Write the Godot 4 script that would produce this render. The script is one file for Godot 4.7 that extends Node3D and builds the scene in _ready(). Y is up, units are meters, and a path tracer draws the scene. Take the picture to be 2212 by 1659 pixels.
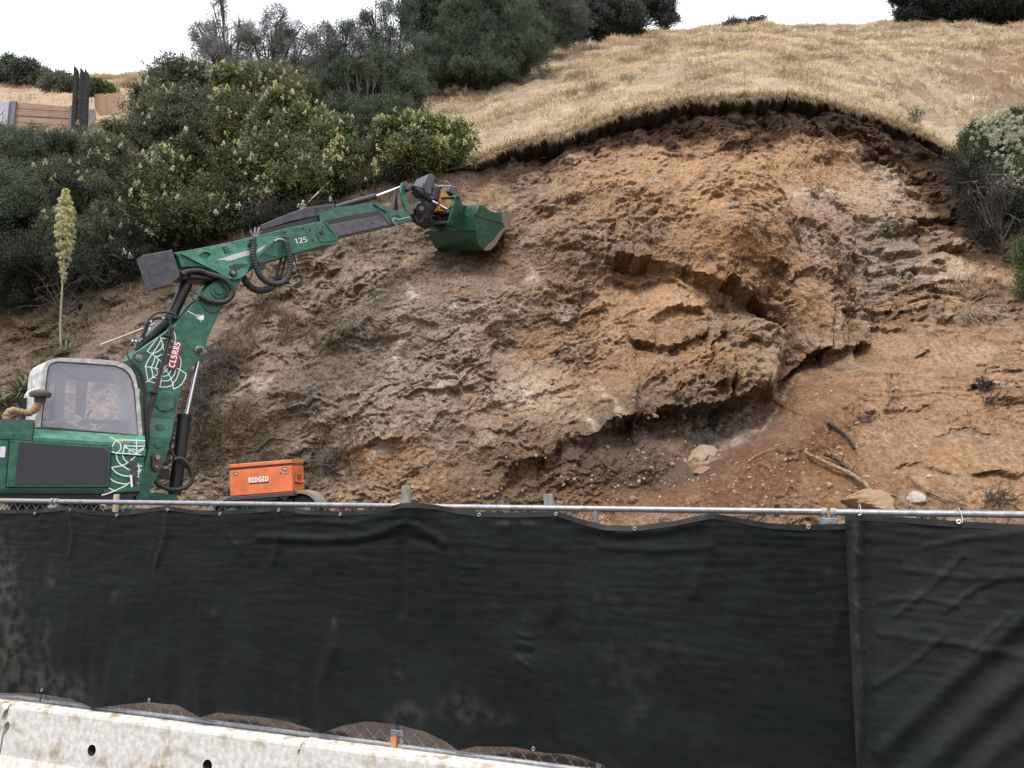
extends Node3D

# ---------------------------------------------------------------- view and mapping
const F := 1739.0            # focal length of the photograph at 2212 x 1659
const CX := 1106.0
const CY := 829.5
const EYE := Vector3(0.0, 2.8, 0.0)
const PITCH := 0.1152
var rng := RandomNumberGenerator.new()
var mats := {}

func ray(px: float, py: float) -> Vector3:      # direction with unit depth: (x over depth, height over depth, -1)
	var x := (px - CX) / F
	var y := (CY - py) / F
	var d := cos(PITCH) - y * sin(PITCH)
	return Vector3(x / d, (y * cos(PITCH) + sin(PITCH)) / d, -1.0)

func at(px: float, py: float, depth: float) -> Vector3:
	return EYE + ray(px, py) * depth

func pix(p: Vector3) -> Vector2:
	var q := p - EYE
	var c := cos(PITCH)
	var s := sin(PITCH)
	var zz := -q.z * c + q.y * s
	var yy := q.y * c + q.z * s
	return Vector2(CX + F * q.x / zz, CY - F * yy / zz)

func noise(sd: int, freq: float, oct := 3, kind := FastNoiseLite.TYPE_SIMPLEX_SMOOTH) -> FastNoiseLite:
	var n := FastNoiseLite.new()
	n.seed = sd
	n.frequency = freq
	n.noise_type = kind
	n.fractal_octaves = oct
	if oct <= 1:
		n.fractal_type = FastNoiseLite.FRACTAL_NONE
	return n

func lin(r: float, g: float, b: float) -> Color:     # linear base colour -> the sRGB value that albedo_color takes
	return Color(r, g, b).linear_to_srgb()

func mat(key: String, c: Color, rough := 0.8, metal := 0.0) -> StandardMaterial3D:
	if mats.has(key):
		return mats[key]
	var m := StandardMaterial3D.new()
	m.resource_name = key
	m.albedo_color = c
	m.roughness = rough
	m.metallic = metal
	mats[key] = m
	return m

func noise_tex(sd: int, freq: float, lo: float, hi: float, oct := 4, size := 512, kind := FastNoiseLite.TYPE_SIMPLEX) -> NoiseTexture2D:
	var t := NoiseTexture2D.new()
	t.width = size
	t.height = size
	t.seamless = true
	t.noise = noise(sd, freq, oct, kind)
	var g := Gradient.new()
	g.set_color(0, Color(lo, lo, lo))
	g.set_color(1, Color(hi, hi, hi))
	t.color_ramp = g
	return t

# ---------------------------------------------------------------- scene helpers
var used := {}
func numbered(called: String) -> String:
	if not used.has(called):
		used[called] = 0
		return called
	used[called] += 1
	return "%s_%03d" % [called, used[called]]

func tag(o: Node, label: String, category: String, group := "", kind := "") -> void:
	if label: o.set_meta("label", label)
	if category: o.set_meta("category", category)
	if group: o.set_meta("group", group)
	if kind: o.set_meta("kind", kind)

func thing(called: String, label: String, category: String, where: Vector3, group := "") -> Node3D:
	var o := Node3D.new()
	o.name = numbered(called)
	add_child(o)
	o.position = where
	tag(o, label, category, group)
	return o

func world_base(o: Node3D) -> Vector3:
	var p := Vector3.ZERO
	var n: Node = o
	while n is Node3D and n != self:
		p += (n as Node3D).position
		n = n.get_parent()
	return p

# meshes are given in world coordinates and stored relative to their parent (parents are only moved, never turned)
func put(called: String, mesh: Mesh, m: Material, parent: Node3D, where := Vector3.ZERO) -> MeshInstance3D:
	var o := MeshInstance3D.new()
	o.mesh = mesh
	o.material_override = m
	o.name = called
	if parent == self:
		o.name = numbered(called)
		add_child(o)
	else:
		var k := 0
		var nm := called
		while parent.has_node(nm):
			k += 1
			nm = "%s_%03d" % [called, k]
		o.name = nm
		parent.add_child(o)
	o.position = where
	return o

func build(st: SurfaceTool, called: String, m: Material, parent: Node3D, smooth := false) -> MeshInstance3D:
	st.generate_normals()
	return put(called, st.commit(), m, parent, -world_base(parent) if parent != self else Vector3.ZERO)

func mb() -> SurfaceTool:
	var st := SurfaceTool.new()
	st.begin(Mesh.PRIMITIVE_TRIANGLES)
	st.set_smooth_group(-1)
	return st

func tri(st: SurfaceTool, a: Vector3, b: Vector3, c: Vector3) -> void:
	st.add_vertex(a); st.add_vertex(b); st.add_vertex(c)

func quad(st: SurfaceTool, a: Vector3, b: Vector3, c: Vector3, d: Vector3) -> void:  # clockwise from outside
	tri(st, a, b, c); tri(st, a, c, d)

# box with its own axes; ch = chamfer
func box(st: SurfaceTool, c: Vector3, ax: Vector3, ay: Vector3, az: Vector3, ch := 0.0) -> void:
	# ax, ay, az are half extents
	var lx := ax.length(); var ly := ay.length(); var lz := az.length()
	var flip := ax.cross(ay).dot(az) < 0.0
	if flip:
		az = -az
	if ch <= 0.0:
		_facebox(st, c, ax, ay, az)
		return
	var x := ax / lx; var y := ay / ly; var z := az / lz
	var pts := {}
	for sx in [-1, 1]:
		for sy in [-1, 1]:
			for sz in [-1, 1]:
				var s := Vector3i(sx, sy, sz)
				pts[[s, 0]] = c + x * sx * lx + y * sy * (ly - ch) + z * sz * (lz - ch)
				pts[[s, 1]] = c + x * sx * (lx - ch) + y * sy * ly + z * sz * (lz - ch)
				pts[[s, 2]] = c + x * sx * (lx - ch) + y * sy * (ly - ch) + z * sz * lz
	var hull := []
	for s in [-1, 1]:
		_oq(st, c, [pts[[Vector3i(s, -1, -1), 0]], pts[[Vector3i(s, 1, -1), 0]], pts[[Vector3i(s, 1, 1), 0]], pts[[Vector3i(s, -1, 1), 0]]])
		_oq(st, c, [pts[[Vector3i(-1, s, -1), 1]], pts[[Vector3i(1, s, -1), 1]], pts[[Vector3i(1, s, 1), 1]], pts[[Vector3i(-1, s, 1), 1]]])
		_oq(st, c, [pts[[Vector3i(-1, -1, s), 2]], pts[[Vector3i(1, -1, s), 2]], pts[[Vector3i(1, 1, s), 2]], pts[[Vector3i(-1, 1, s), 2]]])
		for t in [-1, 1]:
			_oq(st, c, [pts[[Vector3i(s, t, -1), 0]], pts[[Vector3i(s, t, 1), 0]], pts[[Vector3i(s, t, 1), 1]], pts[[Vector3i(s, t, -1), 1]]])
			_oq(st, c, [pts[[Vector3i(s, -1, t), 0]], pts[[Vector3i(s, 1, t), 0]], pts[[Vector3i(s, 1, t), 2]], pts[[Vector3i(s, -1, t), 2]]])
			_oq(st, c, [pts[[Vector3i(-1, s, t), 1]], pts[[Vector3i(1, s, t), 1]], pts[[Vector3i(1, s, t), 2]], pts[[Vector3i(-1, s, t), 2]]])
			for u in [-1, 1]:
				var k := Vector3i(s, t, u)
				_oq(st, c, [pts[[k, 0]], pts[[k, 1]], pts[[k, 2]]])

func _oq(st: SurfaceTool, c: Vector3, q: Array) -> void:    # a face turned outwards from c
	var n: Vector3 = (q[1] - q[0]).cross(q[2] - q[0])
	var out: bool = n.dot((q[0] + q[1] + q[2]) / 3.0 - c) > 0.0
	if out:      # Godot: clockwise seen from outside
		q = q.duplicate()
		q.reverse()
	for i in range(1, q.size() - 1):
		tri(st, q[0], q[i], q[i + 1])

func _facebox(st: SurfaceTool, c: Vector3, ax: Vector3, ay: Vector3, az: Vector3) -> void:
	for s in [-1.0, 1.0]:
		_oq(st, c, [c + ax * s - ay - az, c + ax * s + ay - az, c + ax * s + ay + az, c + ax * s - ay + az])
		_oq(st, c, [c + ay * s - ax - az, c + ay * s + ax - az, c + ay * s + ax + az, c + ay * s - ax + az])
		_oq(st, c, [c + az * s - ax - ay, c + az * s + ax - ay, c + az * s + ax + ay, c + az * s - ax + ay])

# tube through points; radius may be an array
func tube(st: SurfaceTool, pts: Array, r, sides := 8, caps := true, up0 := Vector3.ZERO) -> void:
	var n := pts.size()
	var rings := []
	var ref := up0
	for i in n:
		var d: Vector3 = (pts[mini(i + 1, n - 1)] - pts[maxi(i - 1, 0)]).normalized()
		if ref == Vector3.ZERO:
			ref = Vector3.UP if absf(d.y) < 0.9 else Vector3.RIGHT
		var s := d.cross(ref)
		if s.length() < 1e-4:
			s = d.cross(Vector3(0.31, 0.2, 0.9))
		s = s.normalized()
		ref = s.cross(d).normalized()
		var ri: float = r[i] if r is Array else r
		var ring := []
		for k in sides:
			var t := TAU * k / sides
			ring.append(pts[i] + (s * cos(t) + ref * sin(t)) * ri)
		rings.append(ring)
	st.set_smooth_group(1)
	for i in n - 1:
		for k in sides:
			var k2 := (k + 1) % sides
			quad(st, rings[i][k], rings[i + 1][k], rings[i + 1][k2], rings[i][k2])
	st.set_smooth_group(-1)
	if caps:
		for k in range(1, sides - 1):
			tri(st, rings[0][0], rings[0][k], rings[0][k + 1])
			tri(st, rings[n - 1][0], rings[n - 1][k + 1], rings[n - 1][k])

func curve(pts: Array, per := 6) -> Array:      # Catmull-Rom through points
	var out := []
	for i in pts.size() - 1:
		var p0: Vector3 = pts[maxi(i - 1, 0)]
		var p3: Vector3 = pts[mini(i + 2, pts.size() - 1)]
		for k in per:
			var t := float(k) / per
			out.append((pts[i] as Vector3).cubic_interpolate(pts[i + 1], p0, p3, t))
	out.append(pts[-1])
	return out

func polyline_y(pts: Array, x: float) -> float:   # pts are Vector2 with x rising
	if x <= pts[0].x:
		return pts[0].y
	for i in pts.size() - 1:
		if x <= pts[i + 1].x:
			return lerpf(pts[i].y, pts[i + 1].y, (x - pts[i].x) / maxf(pts[i + 1].x - pts[i].x, 1e-6))
	return pts[-1].y

func v2s(nums: Array) -> Array:
	var out := []
	for i in range(0, nums.size(), 2):
		out.append(Vector2(nums[i], nums[i + 1]))
	return out

# ---------------------------------------------------------------- the hill
# The hill is a fan of columns (a = sideways over depth as seen from the pavement); each column is a profile from the toe up to the ridge.
const A0 := -0.80
const A1 := 0.80
const NA := 1040
const NR := 500
const NG := 150
const E0 := -0.15
var edge_lut := PackedFloat32Array()
var ridge_lut := PackedFloat32Array()
var ridged_lut := PackedFloat32Array()
var row_d := []                       # per column, depths at the table rows
var T_E := [-0.15, -0.03, 0.10, 0.20, 0.31, 0.40, 0.48, 0.62]
var T_A := [-0.85, -0.636, -0.46, -0.29, -0.12, 0.054, 0.227, 0.40, 0.57, 0.85]
var T_D := [
	[14.6, 14.6, 14.2, 13.6, 13.0, 12.5, 11.8, 11.0, 10.3, 9.8],
	[15.6, 15.6, 15.0, 14.3, 13.7, 13.3, 12.6, 11.9, 11.2, 10.6],
	[17.0, 17.0, 16.2, 15.3, 14.7, 14.4, 14.2, 14.0, 13.0, 12.4],
	[19.0, 18.8, 17.9, 16.5, 15.8, 15.7, 15.8, 15.9, 14.8, 14.1],
	[22.8, 22.2, 20.4, 18.5, 17.1, 16.8, 16.9, 17.4, 17.1, 16.6],
	[27.6, 27.0, 25.0, 22.2, 19.3, 18.3, 18.1, 18.6, 19.4, 19.4],
	[33.0, 32.5, 30.5, 27.5, 22.8, 20.4, 19.2, 19.9, 21.9, 22.2],
	[44.0, 43.0, 40.0, 36.0, 30.0, 26.0, 22.0, 23.0, 26.0, 27.0]]
var fpos := PackedVector3Array()
var fnor := PackedVector3Array()
var fcol := PackedColorArray()
var gpos := PackedVector3Array()
var disp := PackedFloat32Array()
var sag := PackedFloat32Array()            # how far an overhanging lip hangs down
var smoothing := PackedFloat32Array()      # 0 rocky .. 1 loose smooth soil
const OUT := Vector3(0.0, 0.13, 0.9915)

func cubic(v: Array, xs: Array, x: float) -> float:
	var n := xs.size()
	var i := 0
	while i < n - 2 and x > xs[i + 1]:
		i += 1
	var t := clampf((x - xs[i]) / (xs[i + 1] - xs[i]), -0.3, 1.3)
	var h: float = xs[i + 1] - xs[i]
	var m0: float = (v[i + 1] - v[i]) / h if i == 0 else (v[i + 1] - v[i - 1]) / (xs[i + 1] - xs[i - 1])
	var m1: float = (v[i + 1] - v[i]) / h if i == n - 2 else (v[i + 2] - v[i]) / (xs[i + 2] - xs[i])
	var t2 := t * t
	var t3 := t2 * t
	return (2 * t3 - 3 * t2 + 1) * v[i] + (t3 - 2 * t2 + t) * h * m0 + (3 * t2 - 2 * t3) * v[i + 1] + (t3 - t2) * h * m1

func col_of(a: float) -> float:
	return (a - A0) / (A1 - A0) * (NA - 1)

func lut(pts: Array) -> PackedFloat32Array:      # pixel polyline -> e per column
	var q := []
	for p in pts:
		var r := ray(p.x, p.y)
		q.append(Vector2(r.x, r.y))
	var out := PackedFloat32Array()
	out.resize(NA)
	for i in NA:
		out[i] = polyline_y(q, lerpf(A0, A1, float(i) / (NA - 1)))
	return out

func prepare_hill() -> void:
	edge_lut = lut(v2s([-300, 250, 0, 290, 200, 320, 300, 360, 450, 395, 600, 405, 800, 390, 950, 370, 1035, 352, 1070, 333, 1100, 320, 1200, 302, 1250, 285, 1300, 264, 1350, 250, 1400, 240, 1450, 229, 1500, 222, 1600, 215, 1700, 213, 1750, 220, 1800, 231, 1850, 246, 1900, 262, 1950, 281, 2000, 301, 2050, 330, 2120, 350, 2500, 380]))
	ridge_lut = lut(v2s([-300, 150, 0, 168, 100, 172, 200, 170, 290, 165, 400, 150, 600, 140, 800, 128, 1000, 105, 1200, 88, 1350, 76, 1460, 69, 1560, 60, 1640, 56, 1700, 60, 1750, 62, 1850, 60, 1900, 53, 1960, 47, 2030, 46, 2120, 48, 2212, 50, 2500, 46]))
	ridged_lut.resize(NA)
	for i in NA:
		var a := lerpf(A0, A1, float(i) / (NA - 1))
		ridged_lut[i] = polyline_y(v2s([-0.8, 46, -0.46, 46, -0.12, 48, 0.2, 47, 0.4, 44, 0.8, 42]), a)
		var rows := []
		for r in T_E.size():
			rows.append(cubic(T_D[r], T_A, a))
		row_d.append(rows)

func base_depth(i: int, e: float) -> float:
	return cubic(row_d[i], T_E, e)

# a ledge that juts out above a line and falls back below it; pts are photo pixels with x rising
func ledge(pts: Array, amp: float, up: float, rec: float, down: float, jag := 5.0, taper := 40.0, soft := -1.0) -> void:
	var q := []
	for p in pts:
		var r := ray(p.x, p.y)
		q.append(Vector2(r.x, r.y))
	var nj := noise(int(pts[0].x * 7 + pts[0].y), 16.0, 4)
	var n3 := noise(int(pts[0].x * 3 + pts[0].y * 5), 70.0, 3)
	var nb := noise(int(pts[0].x * 11 + pts[0].y), 34.0, 1, FastNoiseLite.TYPE_CELLULAR)
	nb.cellular_return_type = FastNoiseLite.RETURN_CELL_VALUE
	var hang_k := 1.0
	var i0 := maxi(0, int(col_of(q[0].x)))
	var i1 := mini(NA - 1, int(col_of(q[-1].x)))
	for i in range(i0, i1 + 1):
		var a := lerpf(A0, A1, float(i) / (NA - 1))
		var px := a * F
		var tp := clampf(minf(a - q[0].x, q[-1].x - a) * F / taper, 0.0, 1.0)
		tp = tp * tp * (3.0 - 2.0 * tp)
		var el := polyline_y(q, a) + (nj.get_noise_1d(a) * jag * 1.6 + nb.get_noise_2d(a, 3.0) * jag * 0.8) / F
		var am := tp * (0.80 + 0.5 * nj.get_noise_2d(a * 0.7, 33.0) + 0.28 * clampf((jag - 3.0) / 5.0, 0.0, 1.0) * nb.get_noise_2d(a * 0.8, 50.0))
		var ee: float = edge_lut[i]
		var j0 := maxi(0, int((el - down * 3.2 / F - E0) / (ee - E0) * (NR - 1)))
		var j1 := mini(NR - 1, int((el + up * 3.2 / F - E0) / (ee - E0) * (NR - 1)))
		for j in range(j0, j1 + 1):
			var ev := lerpf(E0, ee, float(j) / (NR - 1))
			var v := (ev - el) * F + jag * 0.55 * n3.get_noise_2d(a, ev * 1.4)
			if amp > 0.0:
				var hang := minf(am * amp * 0.42, 0.34) * hang_k
				v -= hang * 0.75 * F / 15.5
				var hk := exp(-v / (up * 0.30)) if v >= 0.0 else exp(v / 7.0)
				sag[j * NA + i] -= hang * hk
			if v >= 0.0:
				disp[j * NA + i] += am * amp * exp(-v / up)
			else:
				var k := smoothstep(0.0, soft if soft > 0.0 else 8.0 + jag * 0.7, -v)
				disp[j * NA + i] += am * lerpf(amp, -rec * exp(v / down), k)

func blob(px: float, py: float, rx: float, ry: float, amp: float, hard := 1.0) -> void:
	var r := ray(px, py)
	var i0 := maxi(0, int(col_of(r.x - 2.7 * rx / F)))
	var i1 := mini(NA - 1, int(col_of(r.x + 2.7 * rx / F)))
	for i in range(i0, i1 + 1):
		var ee: float = edge_lut[i]
		var a := lerpf(A0, A1, float(i) / (NA - 1))
		var dx := (a - r.x) * F / rx
		var j0 := maxi(0, int((r.y - 2.7 * ry / F - E0) / (ee - E0) * (NR - 1)))
		var j1 := mini(NR - 1, int((r.y + 2.7 * ry / F - E0) / (ee - E0) * (NR - 1)))
		for j in range(j0, j1 + 1):
			var dy := (lerpf(E0, ee, float(j) / (NR - 1)) - r.y) * F / ry
			var g := exp(-pow(dx * dx + dy * dy, hard))
			disp[j * NA + i] += amp * g

func stroke(pts: Array, rad: float, amp: float, sm := 0.0) -> void:
	for k in pts.size() - 1:
		var p0: Vector2 = pts[k]
		var p1: Vector2 = pts[k + 1]
		var lo := p0.min(p1) - Vector2.ONE * rad * 2.2
		var hi := p0.max(p1) + Vector2.ONE * rad * 2.2
		var rl := ray(lo.x, hi.y)
		var rh := ray(hi.x, lo.y)
		for i in range(maxi(0, int(col_of(rl.x))), mini(NA - 1, int(col_of(rh.x))) + 1):
			var ee: float = edge_lut[i]
			var a := lerpf(A0, A1, float(i) / (NA - 1))
			for j in range(maxi(0, int((rl.y - E0) / (ee - E0) * (NR - 1))), mini(NR - 1, int((rh.y - E0) / (ee - E0) * (NR - 1))) + 1):
				var e := lerpf(E0, ee, float(j) / (NR - 1))
				var q := Vector2(CX + a * F, p0.y + (ray(p0.x, p0.y).y - e) * F)
				var c := Geometry2D.get_closest_point_to_segment(q, p0, p1)
				var g := exp(-q.distance_squared_to(c) / (rad * rad))
				# joints would count twice: fade each segment's end a little
				disp[j * NA + i] += amp * g * (0.62 if (c == p0 and k > 0) or (c == p1 and k < pts.size() - 2) else 1.0)

func smooth_zone(px: float, py: float, rx: float, ry: float, w: float) -> void:
	var r := ray(px, py)
	for i in range(maxi(0, int(col_of(r.x - 2.0 * rx / F))), mini(NA - 1, int(col_of(r.x + 2.0 * rx / F))) + 1):
		var ee: float = edge_lut[i]
		var a := lerpf(A0, A1, float(i) / (NA - 1))
		var dx := (a - r.x) * F / rx
		for j in range(maxi(0, int((r.y - 2.0 * ry / F - E0) / (ee - E0) * (NR - 1))), mini(NR - 1, int((r.y + 2.0 * ry / F - E0) / (ee - E0) * (NR - 1))) + 1):
			var dy := (lerpf(E0, ee, float(j) / (NR - 1)) - r.y) * F / ry
			var k := j * NA + i
			smoothing[k] = clampf(smoothing[k] + w * exp(-(dx * dx + dy * dy) ** 2), 0.0, 1.0)

func tint_zone(px: float, py: float, rx: float, ry: float, c: Color, w: float, nz: FastNoiseLite, rag := 0.6, turn := 0.0) -> void:
	var r := ray(px, py)
	var rm := maxf(rx, ry)
	var ct := cos(turn)
	var sn := sin(turn)
	for i in range(maxi(0, int(col_of(r.x - 1.9 * rm / F))), mini(NA - 1, int(col_of(r.x + 1.9 * rm / F))) + 1):
		var ee: float = edge_lut[i]
		var a := lerpf(A0, A1, float(i) / (NA - 1))
		var ax := (a - r.x) * F
		for j in range(maxi(0, int((r.y - 1.9 * rm / F - E0) / (ee - E0) * (NR - 1))), mini(NR - 1, int((r.y + 1.9 * rm / F - E0) / (ee - E0) * (NR - 1))) + 1):
			var ay := (lerpf(E0, ee, float(j) / (NR - 1)) - r.y) * F
			var dx := (ax * ct + ay * sn) / rx
			var dy := (ay * ct - ax * sn) / ry
			var q := dx * dx + dy * dy
			if q > 3.4:
				continue
			var k := j * NA + i
			var p := fpos[k]
			var g := exp(-q * q) * w
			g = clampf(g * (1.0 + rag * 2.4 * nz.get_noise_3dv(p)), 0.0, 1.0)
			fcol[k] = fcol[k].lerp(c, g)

func build_face() -> void:
	prepare_hill()
	var n := NA * NR
	disp.resize(n)
	sag.resize(n)
	smoothing.resize(n)
	fpos.resize(n)
	fcol.resize(n)
	# smooth loose soil: the talus and the right-hand side, the scraped top, the earth on the left
	for z in [[1640, 1040, 330, 100, 1.0], [1800, 850, 140, 90, 1.0], [1480, 1060, 160, 60, 1.0], [2050, 1000, 230, 150, 0.75], [1760, 900, 120, 130, 0.9], [1950, 780, 160, 60, 0.9], [1560, 340, 260, 80, 0.6], [1800, 420, 130, 90, 0.55], [1420, 640, 130, 45, 0.8], [1050, 620, 160, 120, 0.35], [1380, 400, 110, 60, 0.4], [2100, 850, 200, 200, 0.5], [300, 850, 260, 300, 0.35], [1000, 1040, 150, 60, 0.5]]:
		smooth_zone(z[0], z[1], z[2], z[3], z[4])
	# large forms of the cut
	blob(1700, 430, 200, 160, 0.35)
	blob(1300, 480, 200, 130, 0.25)
	blob(1120, 400, 120, 60, -0.35)
	blob(1480, 300, 70, 45, -0.55)                                    # hollow under the turf
	blob(1560, 500, 130, 90, 0.45)
	ledge(v2s([1285, 590, 1300, 578, 1340, 570, 1385, 566, 1440, 580, 1500, 603, 1545, 622, 1600, 632, 1650, 655, 1690, 700]), 0.40, 90, 0.70, 40, 9, 40, 24)
	ledge(v2s([1300, 600, 1350, 606, 1400, 596, 1450, 610, 1520, 640, 1580, 655]), 0.12, 16, 0.25, 16, 8)
	ledge(v2s([1170, 600, 1200, 622, 1240, 628, 1290, 640]), 0.22, 25, 0.2, 14, 12)
	ledge(v2s([1180, 640, 1230, 650, 1280, 652]), 0.14, 18, 0.12, 12, 10)
	ledge(v2s([1060, 1070, 1090, 1020, 1150, 985, 1230, 947, 1330, 908, 1400, 888]), 0.26, 90, 0.40, 90, 10, 50, 40)
	ledge(v2s([1300, 925, 1360, 898, 1420, 882, 1500, 868, 1560, 862, 1640, 850, 1690, 835]), 0.34, 90, 0.75, 60, 10, 60, 22)
	blob(1480, 920, 130, 55, -0.5)
	ledge(v2s([1340, 700, 1370, 740, 1410, 758, 1460, 752, 1520, 742, 1560, 720]), 0.24, 40, 0.45, 24, 10)
	ledge(v2s([1380, 690, 1440, 672, 1500, 668, 1545, 690]), 0.2, 30, 0.15, 20, 8)
	blob(1625, 775, 82, 88, 0.75, 2.0)                                # the round boulder in the bank
	ledge(v2s([1690, 806, 1715, 795, 1750, 768, 1800, 756, 1850, 745, 1895, 742]), 0.38, 80, 0.7, 36, 9, 40, 20)
	stroke(v2s([1660, 650, 1700, 700, 1720, 760, 1700, 820]), 22, -0.55)
	blob(1760, 640, 85, 90, 0.5, 1.4)
	ledge(v2s([1610, 560, 1660, 590, 1720, 600, 1790, 620, 1830, 660]), 0.2, 40, 0.18, 25, 14)
	for l in [[1855, 518, 1925, 508, 2000, 500, 0.22], [1940, 492, 1985, 478, 2060, 476, 0.3], [1870, 548, 1930, 556, 1990, 545, 0.16], [1880, 622, 1925, 618, 1965, 634, 0.2], [1895, 662, 1935, 676, 1985, 690, 0.18], [1855, 700, 1905, 712, 1960, 716, 0.2], [1985, 540, 2030, 530, 2075, 545, 0.2], [1870, 640, 1890, 650, 1930, 655, 0.12], [1600, 420, 1660, 430, 1700, 428, 0.1], [1690, 500, 1730, 508, 1790, 505, 0.12], [1250, 380, 1320, 392, 1380, 380, 0.12], [1150, 430, 1200, 436, 1260, 440, 0.14], [1430, 470, 1480, 488, 1540, 480, 0.12], [1740, 350, 1800, 352, 1850, 345, 0.12], [2000, 610, 2040, 606, 2090, 612, 0.12],
			[690, 880, 740, 862, 790, 850, 0.16], [700, 760, 760, 740, 800, 742, 0.14], [850, 700, 900, 690, 960, 702, 0.13], [930, 780, 990, 790, 1040, 778, 0.15], [860, 560, 900, 566, 940, 556, 0.12], [870, 830, 930, 812, 1000, 806, 0.14], [1040, 720, 1090, 700, 1160, 705, 0.13], [1130, 860, 1190, 840, 1260, 832, 0.16], [760, 980, 820, 950, 880, 940, 0.16], [1180, 770, 1230, 750, 1290, 762, 0.15], [660, 930, 690, 920, 730, 930, 0.2], [560, 700, 620, 690, 680, 700, 0.1], [520, 880, 580, 860, 640, 862, 0.1], [1965, 770, 1990, 764, 2015, 772, 0.18], [2080, 832, 2110, 826, 2140, 838, 0.25], [2140, 858, 2170, 864, 2195, 872, 0.2], [1900, 1010, 1960, 1000, 2040, 1016, 0.1], [2060, 1030, 2120, 1020, 2200, 1025, 0.14], [1770, 925, 1790, 935, 1815, 950, 0.14], [1870, 900, 1950, 880, 2020, 880, 0.08], [2000, 940, 2080, 930, 2160, 950, 0.1]]:
		ledge(v2s([l[0], l[1], l[2], l[3], l[4], l[5]]), l[6] * (1.15 if l[0] > 1590 else 0.75), 26, l[6] * (1.0 if l[0] > 1590 else 0.6), 15, 7, 25)
	# talus: a fan of loose soil that spills down to the left in front of the gully
	ledge(v2s([1220, 1170, 1380, 1085, 1470, 1024, 1560, 970, 1640, 926, 1700, 893, 1780, 836, 1860, 778, 1950, 728]), -0.22, 60, -0.62, 420, 2, 80, 70)
	stroke(v2s([1640, 985, 1740, 915, 1850, 815]), 60, 0.16)
	stroke(v2s([1740, 800, 1690, 858, 1600, 915, 1500, 985, 1400, 1050]), 26, -0.16)
	blob(1000, 545, 100, 60, -0.55)
	blob(2130, 960, 180, 110, 0.35)
	blob(560, 780, 130, 170, 0.35)
	blob(880, 640, 130, 90, 0.3)
	for s in [[1690, 260, 1600, 380], [1590, 340, 1490, 440], [1480, 420, 1370, 520], [1590, 420, 1510, 480], [1130, 420, 1050, 480], [1160, 430, 1080, 490]]:        # scrape marks left by the bucket, running down to the left
		stroke(v2s(s), 9, -0.10)
	var big := noise(11, 0.28, 3)
	var mid := noise(12, 0.75, 3)
	mid.fractal_type = FastNoiseLite.FRACTAL_RIDGED
	var cells := []
	for cs in [[131, 1.15], [132, 2.9], [133, 8.0]]:
		for kind in [FastNoiseLite.RETURN_CELL_VALUE, FastNoiseLite.RETURN_DISTANCE]:
			var cn := noise(cs[0], cs[1], 1, FastNoiseLite.TYPE_CELLULAR)
			cn.cellular_distance_function = FastNoiseLite.DISTANCE_MANHATTAN
			cn.cellular_return_type = kind
			cells.append(cn)
	var cv1: FastNoiseLite = cells[0]
	var cd1: FastNoiseLite = cells[1]
	var cv2: FastNoiseLite = cells[2]
	var cd2: FastNoiseLite = cells[3]
	var cv3: FastNoiseLite = cells[4]
	var cd3: FastNoiseLite = cells[5]
	var crk := noise(134, 1.0, 1, FastNoiseLite.TYPE_CELLULAR)
	crk.cellular_return_type = FastNoiseLite.RETURN_DISTANCE2_SUB
	var warp := noise(14, 1.1, 2)
	var fine := noise(15, 4.5, 4)
	var tiny := noise(16, 16.0, 2)
	var ter := noise(17, 0.9, 3)
	var reg := noise(18, 0.22, 2)
	for j in NR:
		for i in NA:
			var k := j * NA + i
			var a := lerpf(A0, A1, float(i) / (NA - 1))
			var ee: float = edge_lut[i]
			var t := float(j) / (NR - 1)
			var e := lerpf(E0, ee, t)
			var d := base_depth(i, e)
			var p := EYE + Vector3(a * d, e * d, -d)
			var s: float = smoothing[k]
			var hh := p.y * 1.25
			var th := lerpf(0.60, 0.06, smoothstep(0.28, 0.46, a) * smoothstep(0.05, 0.16, e))       # the beds dip down to the left, lie flat at the right
			var q := p.x * cos(th) + hh * sin(th)
			var r := -p.x * sin(th) + hh * cos(th)
			var w := warp.get_noise_2d(p.x, hh)
			var w2 := warp.get_noise_2d(p.x + 60.0, hh + 9.0)
			var msk := clampf(0.50 + 1.9 * reg.get_noise_2d(q * 1.6 + 40.0, r * 2.6), 0.0, 1.0)
			var rk := (1.0 - s) * (0.22 + 0.78 * msk) * lerpf(0.62, 1.0, smoothstep(0.18, 0.34, a))
			rk = maxf(rk, 0.85 * exp(-maxf(0.0, (ee - e) * d) / 1.1) * smoothstep(-0.1, 0.05, a))
			var dz: float = disp[k] * 1.6
			var o: float = disp[k] + 0.34 * big.get_noise_2d(p.x, hh)
			o += (0.05 + 0.10 * rk) * (mid.get_noise_3d(q * 0.7 + w * 0.5, r * 1.5 + w, dz) - 0.2)
			# broken rock: tilted facets of three sizes, bounded by joints
			var q1 := q * 0.75 + w * 0.45
			var r1 := r * 1.45 + w2 * 0.45
			o += rk * 0.17 * (0.8 * cv1.get_noise_3d(q1, r1, dz) - 0.55 * cd1.get_noise_3d(q1, r1, dz))
			var q2 := q + w2 * 0.25
			var r2 := r * 1.6 + w * 0.25
			o += rk * 0.085 * (0.8 * cv2.get_noise_3d(q2, r2, dz) - 0.6 * cd2.get_noise_3d(q2, r2, dz))
			o += (0.18 + 0.82 * rk) * 0.028 * (0.9 * cv3.get_noise_3d(q2, r2, dz * 2.0) - 0.5 * cd3.get_noise_3d(q2, r2, dz * 2.0))
			# beds: each juts out and drops away below
			var bed := fposmod(r * 1.15 + 1.6 * ter.get_noise_2d(q * 0.5, r) + w * 0.5, 1.0)
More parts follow.
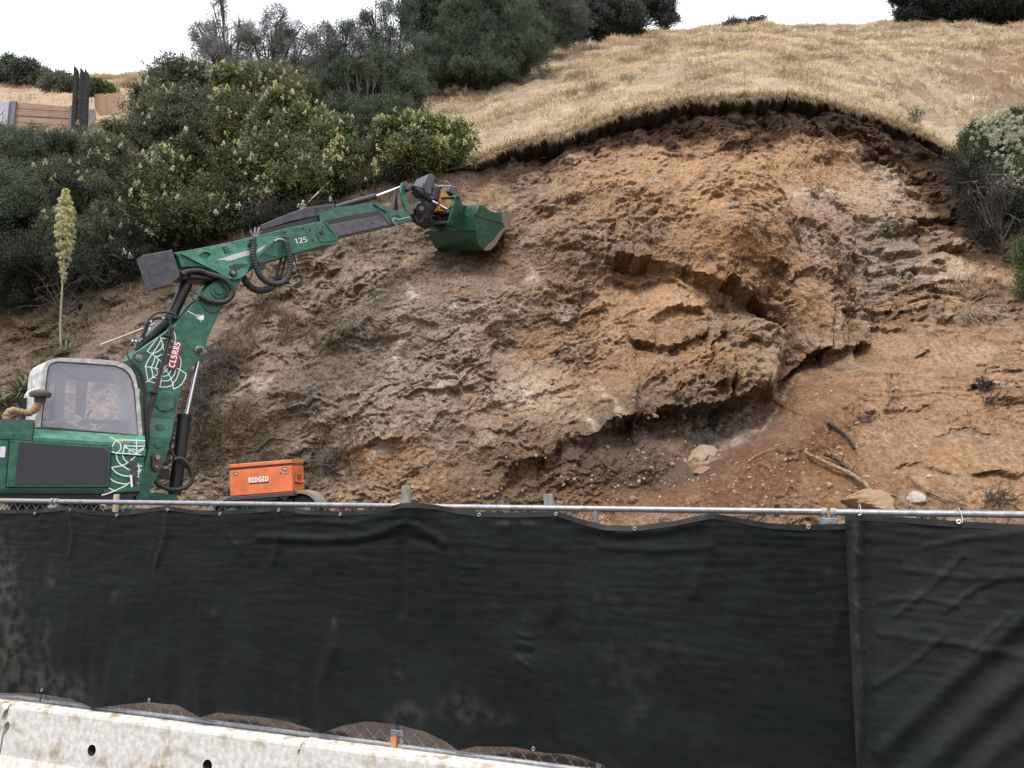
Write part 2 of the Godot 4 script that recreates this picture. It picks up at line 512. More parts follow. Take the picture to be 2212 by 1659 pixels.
			var bw := rk * clampf(0.3 + 1.6 * ter.get_noise_2d(q * 0.8 + 71.0, r * 0.8), 0.0, 1.0)
			o += bw * 0.18 * (1.0 - bed) * smoothstep(0.0, 0.07, bed)
			var bed2 := fposmod(r * 3.4 + 1.3 * ter.get_noise_2d(q * 1.6 + 9.0, r * 2.0) + w * 1.4, 1.0)
			o += bw * 0.07 * (1.0 - bed2) * smoothstep(0.0, 0.12, bed2)
			var ck := crk.get_noise_2d(q * 0.9 + w * 0.8, r * 1.6 + w2 * 0.8) + 1.0
			o -= rk * 0.085 * (1.0 - smoothstep(0.015, 0.075, ck)) * smoothstep(-0.1, 0.25, ter.get_noise_2d(q * 0.7 - 30.0, r))
			var ck2 := crk.get_noise_2d(q * 2.6 + w * 0.6 + 70.0, r * 4.2 + w2 * 0.6) + 1.0
			o -= rk * 0.040 * (1.0 - smoothstep(0.03, 0.14, ck2)) * smoothstep(-0.05, 0.25, ter.get_noise_2d(q - 60.0, r * 1.5))
			var f := fine.get_noise_3d(q * 0.9 + w * 0.3, r * 1.25, dz)
			o += (0.024 + 0.030 * rk) * f + (0.007 + 0.012 * rk) * tiny.get_noise_2d(p.x, hh)
			var below := (ee - e) * d
			var open_ := smoothstep(-0.11, 0.04, a) * (1.0 - smoothstep(0.52, 0.60, a))
			o *= lerpf(clampf(below / 1.5, 0.0, 1.0), 1.0, open_)
			o -= open_ * (0.42 * exp(-below / 0.30) + 0.26 * exp(-below / 0.9)) * (0.9 + 0.9 * ter.get_noise_2d(p.x * 1.3, 5.0))
			disp[k] = o
			var pq := p + OUT * o
			o += (0.2 + 0.8 * rk) * 0.017 * (cv3.get_noise_3d(pq.x * 1.3, pq.y * 1.5, pq.z * 1.3) + 0.8 * fine.get_noise_3d(pq.x * 2.0, pq.y * 2.0, pq.z * 2.0))
			p.x += 0.03 * rk * fine.get_noise_3d(p.x * 0.6 + 50.0, hh * 0.6, dz) + 0.05 * warp.get_noise_3d(p.x * 2.0, hh * 2.0, dz)
			fpos[k] = p + OUT * o + Vector3(0, maxf(sag[k], -0.5), 0)
	colour_face()
	fnor = grid_normals(fpos, NA, NR)
	var mesh := grid_mesh(fpos, fnor, fcol, NA, NR)
	var m := StandardMaterial3D.new()
	m.vertex_color_use_as_albedo = true
	m.roughness = 0.95
	m.metallic_specular = 0.2
	m.albedo_texture = noise_tex(31, 0.03, 0.62, 1.0, 5)
	m.uv1_triplanar = true
	m.uv1_world_triplanar = true
	m.uv1_scale = Vector3.ONE * 0.55
	m.heightmap_enabled = true
	m.heightmap_texture = noise_tex(32, 0.045, 0.0, 1.0, 5)
	m.heightmap_scale = 3.5
	var o := put("cut_earth_bank", mesh, m, self)
	tag(o, "steep excavated earth bank of brown and orange broken rock", "bank", "", "structure")

func colour_face() -> void:
	var n1 := noise(21, 0.5, 4)
	var n2 := noise(22, 2.2, 4)
	var n3 := noise(23, 0.9, 3)
	var n4 := noise(24, 7.0, 2)
	var n5 := noise(25, 26.0, 2)
	var cc := noise(132, 2.9, 1, FastNoiseLite.TYPE_CELLULAR)
	cc.cellular_return_type = FastNoiseLite.RETURN_CELL_VALUE
	var brown := Color(0.310, 0.208, 0.138)
	var orange := Color(0.430, 0.262, 0.145)
	var gray := Color(0.335, 0.266, 0.205)
	var pale := Color(0.500, 0.390, 0.300)
	var dark := Color(0.120, 0.072, 0.042)
	for j in NR:
		for i in NA:
			var k := j * NA + i
			var p := fpos[k]
			var hh := p.y * 1.2
			var a := lerpf(A0, A1, float(i) / (NA - 1))
			var left := clampf((0.10 - a) / 0.26, 0.0, 1.0)
			var g := n1.get_noise_2d(p.x, hh)
			var c := brown.lerp(orange, clampf(0.35 + 1.2 * g, 0.0, 1.0) * (1.0 - 0.8 * left))
			c = c.lerp(gray, clampf(0.25 * left + 0.55 * left + 0.8 * n3.get_noise_2d(p.x + 30.0, hh), 0.0, 0.9))
			c = c.lerp(pale, clampf(1.9 * n3.get_noise_2d(p.x * 1.3 - 50.0, hh * 1.3) - 0.42, 0.0, 0.65))
			c = c.lerp(dark, clampf(1.7 * n2.get_noise_2d(p.x * 0.6, hh * 1.3) - 0.22, 0.0, 0.65))
			var v := 1.0 + 0.30 * n2.get_noise_2d(p.x, hh + 20.0) + 0.24 * n4.get_noise_2d(p.x, hh) + 0.30 * n5.get_noise_2d(p.x, hh) + 0.10 * cc.get_noise_2d(p.x, hh * 1.3)
			v *= 0.90
			fcol[k] = Color(c.r * v, c.g * v, c.b * v)
	# soil zones of the bank
	var o2 := Color(0.49, 0.295, 0.160)
	var red := Color(0.215, 0.116, 0.068)
	var grey := Color(0.33, 0.277, 0.228)
	var ash := Color(0.23, 0.205, 0.180)
	var buff := Color(0.48, 0.355, 0.250)
	var chalk := Color(0.56, 0.47, 0.39)
	for z in [[1560, 400, 300, 120, o2, 0.8], [1800, 370, 160, 90, o2, 0.8], [1420, 640, 150, 60, o2, 0.85], [1650, 560, 180, 90, Color(0.36, 0.20, 0.10), 0.6], [1450, 780, 190, 80, Color(0.36, 0.21, 0.11), 0.6], [1880, 420, 90, 110, buff, 0.7], [1900, 560, 120, 110, grey, 0.75], [1760, 520, 90, 110, Color(0.38, 0.27, 0.21), 0.6], [2040, 590, 70, 40, buff, 0.8],
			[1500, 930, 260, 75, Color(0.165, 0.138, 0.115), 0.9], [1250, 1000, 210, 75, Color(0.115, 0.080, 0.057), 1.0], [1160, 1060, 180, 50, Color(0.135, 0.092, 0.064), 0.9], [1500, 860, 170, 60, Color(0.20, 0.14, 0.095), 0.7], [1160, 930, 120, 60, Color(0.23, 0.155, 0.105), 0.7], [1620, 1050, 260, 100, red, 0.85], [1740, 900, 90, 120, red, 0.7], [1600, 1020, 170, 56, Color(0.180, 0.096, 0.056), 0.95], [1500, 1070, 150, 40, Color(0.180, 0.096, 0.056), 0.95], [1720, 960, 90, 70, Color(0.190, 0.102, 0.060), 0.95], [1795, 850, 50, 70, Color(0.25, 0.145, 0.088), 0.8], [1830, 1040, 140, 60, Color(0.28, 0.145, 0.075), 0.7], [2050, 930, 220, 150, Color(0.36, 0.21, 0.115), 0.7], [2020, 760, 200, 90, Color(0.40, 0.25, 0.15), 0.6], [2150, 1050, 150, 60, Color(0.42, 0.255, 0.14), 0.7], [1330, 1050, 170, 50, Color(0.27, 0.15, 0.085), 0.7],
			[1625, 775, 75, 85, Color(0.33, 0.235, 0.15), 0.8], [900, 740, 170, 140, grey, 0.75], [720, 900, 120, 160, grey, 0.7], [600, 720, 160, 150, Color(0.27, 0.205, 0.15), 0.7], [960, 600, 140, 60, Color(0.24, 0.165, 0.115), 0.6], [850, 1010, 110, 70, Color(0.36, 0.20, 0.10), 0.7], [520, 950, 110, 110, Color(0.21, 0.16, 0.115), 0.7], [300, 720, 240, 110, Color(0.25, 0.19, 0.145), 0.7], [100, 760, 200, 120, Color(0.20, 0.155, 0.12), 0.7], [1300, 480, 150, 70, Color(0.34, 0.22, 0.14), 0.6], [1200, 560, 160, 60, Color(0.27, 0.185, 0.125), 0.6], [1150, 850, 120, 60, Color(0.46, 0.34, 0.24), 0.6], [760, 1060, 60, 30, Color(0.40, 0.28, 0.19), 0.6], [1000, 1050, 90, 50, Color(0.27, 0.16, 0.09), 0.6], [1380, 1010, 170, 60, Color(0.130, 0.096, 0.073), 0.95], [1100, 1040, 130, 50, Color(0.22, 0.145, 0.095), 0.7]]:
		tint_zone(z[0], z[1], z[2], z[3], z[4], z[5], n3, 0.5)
	# chalky streaks and stains
	for z in [[895, 650, 10, 28, 0.4], [985, 690, 16, 26, 0.0], [1095, 705, 22, 14, 0.0], [860, 760, 9, 40, -0.3], [830, 960, 12, 60, -0.5], [1110, 850, 60, 26, 0.2], [960, 840, 60, 16, 0.3], [1740, 530, 16, 60, 0.0], [1560, 900, 60, 24, 0.1], [1590, 945, 60, 14, 0.4], [1790, 690, 10, 30, 0.0], [1770, 430, 40, 18, 0.5], [1680, 460, 70, 12, 0.6], [1150, 600, 16, 30, 0.0], [560, 840, 50, 16, 0.4], [820, 600, 30, 10, 0.2], [1920, 395, 26, 40, 0.3], [1260, 905, 36, 10, -0.6], [1330, 880, 40, 9, -0.7], [1540, 980, 30, 10, 0.2], [1510, 640, 70, 10, 0.3], [1700, 858, 3, 80, -0.62]]:
		tint_zone(z[0], z[1], z[2] * 1.1, z[3] * 1.1, chalk, 0.36, n2, 1.5, z[4])
	# the dark topsoil under the turf, thick on the right
	var nb := noise(29, 0.8, 4)
	for i in NA:
		var a := lerpf(A0, A1, float(i) / (NA - 1))
		if a < -0.08:
			continue
		var ee: float = edge_lut[i]
		var px := CX + a * F
		var th := polyline_y(v2s([1000, 40, 1100, 62, 1300, 52, 1450, 84, 1560, 104, 1700, 120, 1800, 122, 1900, 108, 2000, 120, 2060, 200, 2100, 250, 2300, 280]), px)
		var w0 := clampf((a + 0.08) / 0.05, 0.0, 1.0)
		for j in range(NR - 1, 0, -1):
			var e := lerpf(E0, ee, float(j) / (NR - 1))
			var v := (ee - e) * F / th
			if v > 1.9:
				break
			var k := j * NA + i
			var p := fpos[k]
			v += 0.55 * nb.get_noise_2d(p.x, p.y * 1.3) + 0.18 * n2.get_noise_2d(p.x, p.y)
			var w := (1.0 - smoothstep(0.75, 1.15, v)) * w0
			var c := Color(0.046, 0.031, 0.023).lerp(Color(0.110, 0.068, 0.044), clampf(v, 0.0, 1.0))
			var m := 1.0 + 0.4 * n2.get_noise_2d(p.x + 7.0, p.y)
			fcol[k] = fcol[k].lerp(Color(c.r * m, c.g * m, c.b * m), w)
	for k in NA * NR:
		var c := fcol[k]
		var g := c.r * 0.30 + c.g * 0.55 + c.b * 0.15
		fcol[k] = Color(lerpf(g, c.r, 0.97) * 0.88, lerpf(g, c.g, 1.0) * 0.88, lerpf(g, c.b, 0.97) * 0.88)
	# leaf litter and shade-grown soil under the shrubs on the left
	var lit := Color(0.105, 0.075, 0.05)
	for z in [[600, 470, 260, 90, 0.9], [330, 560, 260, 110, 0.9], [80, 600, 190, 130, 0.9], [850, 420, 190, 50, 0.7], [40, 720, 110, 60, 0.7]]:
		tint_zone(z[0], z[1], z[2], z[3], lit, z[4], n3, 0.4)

func grid_normals(pos: PackedVector3Array, w: int, h: int) -> PackedVector3Array:
	var nor := PackedVector3Array()
	nor.resize(w * h)
	for j in h:
		var ja := maxi(j - 1, 0) * w
		var jb := mini(j + 1, h - 1) * w
		for i in w:
			var u := pos[j * w + mini(i + 1, w - 1)] - pos[j * w + maxi(i - 1, 0)]
			var v := pos[jb + i] - pos[ja + i]
			nor[j * w + i] = u.cross(v).normalized()
	return nor

func grid_mesh(pos: PackedVector3Array, nor: PackedVector3Array, col: PackedColorArray, w: int, h: int, uv := PackedVector2Array()) -> ArrayMesh:
	var idx := PackedInt32Array()
	idx.resize((w - 1) * (h - 1) * 6)
	var at_i := 0
	for j in h - 1:
		for i in w - 1:
			var k := j * w + i
			idx[at_i] = k
			idx[at_i + 1] = k + w
			idx[at_i + 2] = k + 1
			idx[at_i + 3] = k + 1
			idx[at_i + 4] = k + w
			idx[at_i + 5] = k + w + 1
			at_i += 6
	var arr := []
	arr.resize(Mesh.ARRAY_MAX)
	arr[Mesh.ARRAY_VERTEX] = pos
	arr[Mesh.ARRAY_NORMAL] = nor
	if col.size():
		arr[Mesh.ARRAY_COLOR] = col
	if uv.size():
		arr[Mesh.ARRAY_TEX_UV] = uv
	arr[Mesh.ARRAY_INDEX] = idx
	var m := ArrayMesh.new()
	m.add_surface_from_arrays(Mesh.PRIMITIVE_TRIANGLES, arr)
	return m

func hill_point(i: int, w: float) -> Vector3:        # grass slope above the cut: w 0 at the edge, 1 at the ridge
	var a := lerpf(A0, A1, float(i) / (NA - 1))
	var ee: float = edge_lut[i]
	var e := lerpf(ee, ridge_lut[i], w)
	var d0 := base_depth(i, ee)
	var d := lerpf(d0, ridged_lut[i], 1.0 - sqrt(maxf(0.0, 1.0 - w)))
	return EYE + Vector3(a * d, e * d, -d)

func build_grass_hill() -> void:
	var st_i := 2
	var w := (NA - 1) / st_i + 1
	var lump := noise(41, 0.55, 3)
	var lump2 := noise(42, 1.8, 3)
	var lip := noise(43, 1.1, 4)
	var pos := PackedVector3Array()
	var col := PackedColorArray()
	var back := 14
	var h := NG + back + 3
	pos.resize(w * h)
	col.resize(w * h)
	var straw := Color(0.45, 0.365, 0.265)
	var earth := Color(0.25, 0.185, 0.130)
	var cn := noise(44, 0.35, 4)
	for i in w:
		var ci := i * st_i
		var a := lerpf(A0, A1, float(ci) / (NA - 1))
		var over := smoothstep(-0.11, 0.04, a) * (1.0 - smoothstep(0.52, 0.60, a))
		for j in h:
			var k := j * w + i
			var p: Vector3
			if j < 3:
				var b := hill_point(ci, 0.0)
				var reach: float = over * (0.04 + 0.36 * absf(lip.get_noise_1d(b.x * 1.2)) + 0.10 * lip.get_noise_1d(b.x * 9.0)) + 0.03
				var drop: float = 0.05 + over * (0.10 + 0.20 * lip.get_noise_1d(b.x * 2.6 + 90.0) + 0.08 * lip.get_noise_1d(b.x * 11.0 + 30.0))
				if j == 0:
					p = b + Vector3(0, -drop - 0.16 * over, -0.25)
				elif j == 1:
					p = b + Vector3(0, -drop, reach * 0.9)
				else:
					p = b + Vector3(0, -drop * 0.25 + 0.03, reach)
			elif j < NG + 3:
				var t := float(j - 2) / NG
				var ww := 1.0 - (1.0 - t) * (1.0 - t)
				p = hill_point(ci, ww)
				var amp := clampf(t * 12.0, 0.0, 1.0) * (0.3 + 0.7 * clampf((1.0 - t) * 8.0, 0.0, 1.0))
				p.y += amp * (0.22 * lump.get_noise_2d(p.x, p.z) + 0.10 * lump2.get_noise_2d(p.x, p.z))
				# slumped, bare stretch on the far right
				var fx := smoothstep(0.36, 0.60, a) * exp(-((ww - 0.42) / 0.22) ** 2)
				p.y += fx * 0.8 * lump.get_noise_2d(p.x * 1.6 + 50.0, p.z * 1.6)
			else:
				var q := hill_point(ci, 1.0)
				var t2 := float(j - NG - 2) / back
				p = q + Vector3(a * 40.0 * t2, -16.0 * t2 * t2 - 0.6 * t2, -40.0 * t2)
			pos[k] = p
			var g := cn.get_noise_2d(p.x, p.z)
			var c := straw.lerp(earth, clampf(0.35 + g, 0.0, 0.9))
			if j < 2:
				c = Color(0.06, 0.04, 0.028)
			col[k] = c
	# bare slumped soil on the far right and the dry bank on the left
	for k in w * h:
		var p := pos[k]
		var d := -p.z
		var a := p.x / d
		var px := pix(p)
		var b := exp(-((px.x - 2190.0) / 120.0) ** 2 - ((px.y - 150.0) / 60.0) ** 2)
		b = maxf(b, 0.8 * exp(-((px.x - 960.0) / 70.0) ** 2 - ((px.y - 215.0) / 34.0) ** 2))
		col[k] = col[k].lerp(Color(0.235, 0.15, 0.095), clampf(b * (1.0 + 1.5 * cn.get_noise_2d(p.x * 3.0, p.z * 3.0)), 0.0, 0.9))
		if a < -0.42:
			col[k] = col[k].lerp(Color(0.50, 0.375, 0.265), 0.7 * clampf((-0.42 - a) * 12.0, 0.0, 1.0))
	gpos = pos
	var m := StandardMaterial3D.new()
	m.vertex_color_use_as_albedo = true
	m.roughness = 1.0
	m.metallic_specular = 0.15
	m.albedo_texture = noise_tex(33, 0.06, 0.6, 1.0, 5)
	m.uv1_triplanar = true
	m.uv1_world_triplanar = true
	m.uv1_scale = Vector3.ONE * 0.5
	var o := put("grass_hillside", grid_mesh(pos, grid_normals(pos, w, h), col, w, h), m, self)
	tag(o, "dry straw coloured hillside rising above the cut bank", "hillside", "", "structure")

# nearest point of the bank or the hill under a photo pixel
func S(px: float, py: float) -> Vector3:
	var r := ray(px, py)
	var i := clampi(int(round(col_of(r.x))), 0, NA - 1)
	var ee: float = edge_lut[i]
	if r.y <= ee:
		var best := 1e9
		var out := Vector3.ZERO
		var j0 := clampi(int((r.y - E0) / (ee - E0) * (NR - 1)), 0, NR - 1)
		for j in range(maxi(0, j0 - 40), mini(NR - 1, j0 + 40)):
			var p := fpos[j * NA + i]
			var dy := absf((p.y - EYE.y) / -p.z - r.y)
			if dy < best:
				best = dy
				out = p
		return out
	return hill_point(i, clampf((r.y - ee) / (ridge_lut[i] - ee), 0.0, 0.999))

# ---------------------------------------------------------------- plants
var leaf_meshes := {}

func leaf_mat(key: String, c: Color, rough := 0.55) -> StandardMaterial3D:
	if mats.has(key):
		return mats[key]
	var m := mat(key, c, rough)
	m.vertex_color_use_as_albedo = true
	m.metallic_specular = 0.3
	m.backlight_enabled = true
	m.backlight = Color(0.35, 0.38, 0.25)
	m.cull_mode = BaseMaterial3D.CULL_DISABLED
	return m

func leaf_clump(sd: int, n: int, rad: float, length: float, width: float, up := 0.3) -> ArrayMesh:
	var r := RandomNumberGenerator.new()
	r.seed = sd
	var st := mb()
	for i in n:
		var dir := Vector3(r.randf_range(-1, 1), r.randf_range(-0.8, 1), r.randf_range(-1, 1))
		if dir.length() < 0.05:
			dir = Vector3.UP
		dir = dir.normalized()
		var p := dir * rad * r.randf_range(0.15, 1.0)
		var ax := (dir + Vector3(r.randf_range(-0.8, 0.8), r.randf_range(-0.6, 0.6) + up, r.randf_range(-0.8, 0.8))).normalized()
		var sd2 := ax.cross(Vector3(r.randf_range(-1, 1), r.randf_range(-1, 1), r.randf_range(-1, 1))).normalized()
		var nn := ax.cross(sd2)
		var l := length * r.randf_range(0.65, 1.25)
		var wd := width * r.randf_range(0.7, 1.2)
		var tip := p + ax * l - nn * l * 0.12
		var md := p + ax * l * 0.45
		var e0 := md + sd2 * wd * 0.5 + nn * wd * 0.18
		var e1 := md - sd2 * wd * 0.5 + nn * wd * 0.18
		tri(st, p, e0, tip)
		tri(st, p, tip, e1)
	st.generate_normals()
	return st.commit()

func clumps(kind: String) -> Array:
	if leaf_meshes.has(kind):
		return leaf_meshes[kind]
	var out := []
	for v in 3:
		match kind:
			"broad": out.append(leaf_clump(100 + v, 26, 0.15, 0.085, 0.034))
			"small": out.append(leaf_clump(200 + v, 34, 0.14, 0.050, 0.024))
			"oak": out.append(leaf_clump(300 + v, 34, 0.26, 0.10, 0.060, 0.0))
			"wisp": out.append(leaf_clump(400 + v, 30, 0.20, 0.085, 0.022, 0.8))
			"bloom": out.append(leaf_clump(500 + v, 40, 0.045, 0.03, 0.026))
	leaf_meshes[kind] = out
	return out

func scatter(called: String, mesh: Mesh, m: Material, parent: Node3D, xf: Array, cols: Array) -> MultiMeshInstance3D:
	var mm := MultiMesh.new()
	mm.transform_format = MultiMesh.TRANSFORM_3D
	mm.use_colors = true
	mm.mesh = mesh
	mm.instance_count = xf.size()
	for i in xf.size():
		mm.set_instance_transform(i, xf[i])
		mm.set_instance_color(i, cols[i])
	var o := MultiMeshInstance3D.new()
	o.multimesh = mm
	o.material_override = m
	if parent == self:
		o.name = numbered(called)
		add_child(o)
	else:
		var nm := called
		var k := 0
		while parent.has_node(nm):
			k += 1
			nm = "%s_%03d" % [called, k]
		o.name = nm
		parent.add_child(o)
	return o

func any_basis(r: RandomNumberGenerator, s: float) -> Basis:
	return Basis(Quaternion(Vector3(r.randf_range(-1, 1), r.randf_range(-1, 1), r.randf_range(-1, 1)).normalized(), r.randf_range(0, TAU))).scaled(Vector3.ONE * s)

var head_meshes := []
func bloom_heads() -> Array:
	if head_meshes.size():
		return head_meshes
	for v in 4:
		var r := RandomNumberGenerator.new()
		r.seed = 900 + v
		var st := mb()
		for i in 46:
			var h := r.randf()
			var rad := 0.075 * (1.0 - h * 0.85) * r.randf_range(0.5, 1.1)
			var t := r.randf_range(0, TAU)
			var c := Vector3(cos(t) * rad, h * 0.16 - 0.05, sin(t) * rad)
			var s := r.randf_range(0.012, 0.022)
			var u := Vector3(r.randf_range(-1, 1), r.randf_range(-1, 1), r.randf_range(-1, 1)).normalized()
			var w := u.cross(Vector3(r.randf_range(-1, 1), 1.0, r.randf_range(-1, 1))).normalized()
			tri(st, c + u * s, c + w * s, c - u * s)
			tri(st, c + u * s, c - u * s, c - w * s)
		st.generate_normals()
		head_meshes.append(st.commit())
	return head_meshes

# base: photo pixel where the plant leaves the ground; lobes: [px, py, metres behind (+) or before (-) the base, radii in pixels]
func shrub(called: String, label: String, category: String, group: String, base: Vector2, lobes: Array, kind: String, tint: Color, dense := 90.0, heads := 0, head_tint := Color(0.50, 0.47, 0.24), gap := -0.28, base_d := 0.0) -> Node3D:
	var r := RandomNumberGenerator.new()
	r.seed = int(base.x * 13 + base.y * 7 + 5)
	var b := S(base.x, base.y)
	if base_d > 0.0:
		b = at(base.x, base.y, base_d)
	var o := thing(called, label, category, b, group)
	var gn := noise(int(base.x + base.y * 3), 1.1, 3)
	var cn := noise(int(base.x * 2 + base.y), 0.8, 2)
	var bd := -b.z
	var ls := []
	var total := 0.0
	for l in lobes:
		var d: float = bd + l[2]
		var rx: float = l[3] / F * d
		var ry: float = l[4] / F * d
		var area := 4.0 * PI * pow((pow(rx * ry, 1.6) * 2.0 + pow(rx * rx, 1.6)) / 3.0, 1.0 / 1.6)
		total += area
		ls.append([at(l[0], l[1], d), rx, ry, rx * 0.85, area])
	for l in ls.duplicate():          # smaller heads that break up the outline
		for k in 4:
			var dir := Vector3(r.randfn(), r.randfn() + 0.5, r.randfn()).normalized()
			var s := r.randf_range(0.28, 0.50)
			ls.append([l[0] + Vector3(dir.x * l[1], dir.y * l[2], dir.z * l[3]) * 0.92, l[1] * s, l[2] * s * r.randf_range(0.9, 1.5), l[3] * s, l[4] * s * s])
	var ms := clumps(kind)
	var xf := [[], [], []]
	var cols := [[], [], []]
	for l in ls:
		var count := int(l[4] * dense)
		for i in count:
			var dir := Vector3(r.randfn(), r.randfn(), r.randfn()).normalized()
			var rr := pow(r.randf(), 0.34) * (0.90 + 0.55 * gn.get_noise_3dv(dir * 1.7 + l[0]) + 0.40 * gn.get_noise_3dv(dir * 4.5 + l[0]))
			if r.randf() < 0.04:
				rr *= r.randf_range(1.0, 1.25)
			var p: Vector3 = l[0] + Vector3(dir.x * l[1], dir.y * l[2], dir.z * l[3]) * rr
			if gn.get_noise_3dv(p * 1.3) < gap:
				continue
			var v := r.randi() % 3
			xf[v].append(Transform3D(any_basis(r, r.randf_range(0.75, 1.25)), p - b))
			var k := 1.0 + 0.55 * cn.get_noise_3dv(p) + r.randf_range(-0.22, 0.22)
			var warm := 0.16 * cn.get_noise_3dv(p * 2.3 + Vector3(9, 9, 9)) + r.randf_range(-0.06, 0.08)
			cols[v].append(Color(tint.r * k * (1.0 + warm), tint.g * k, tint.b * k * (1.0 - warm)))
	var lm := leaf_mat("leaf_" + kind, Color.WHITE)
	for v in 3:
		var f := scatter("foliage", ms[v], lm, o, xf[v], cols[v])
		f.set_meta("kind", "stuff")
	# stems from the base into every lobe
	var st := mb()
	var th := clampf(sqrt(total) * 0.009, 0.015, 0.10)
	for li in mini(ls.size(), lobes.size() * 3):
		var l: Array = ls[li]
		if li == lobes.size():
			th *= 0.4
		var c: Vector3 = l[0]
		var mid: Vector3 = b.lerp(c, 0.5) + Vector3(r.randf_range(-0.3, 0.3), r.randf_range(-0.05, 0.25), r.randf_range(-0.2, 0.2)) * l[1] * 0.6
		var pts := curve([b + Vector3(r.randf_range(-0.1, 0.1), -0.15, r.randf_range(-0.1, 0.1)), mid, c + Vector3(0, l[2] * 0.2, 0)], 4)
		var rs := []
		for i in pts.size():
			rs.append(lerpf(th, th * 0.3, float(i) / (pts.size() - 1)))
		tube(st, pts, rs, 5)
		for q in 7:
			var dir := Vector3(r.randfn(), r.randfn() + 0.35, r.randfn()).normalized()
			var s: Vector3 = pts[pts.size() / 2 + r.randi() % (pts.size() / 2)]
			var e: Vector3 = c + Vector3(dir.x * l[1], dir.y * l[2], dir.z * l[3]) * r.randf_range(0.8, 1.0)
			tube(st, curve([s, s.lerp(e, 0.5) + Vector3(r.randfn(), r.randfn(), r.randfn()) * 0.08 * l[1], e], 2), [th * 0.4, th * 0.35, th * 0.28, th * 0.2, th * 0.1], 4)
	build(st, "stem", mat("bark", lin(0.045, 0.037, 0.031), 0.95), o, true)
	if heads > 0:
		var hm := bloom_heads()
		var mt := mat("bloom_%d" % int(head_tint.r * 1000 + head_tint.b * 100), head_tint.linear_to_srgb(), 0.8)
		mt.backlight_enabled = true
		mt.backlight = Color(0.4, 0.4, 0.3)
		var made := 0
		var tries := 0
		while made < heads and tries < heads * 14:
			tries += 1
			var l: Array = ls[r.randi() % ls.size()]
			var dir := Vector3(r.randfn(), r.randfn() * 0.9 + 0.45, r.randfn() + 0.6).normalized()
			var p: Vector3 = l[0] + Vector3(dir.x * l[1], dir.y * l[2], dir.z * l[3]) * (1.06 + 0.55 * gn.get_noise_3dv(dir * 1.7 + l[0]) + 0.40 * gn.get_noise_3dv(dir * 4.5 + l[0]))
			if gn.get_noise_3dv(p * 0.9 + Vector3(40, 0, 0)) < -0.06:
				continue
			var inside := false
			for m in ls:
				var q: Vector3 = p - m[0]
				if m != l and Vector3(q.x / m[1], q.y / m[2], q.z / m[3]).length() < 0.80:
					inside = true
			if inside:
				continue
			var h := put("flower_head", hm[r.randi() % 4], mt, o, p - b)
			h.rotation = Vector3(r.randf_range(-0.3, 0.5), r.randf_range(0, TAU), r.randf_range(-0.35, 0.35))
			h.scale = Vector3.ONE * r.randf_range(0.60, 1.00)
			made += 1
	return o

func tangle(called: String, label: String, category: String, base: Vector2, spread: Vector3, n: int, length: float, c: Color, lean := Vector3.ZERO, thick := 0.012, twigs := 3) -> Node3D:
	var r := RandomNumberGenerator.new()
	r.seed = int(base.x * 3 + base.y * 17)
	var b := S(base.x, base.y)
	var o := thing(called, label, category, b)
	var st := mb()
	for i in n:
		var p := b + Vector3(r.randf_range(-1, 1) * spread.x, r.randf_range(-1, 1) * spread.y, r.randf_range(-0.3, 1) * spread.z)
		var dir := (Vector3(r.randfn() * 0.7, r.randfn() * 0.5 + 0.4, r.randfn() * 0.4 + 0.35) + lean).normalized()
		var pts := [p]
		var l := length * r.randf_range(0.4, 1.2)
		for k in 5:
			dir = (dir + Vector3(r.randfn(), r.randfn(), r.randfn()) * 0.28 + Vector3(0, -0.06, 0)).normalized()
			p += dir * l / 5.0
			pts.append(p)
		var th := thick * r.randf_range(0.6, 1.3)
		tube(st, pts, [th, th * 0.85, th * 0.7, th * 0.55, th * 0.4, th * 0.2], 4, false)
		for q in twigs:
			var s: Vector3 = pts[1 + r.randi() % 4]
			var dd := (dir + Vector3(r.randfn(), r.randfn(), r.randfn()) * 0.8).normalized() * l * 0.35
			tube(st, [s, s + dd * 0.5 + Vector3(r.randfn(), r.randfn(), r.randfn()) * l * 0.03, s + dd], [th * 0.5, th * 0.35, th * 0.15], 3, false)
	build(st, "branch_tangle", mat("deadwood_%d" % int(c.r * 1000), c.linear_to_srgb(), 0.95), o, true).set_meta("kind", "stuff")
	return o

func blade_tuft(sd: int, n: int, h: float, spread: float, wd: float, droop: float) -> ArrayMesh:
	var r := RandomNumberGenerator.new()
	r.seed = sd
	var st := mb()
	for i in n:
		var t := r.randf_range(0, TAU)
		var o := Vector3(cos(t), 0, sin(t))
		var s := o.cross(Vector3.UP)
		var p := o * r.randf() * spread * 0.5
		var l := h * r.randf_range(0.5, 1.2)
		var q := p + Vector3.UP * l * 0.6 + o * l * droop * 0.35
		var e := p + Vector3.UP * l * (1.0 - droop * 0.5) + o * l * droop
		var w := wd * r.randf_range(0.6, 1.2)
		tri(st, p - s * w, p + s * w, q + s * w * 0.7)
		tri(st, p - s * w, q + s * w * 0.7, q - s * w * 0.7)
		tri(st, q - s * w * 0.7, q + s * w * 0.7, e)
	st.generate_normals()
	return st.commit()

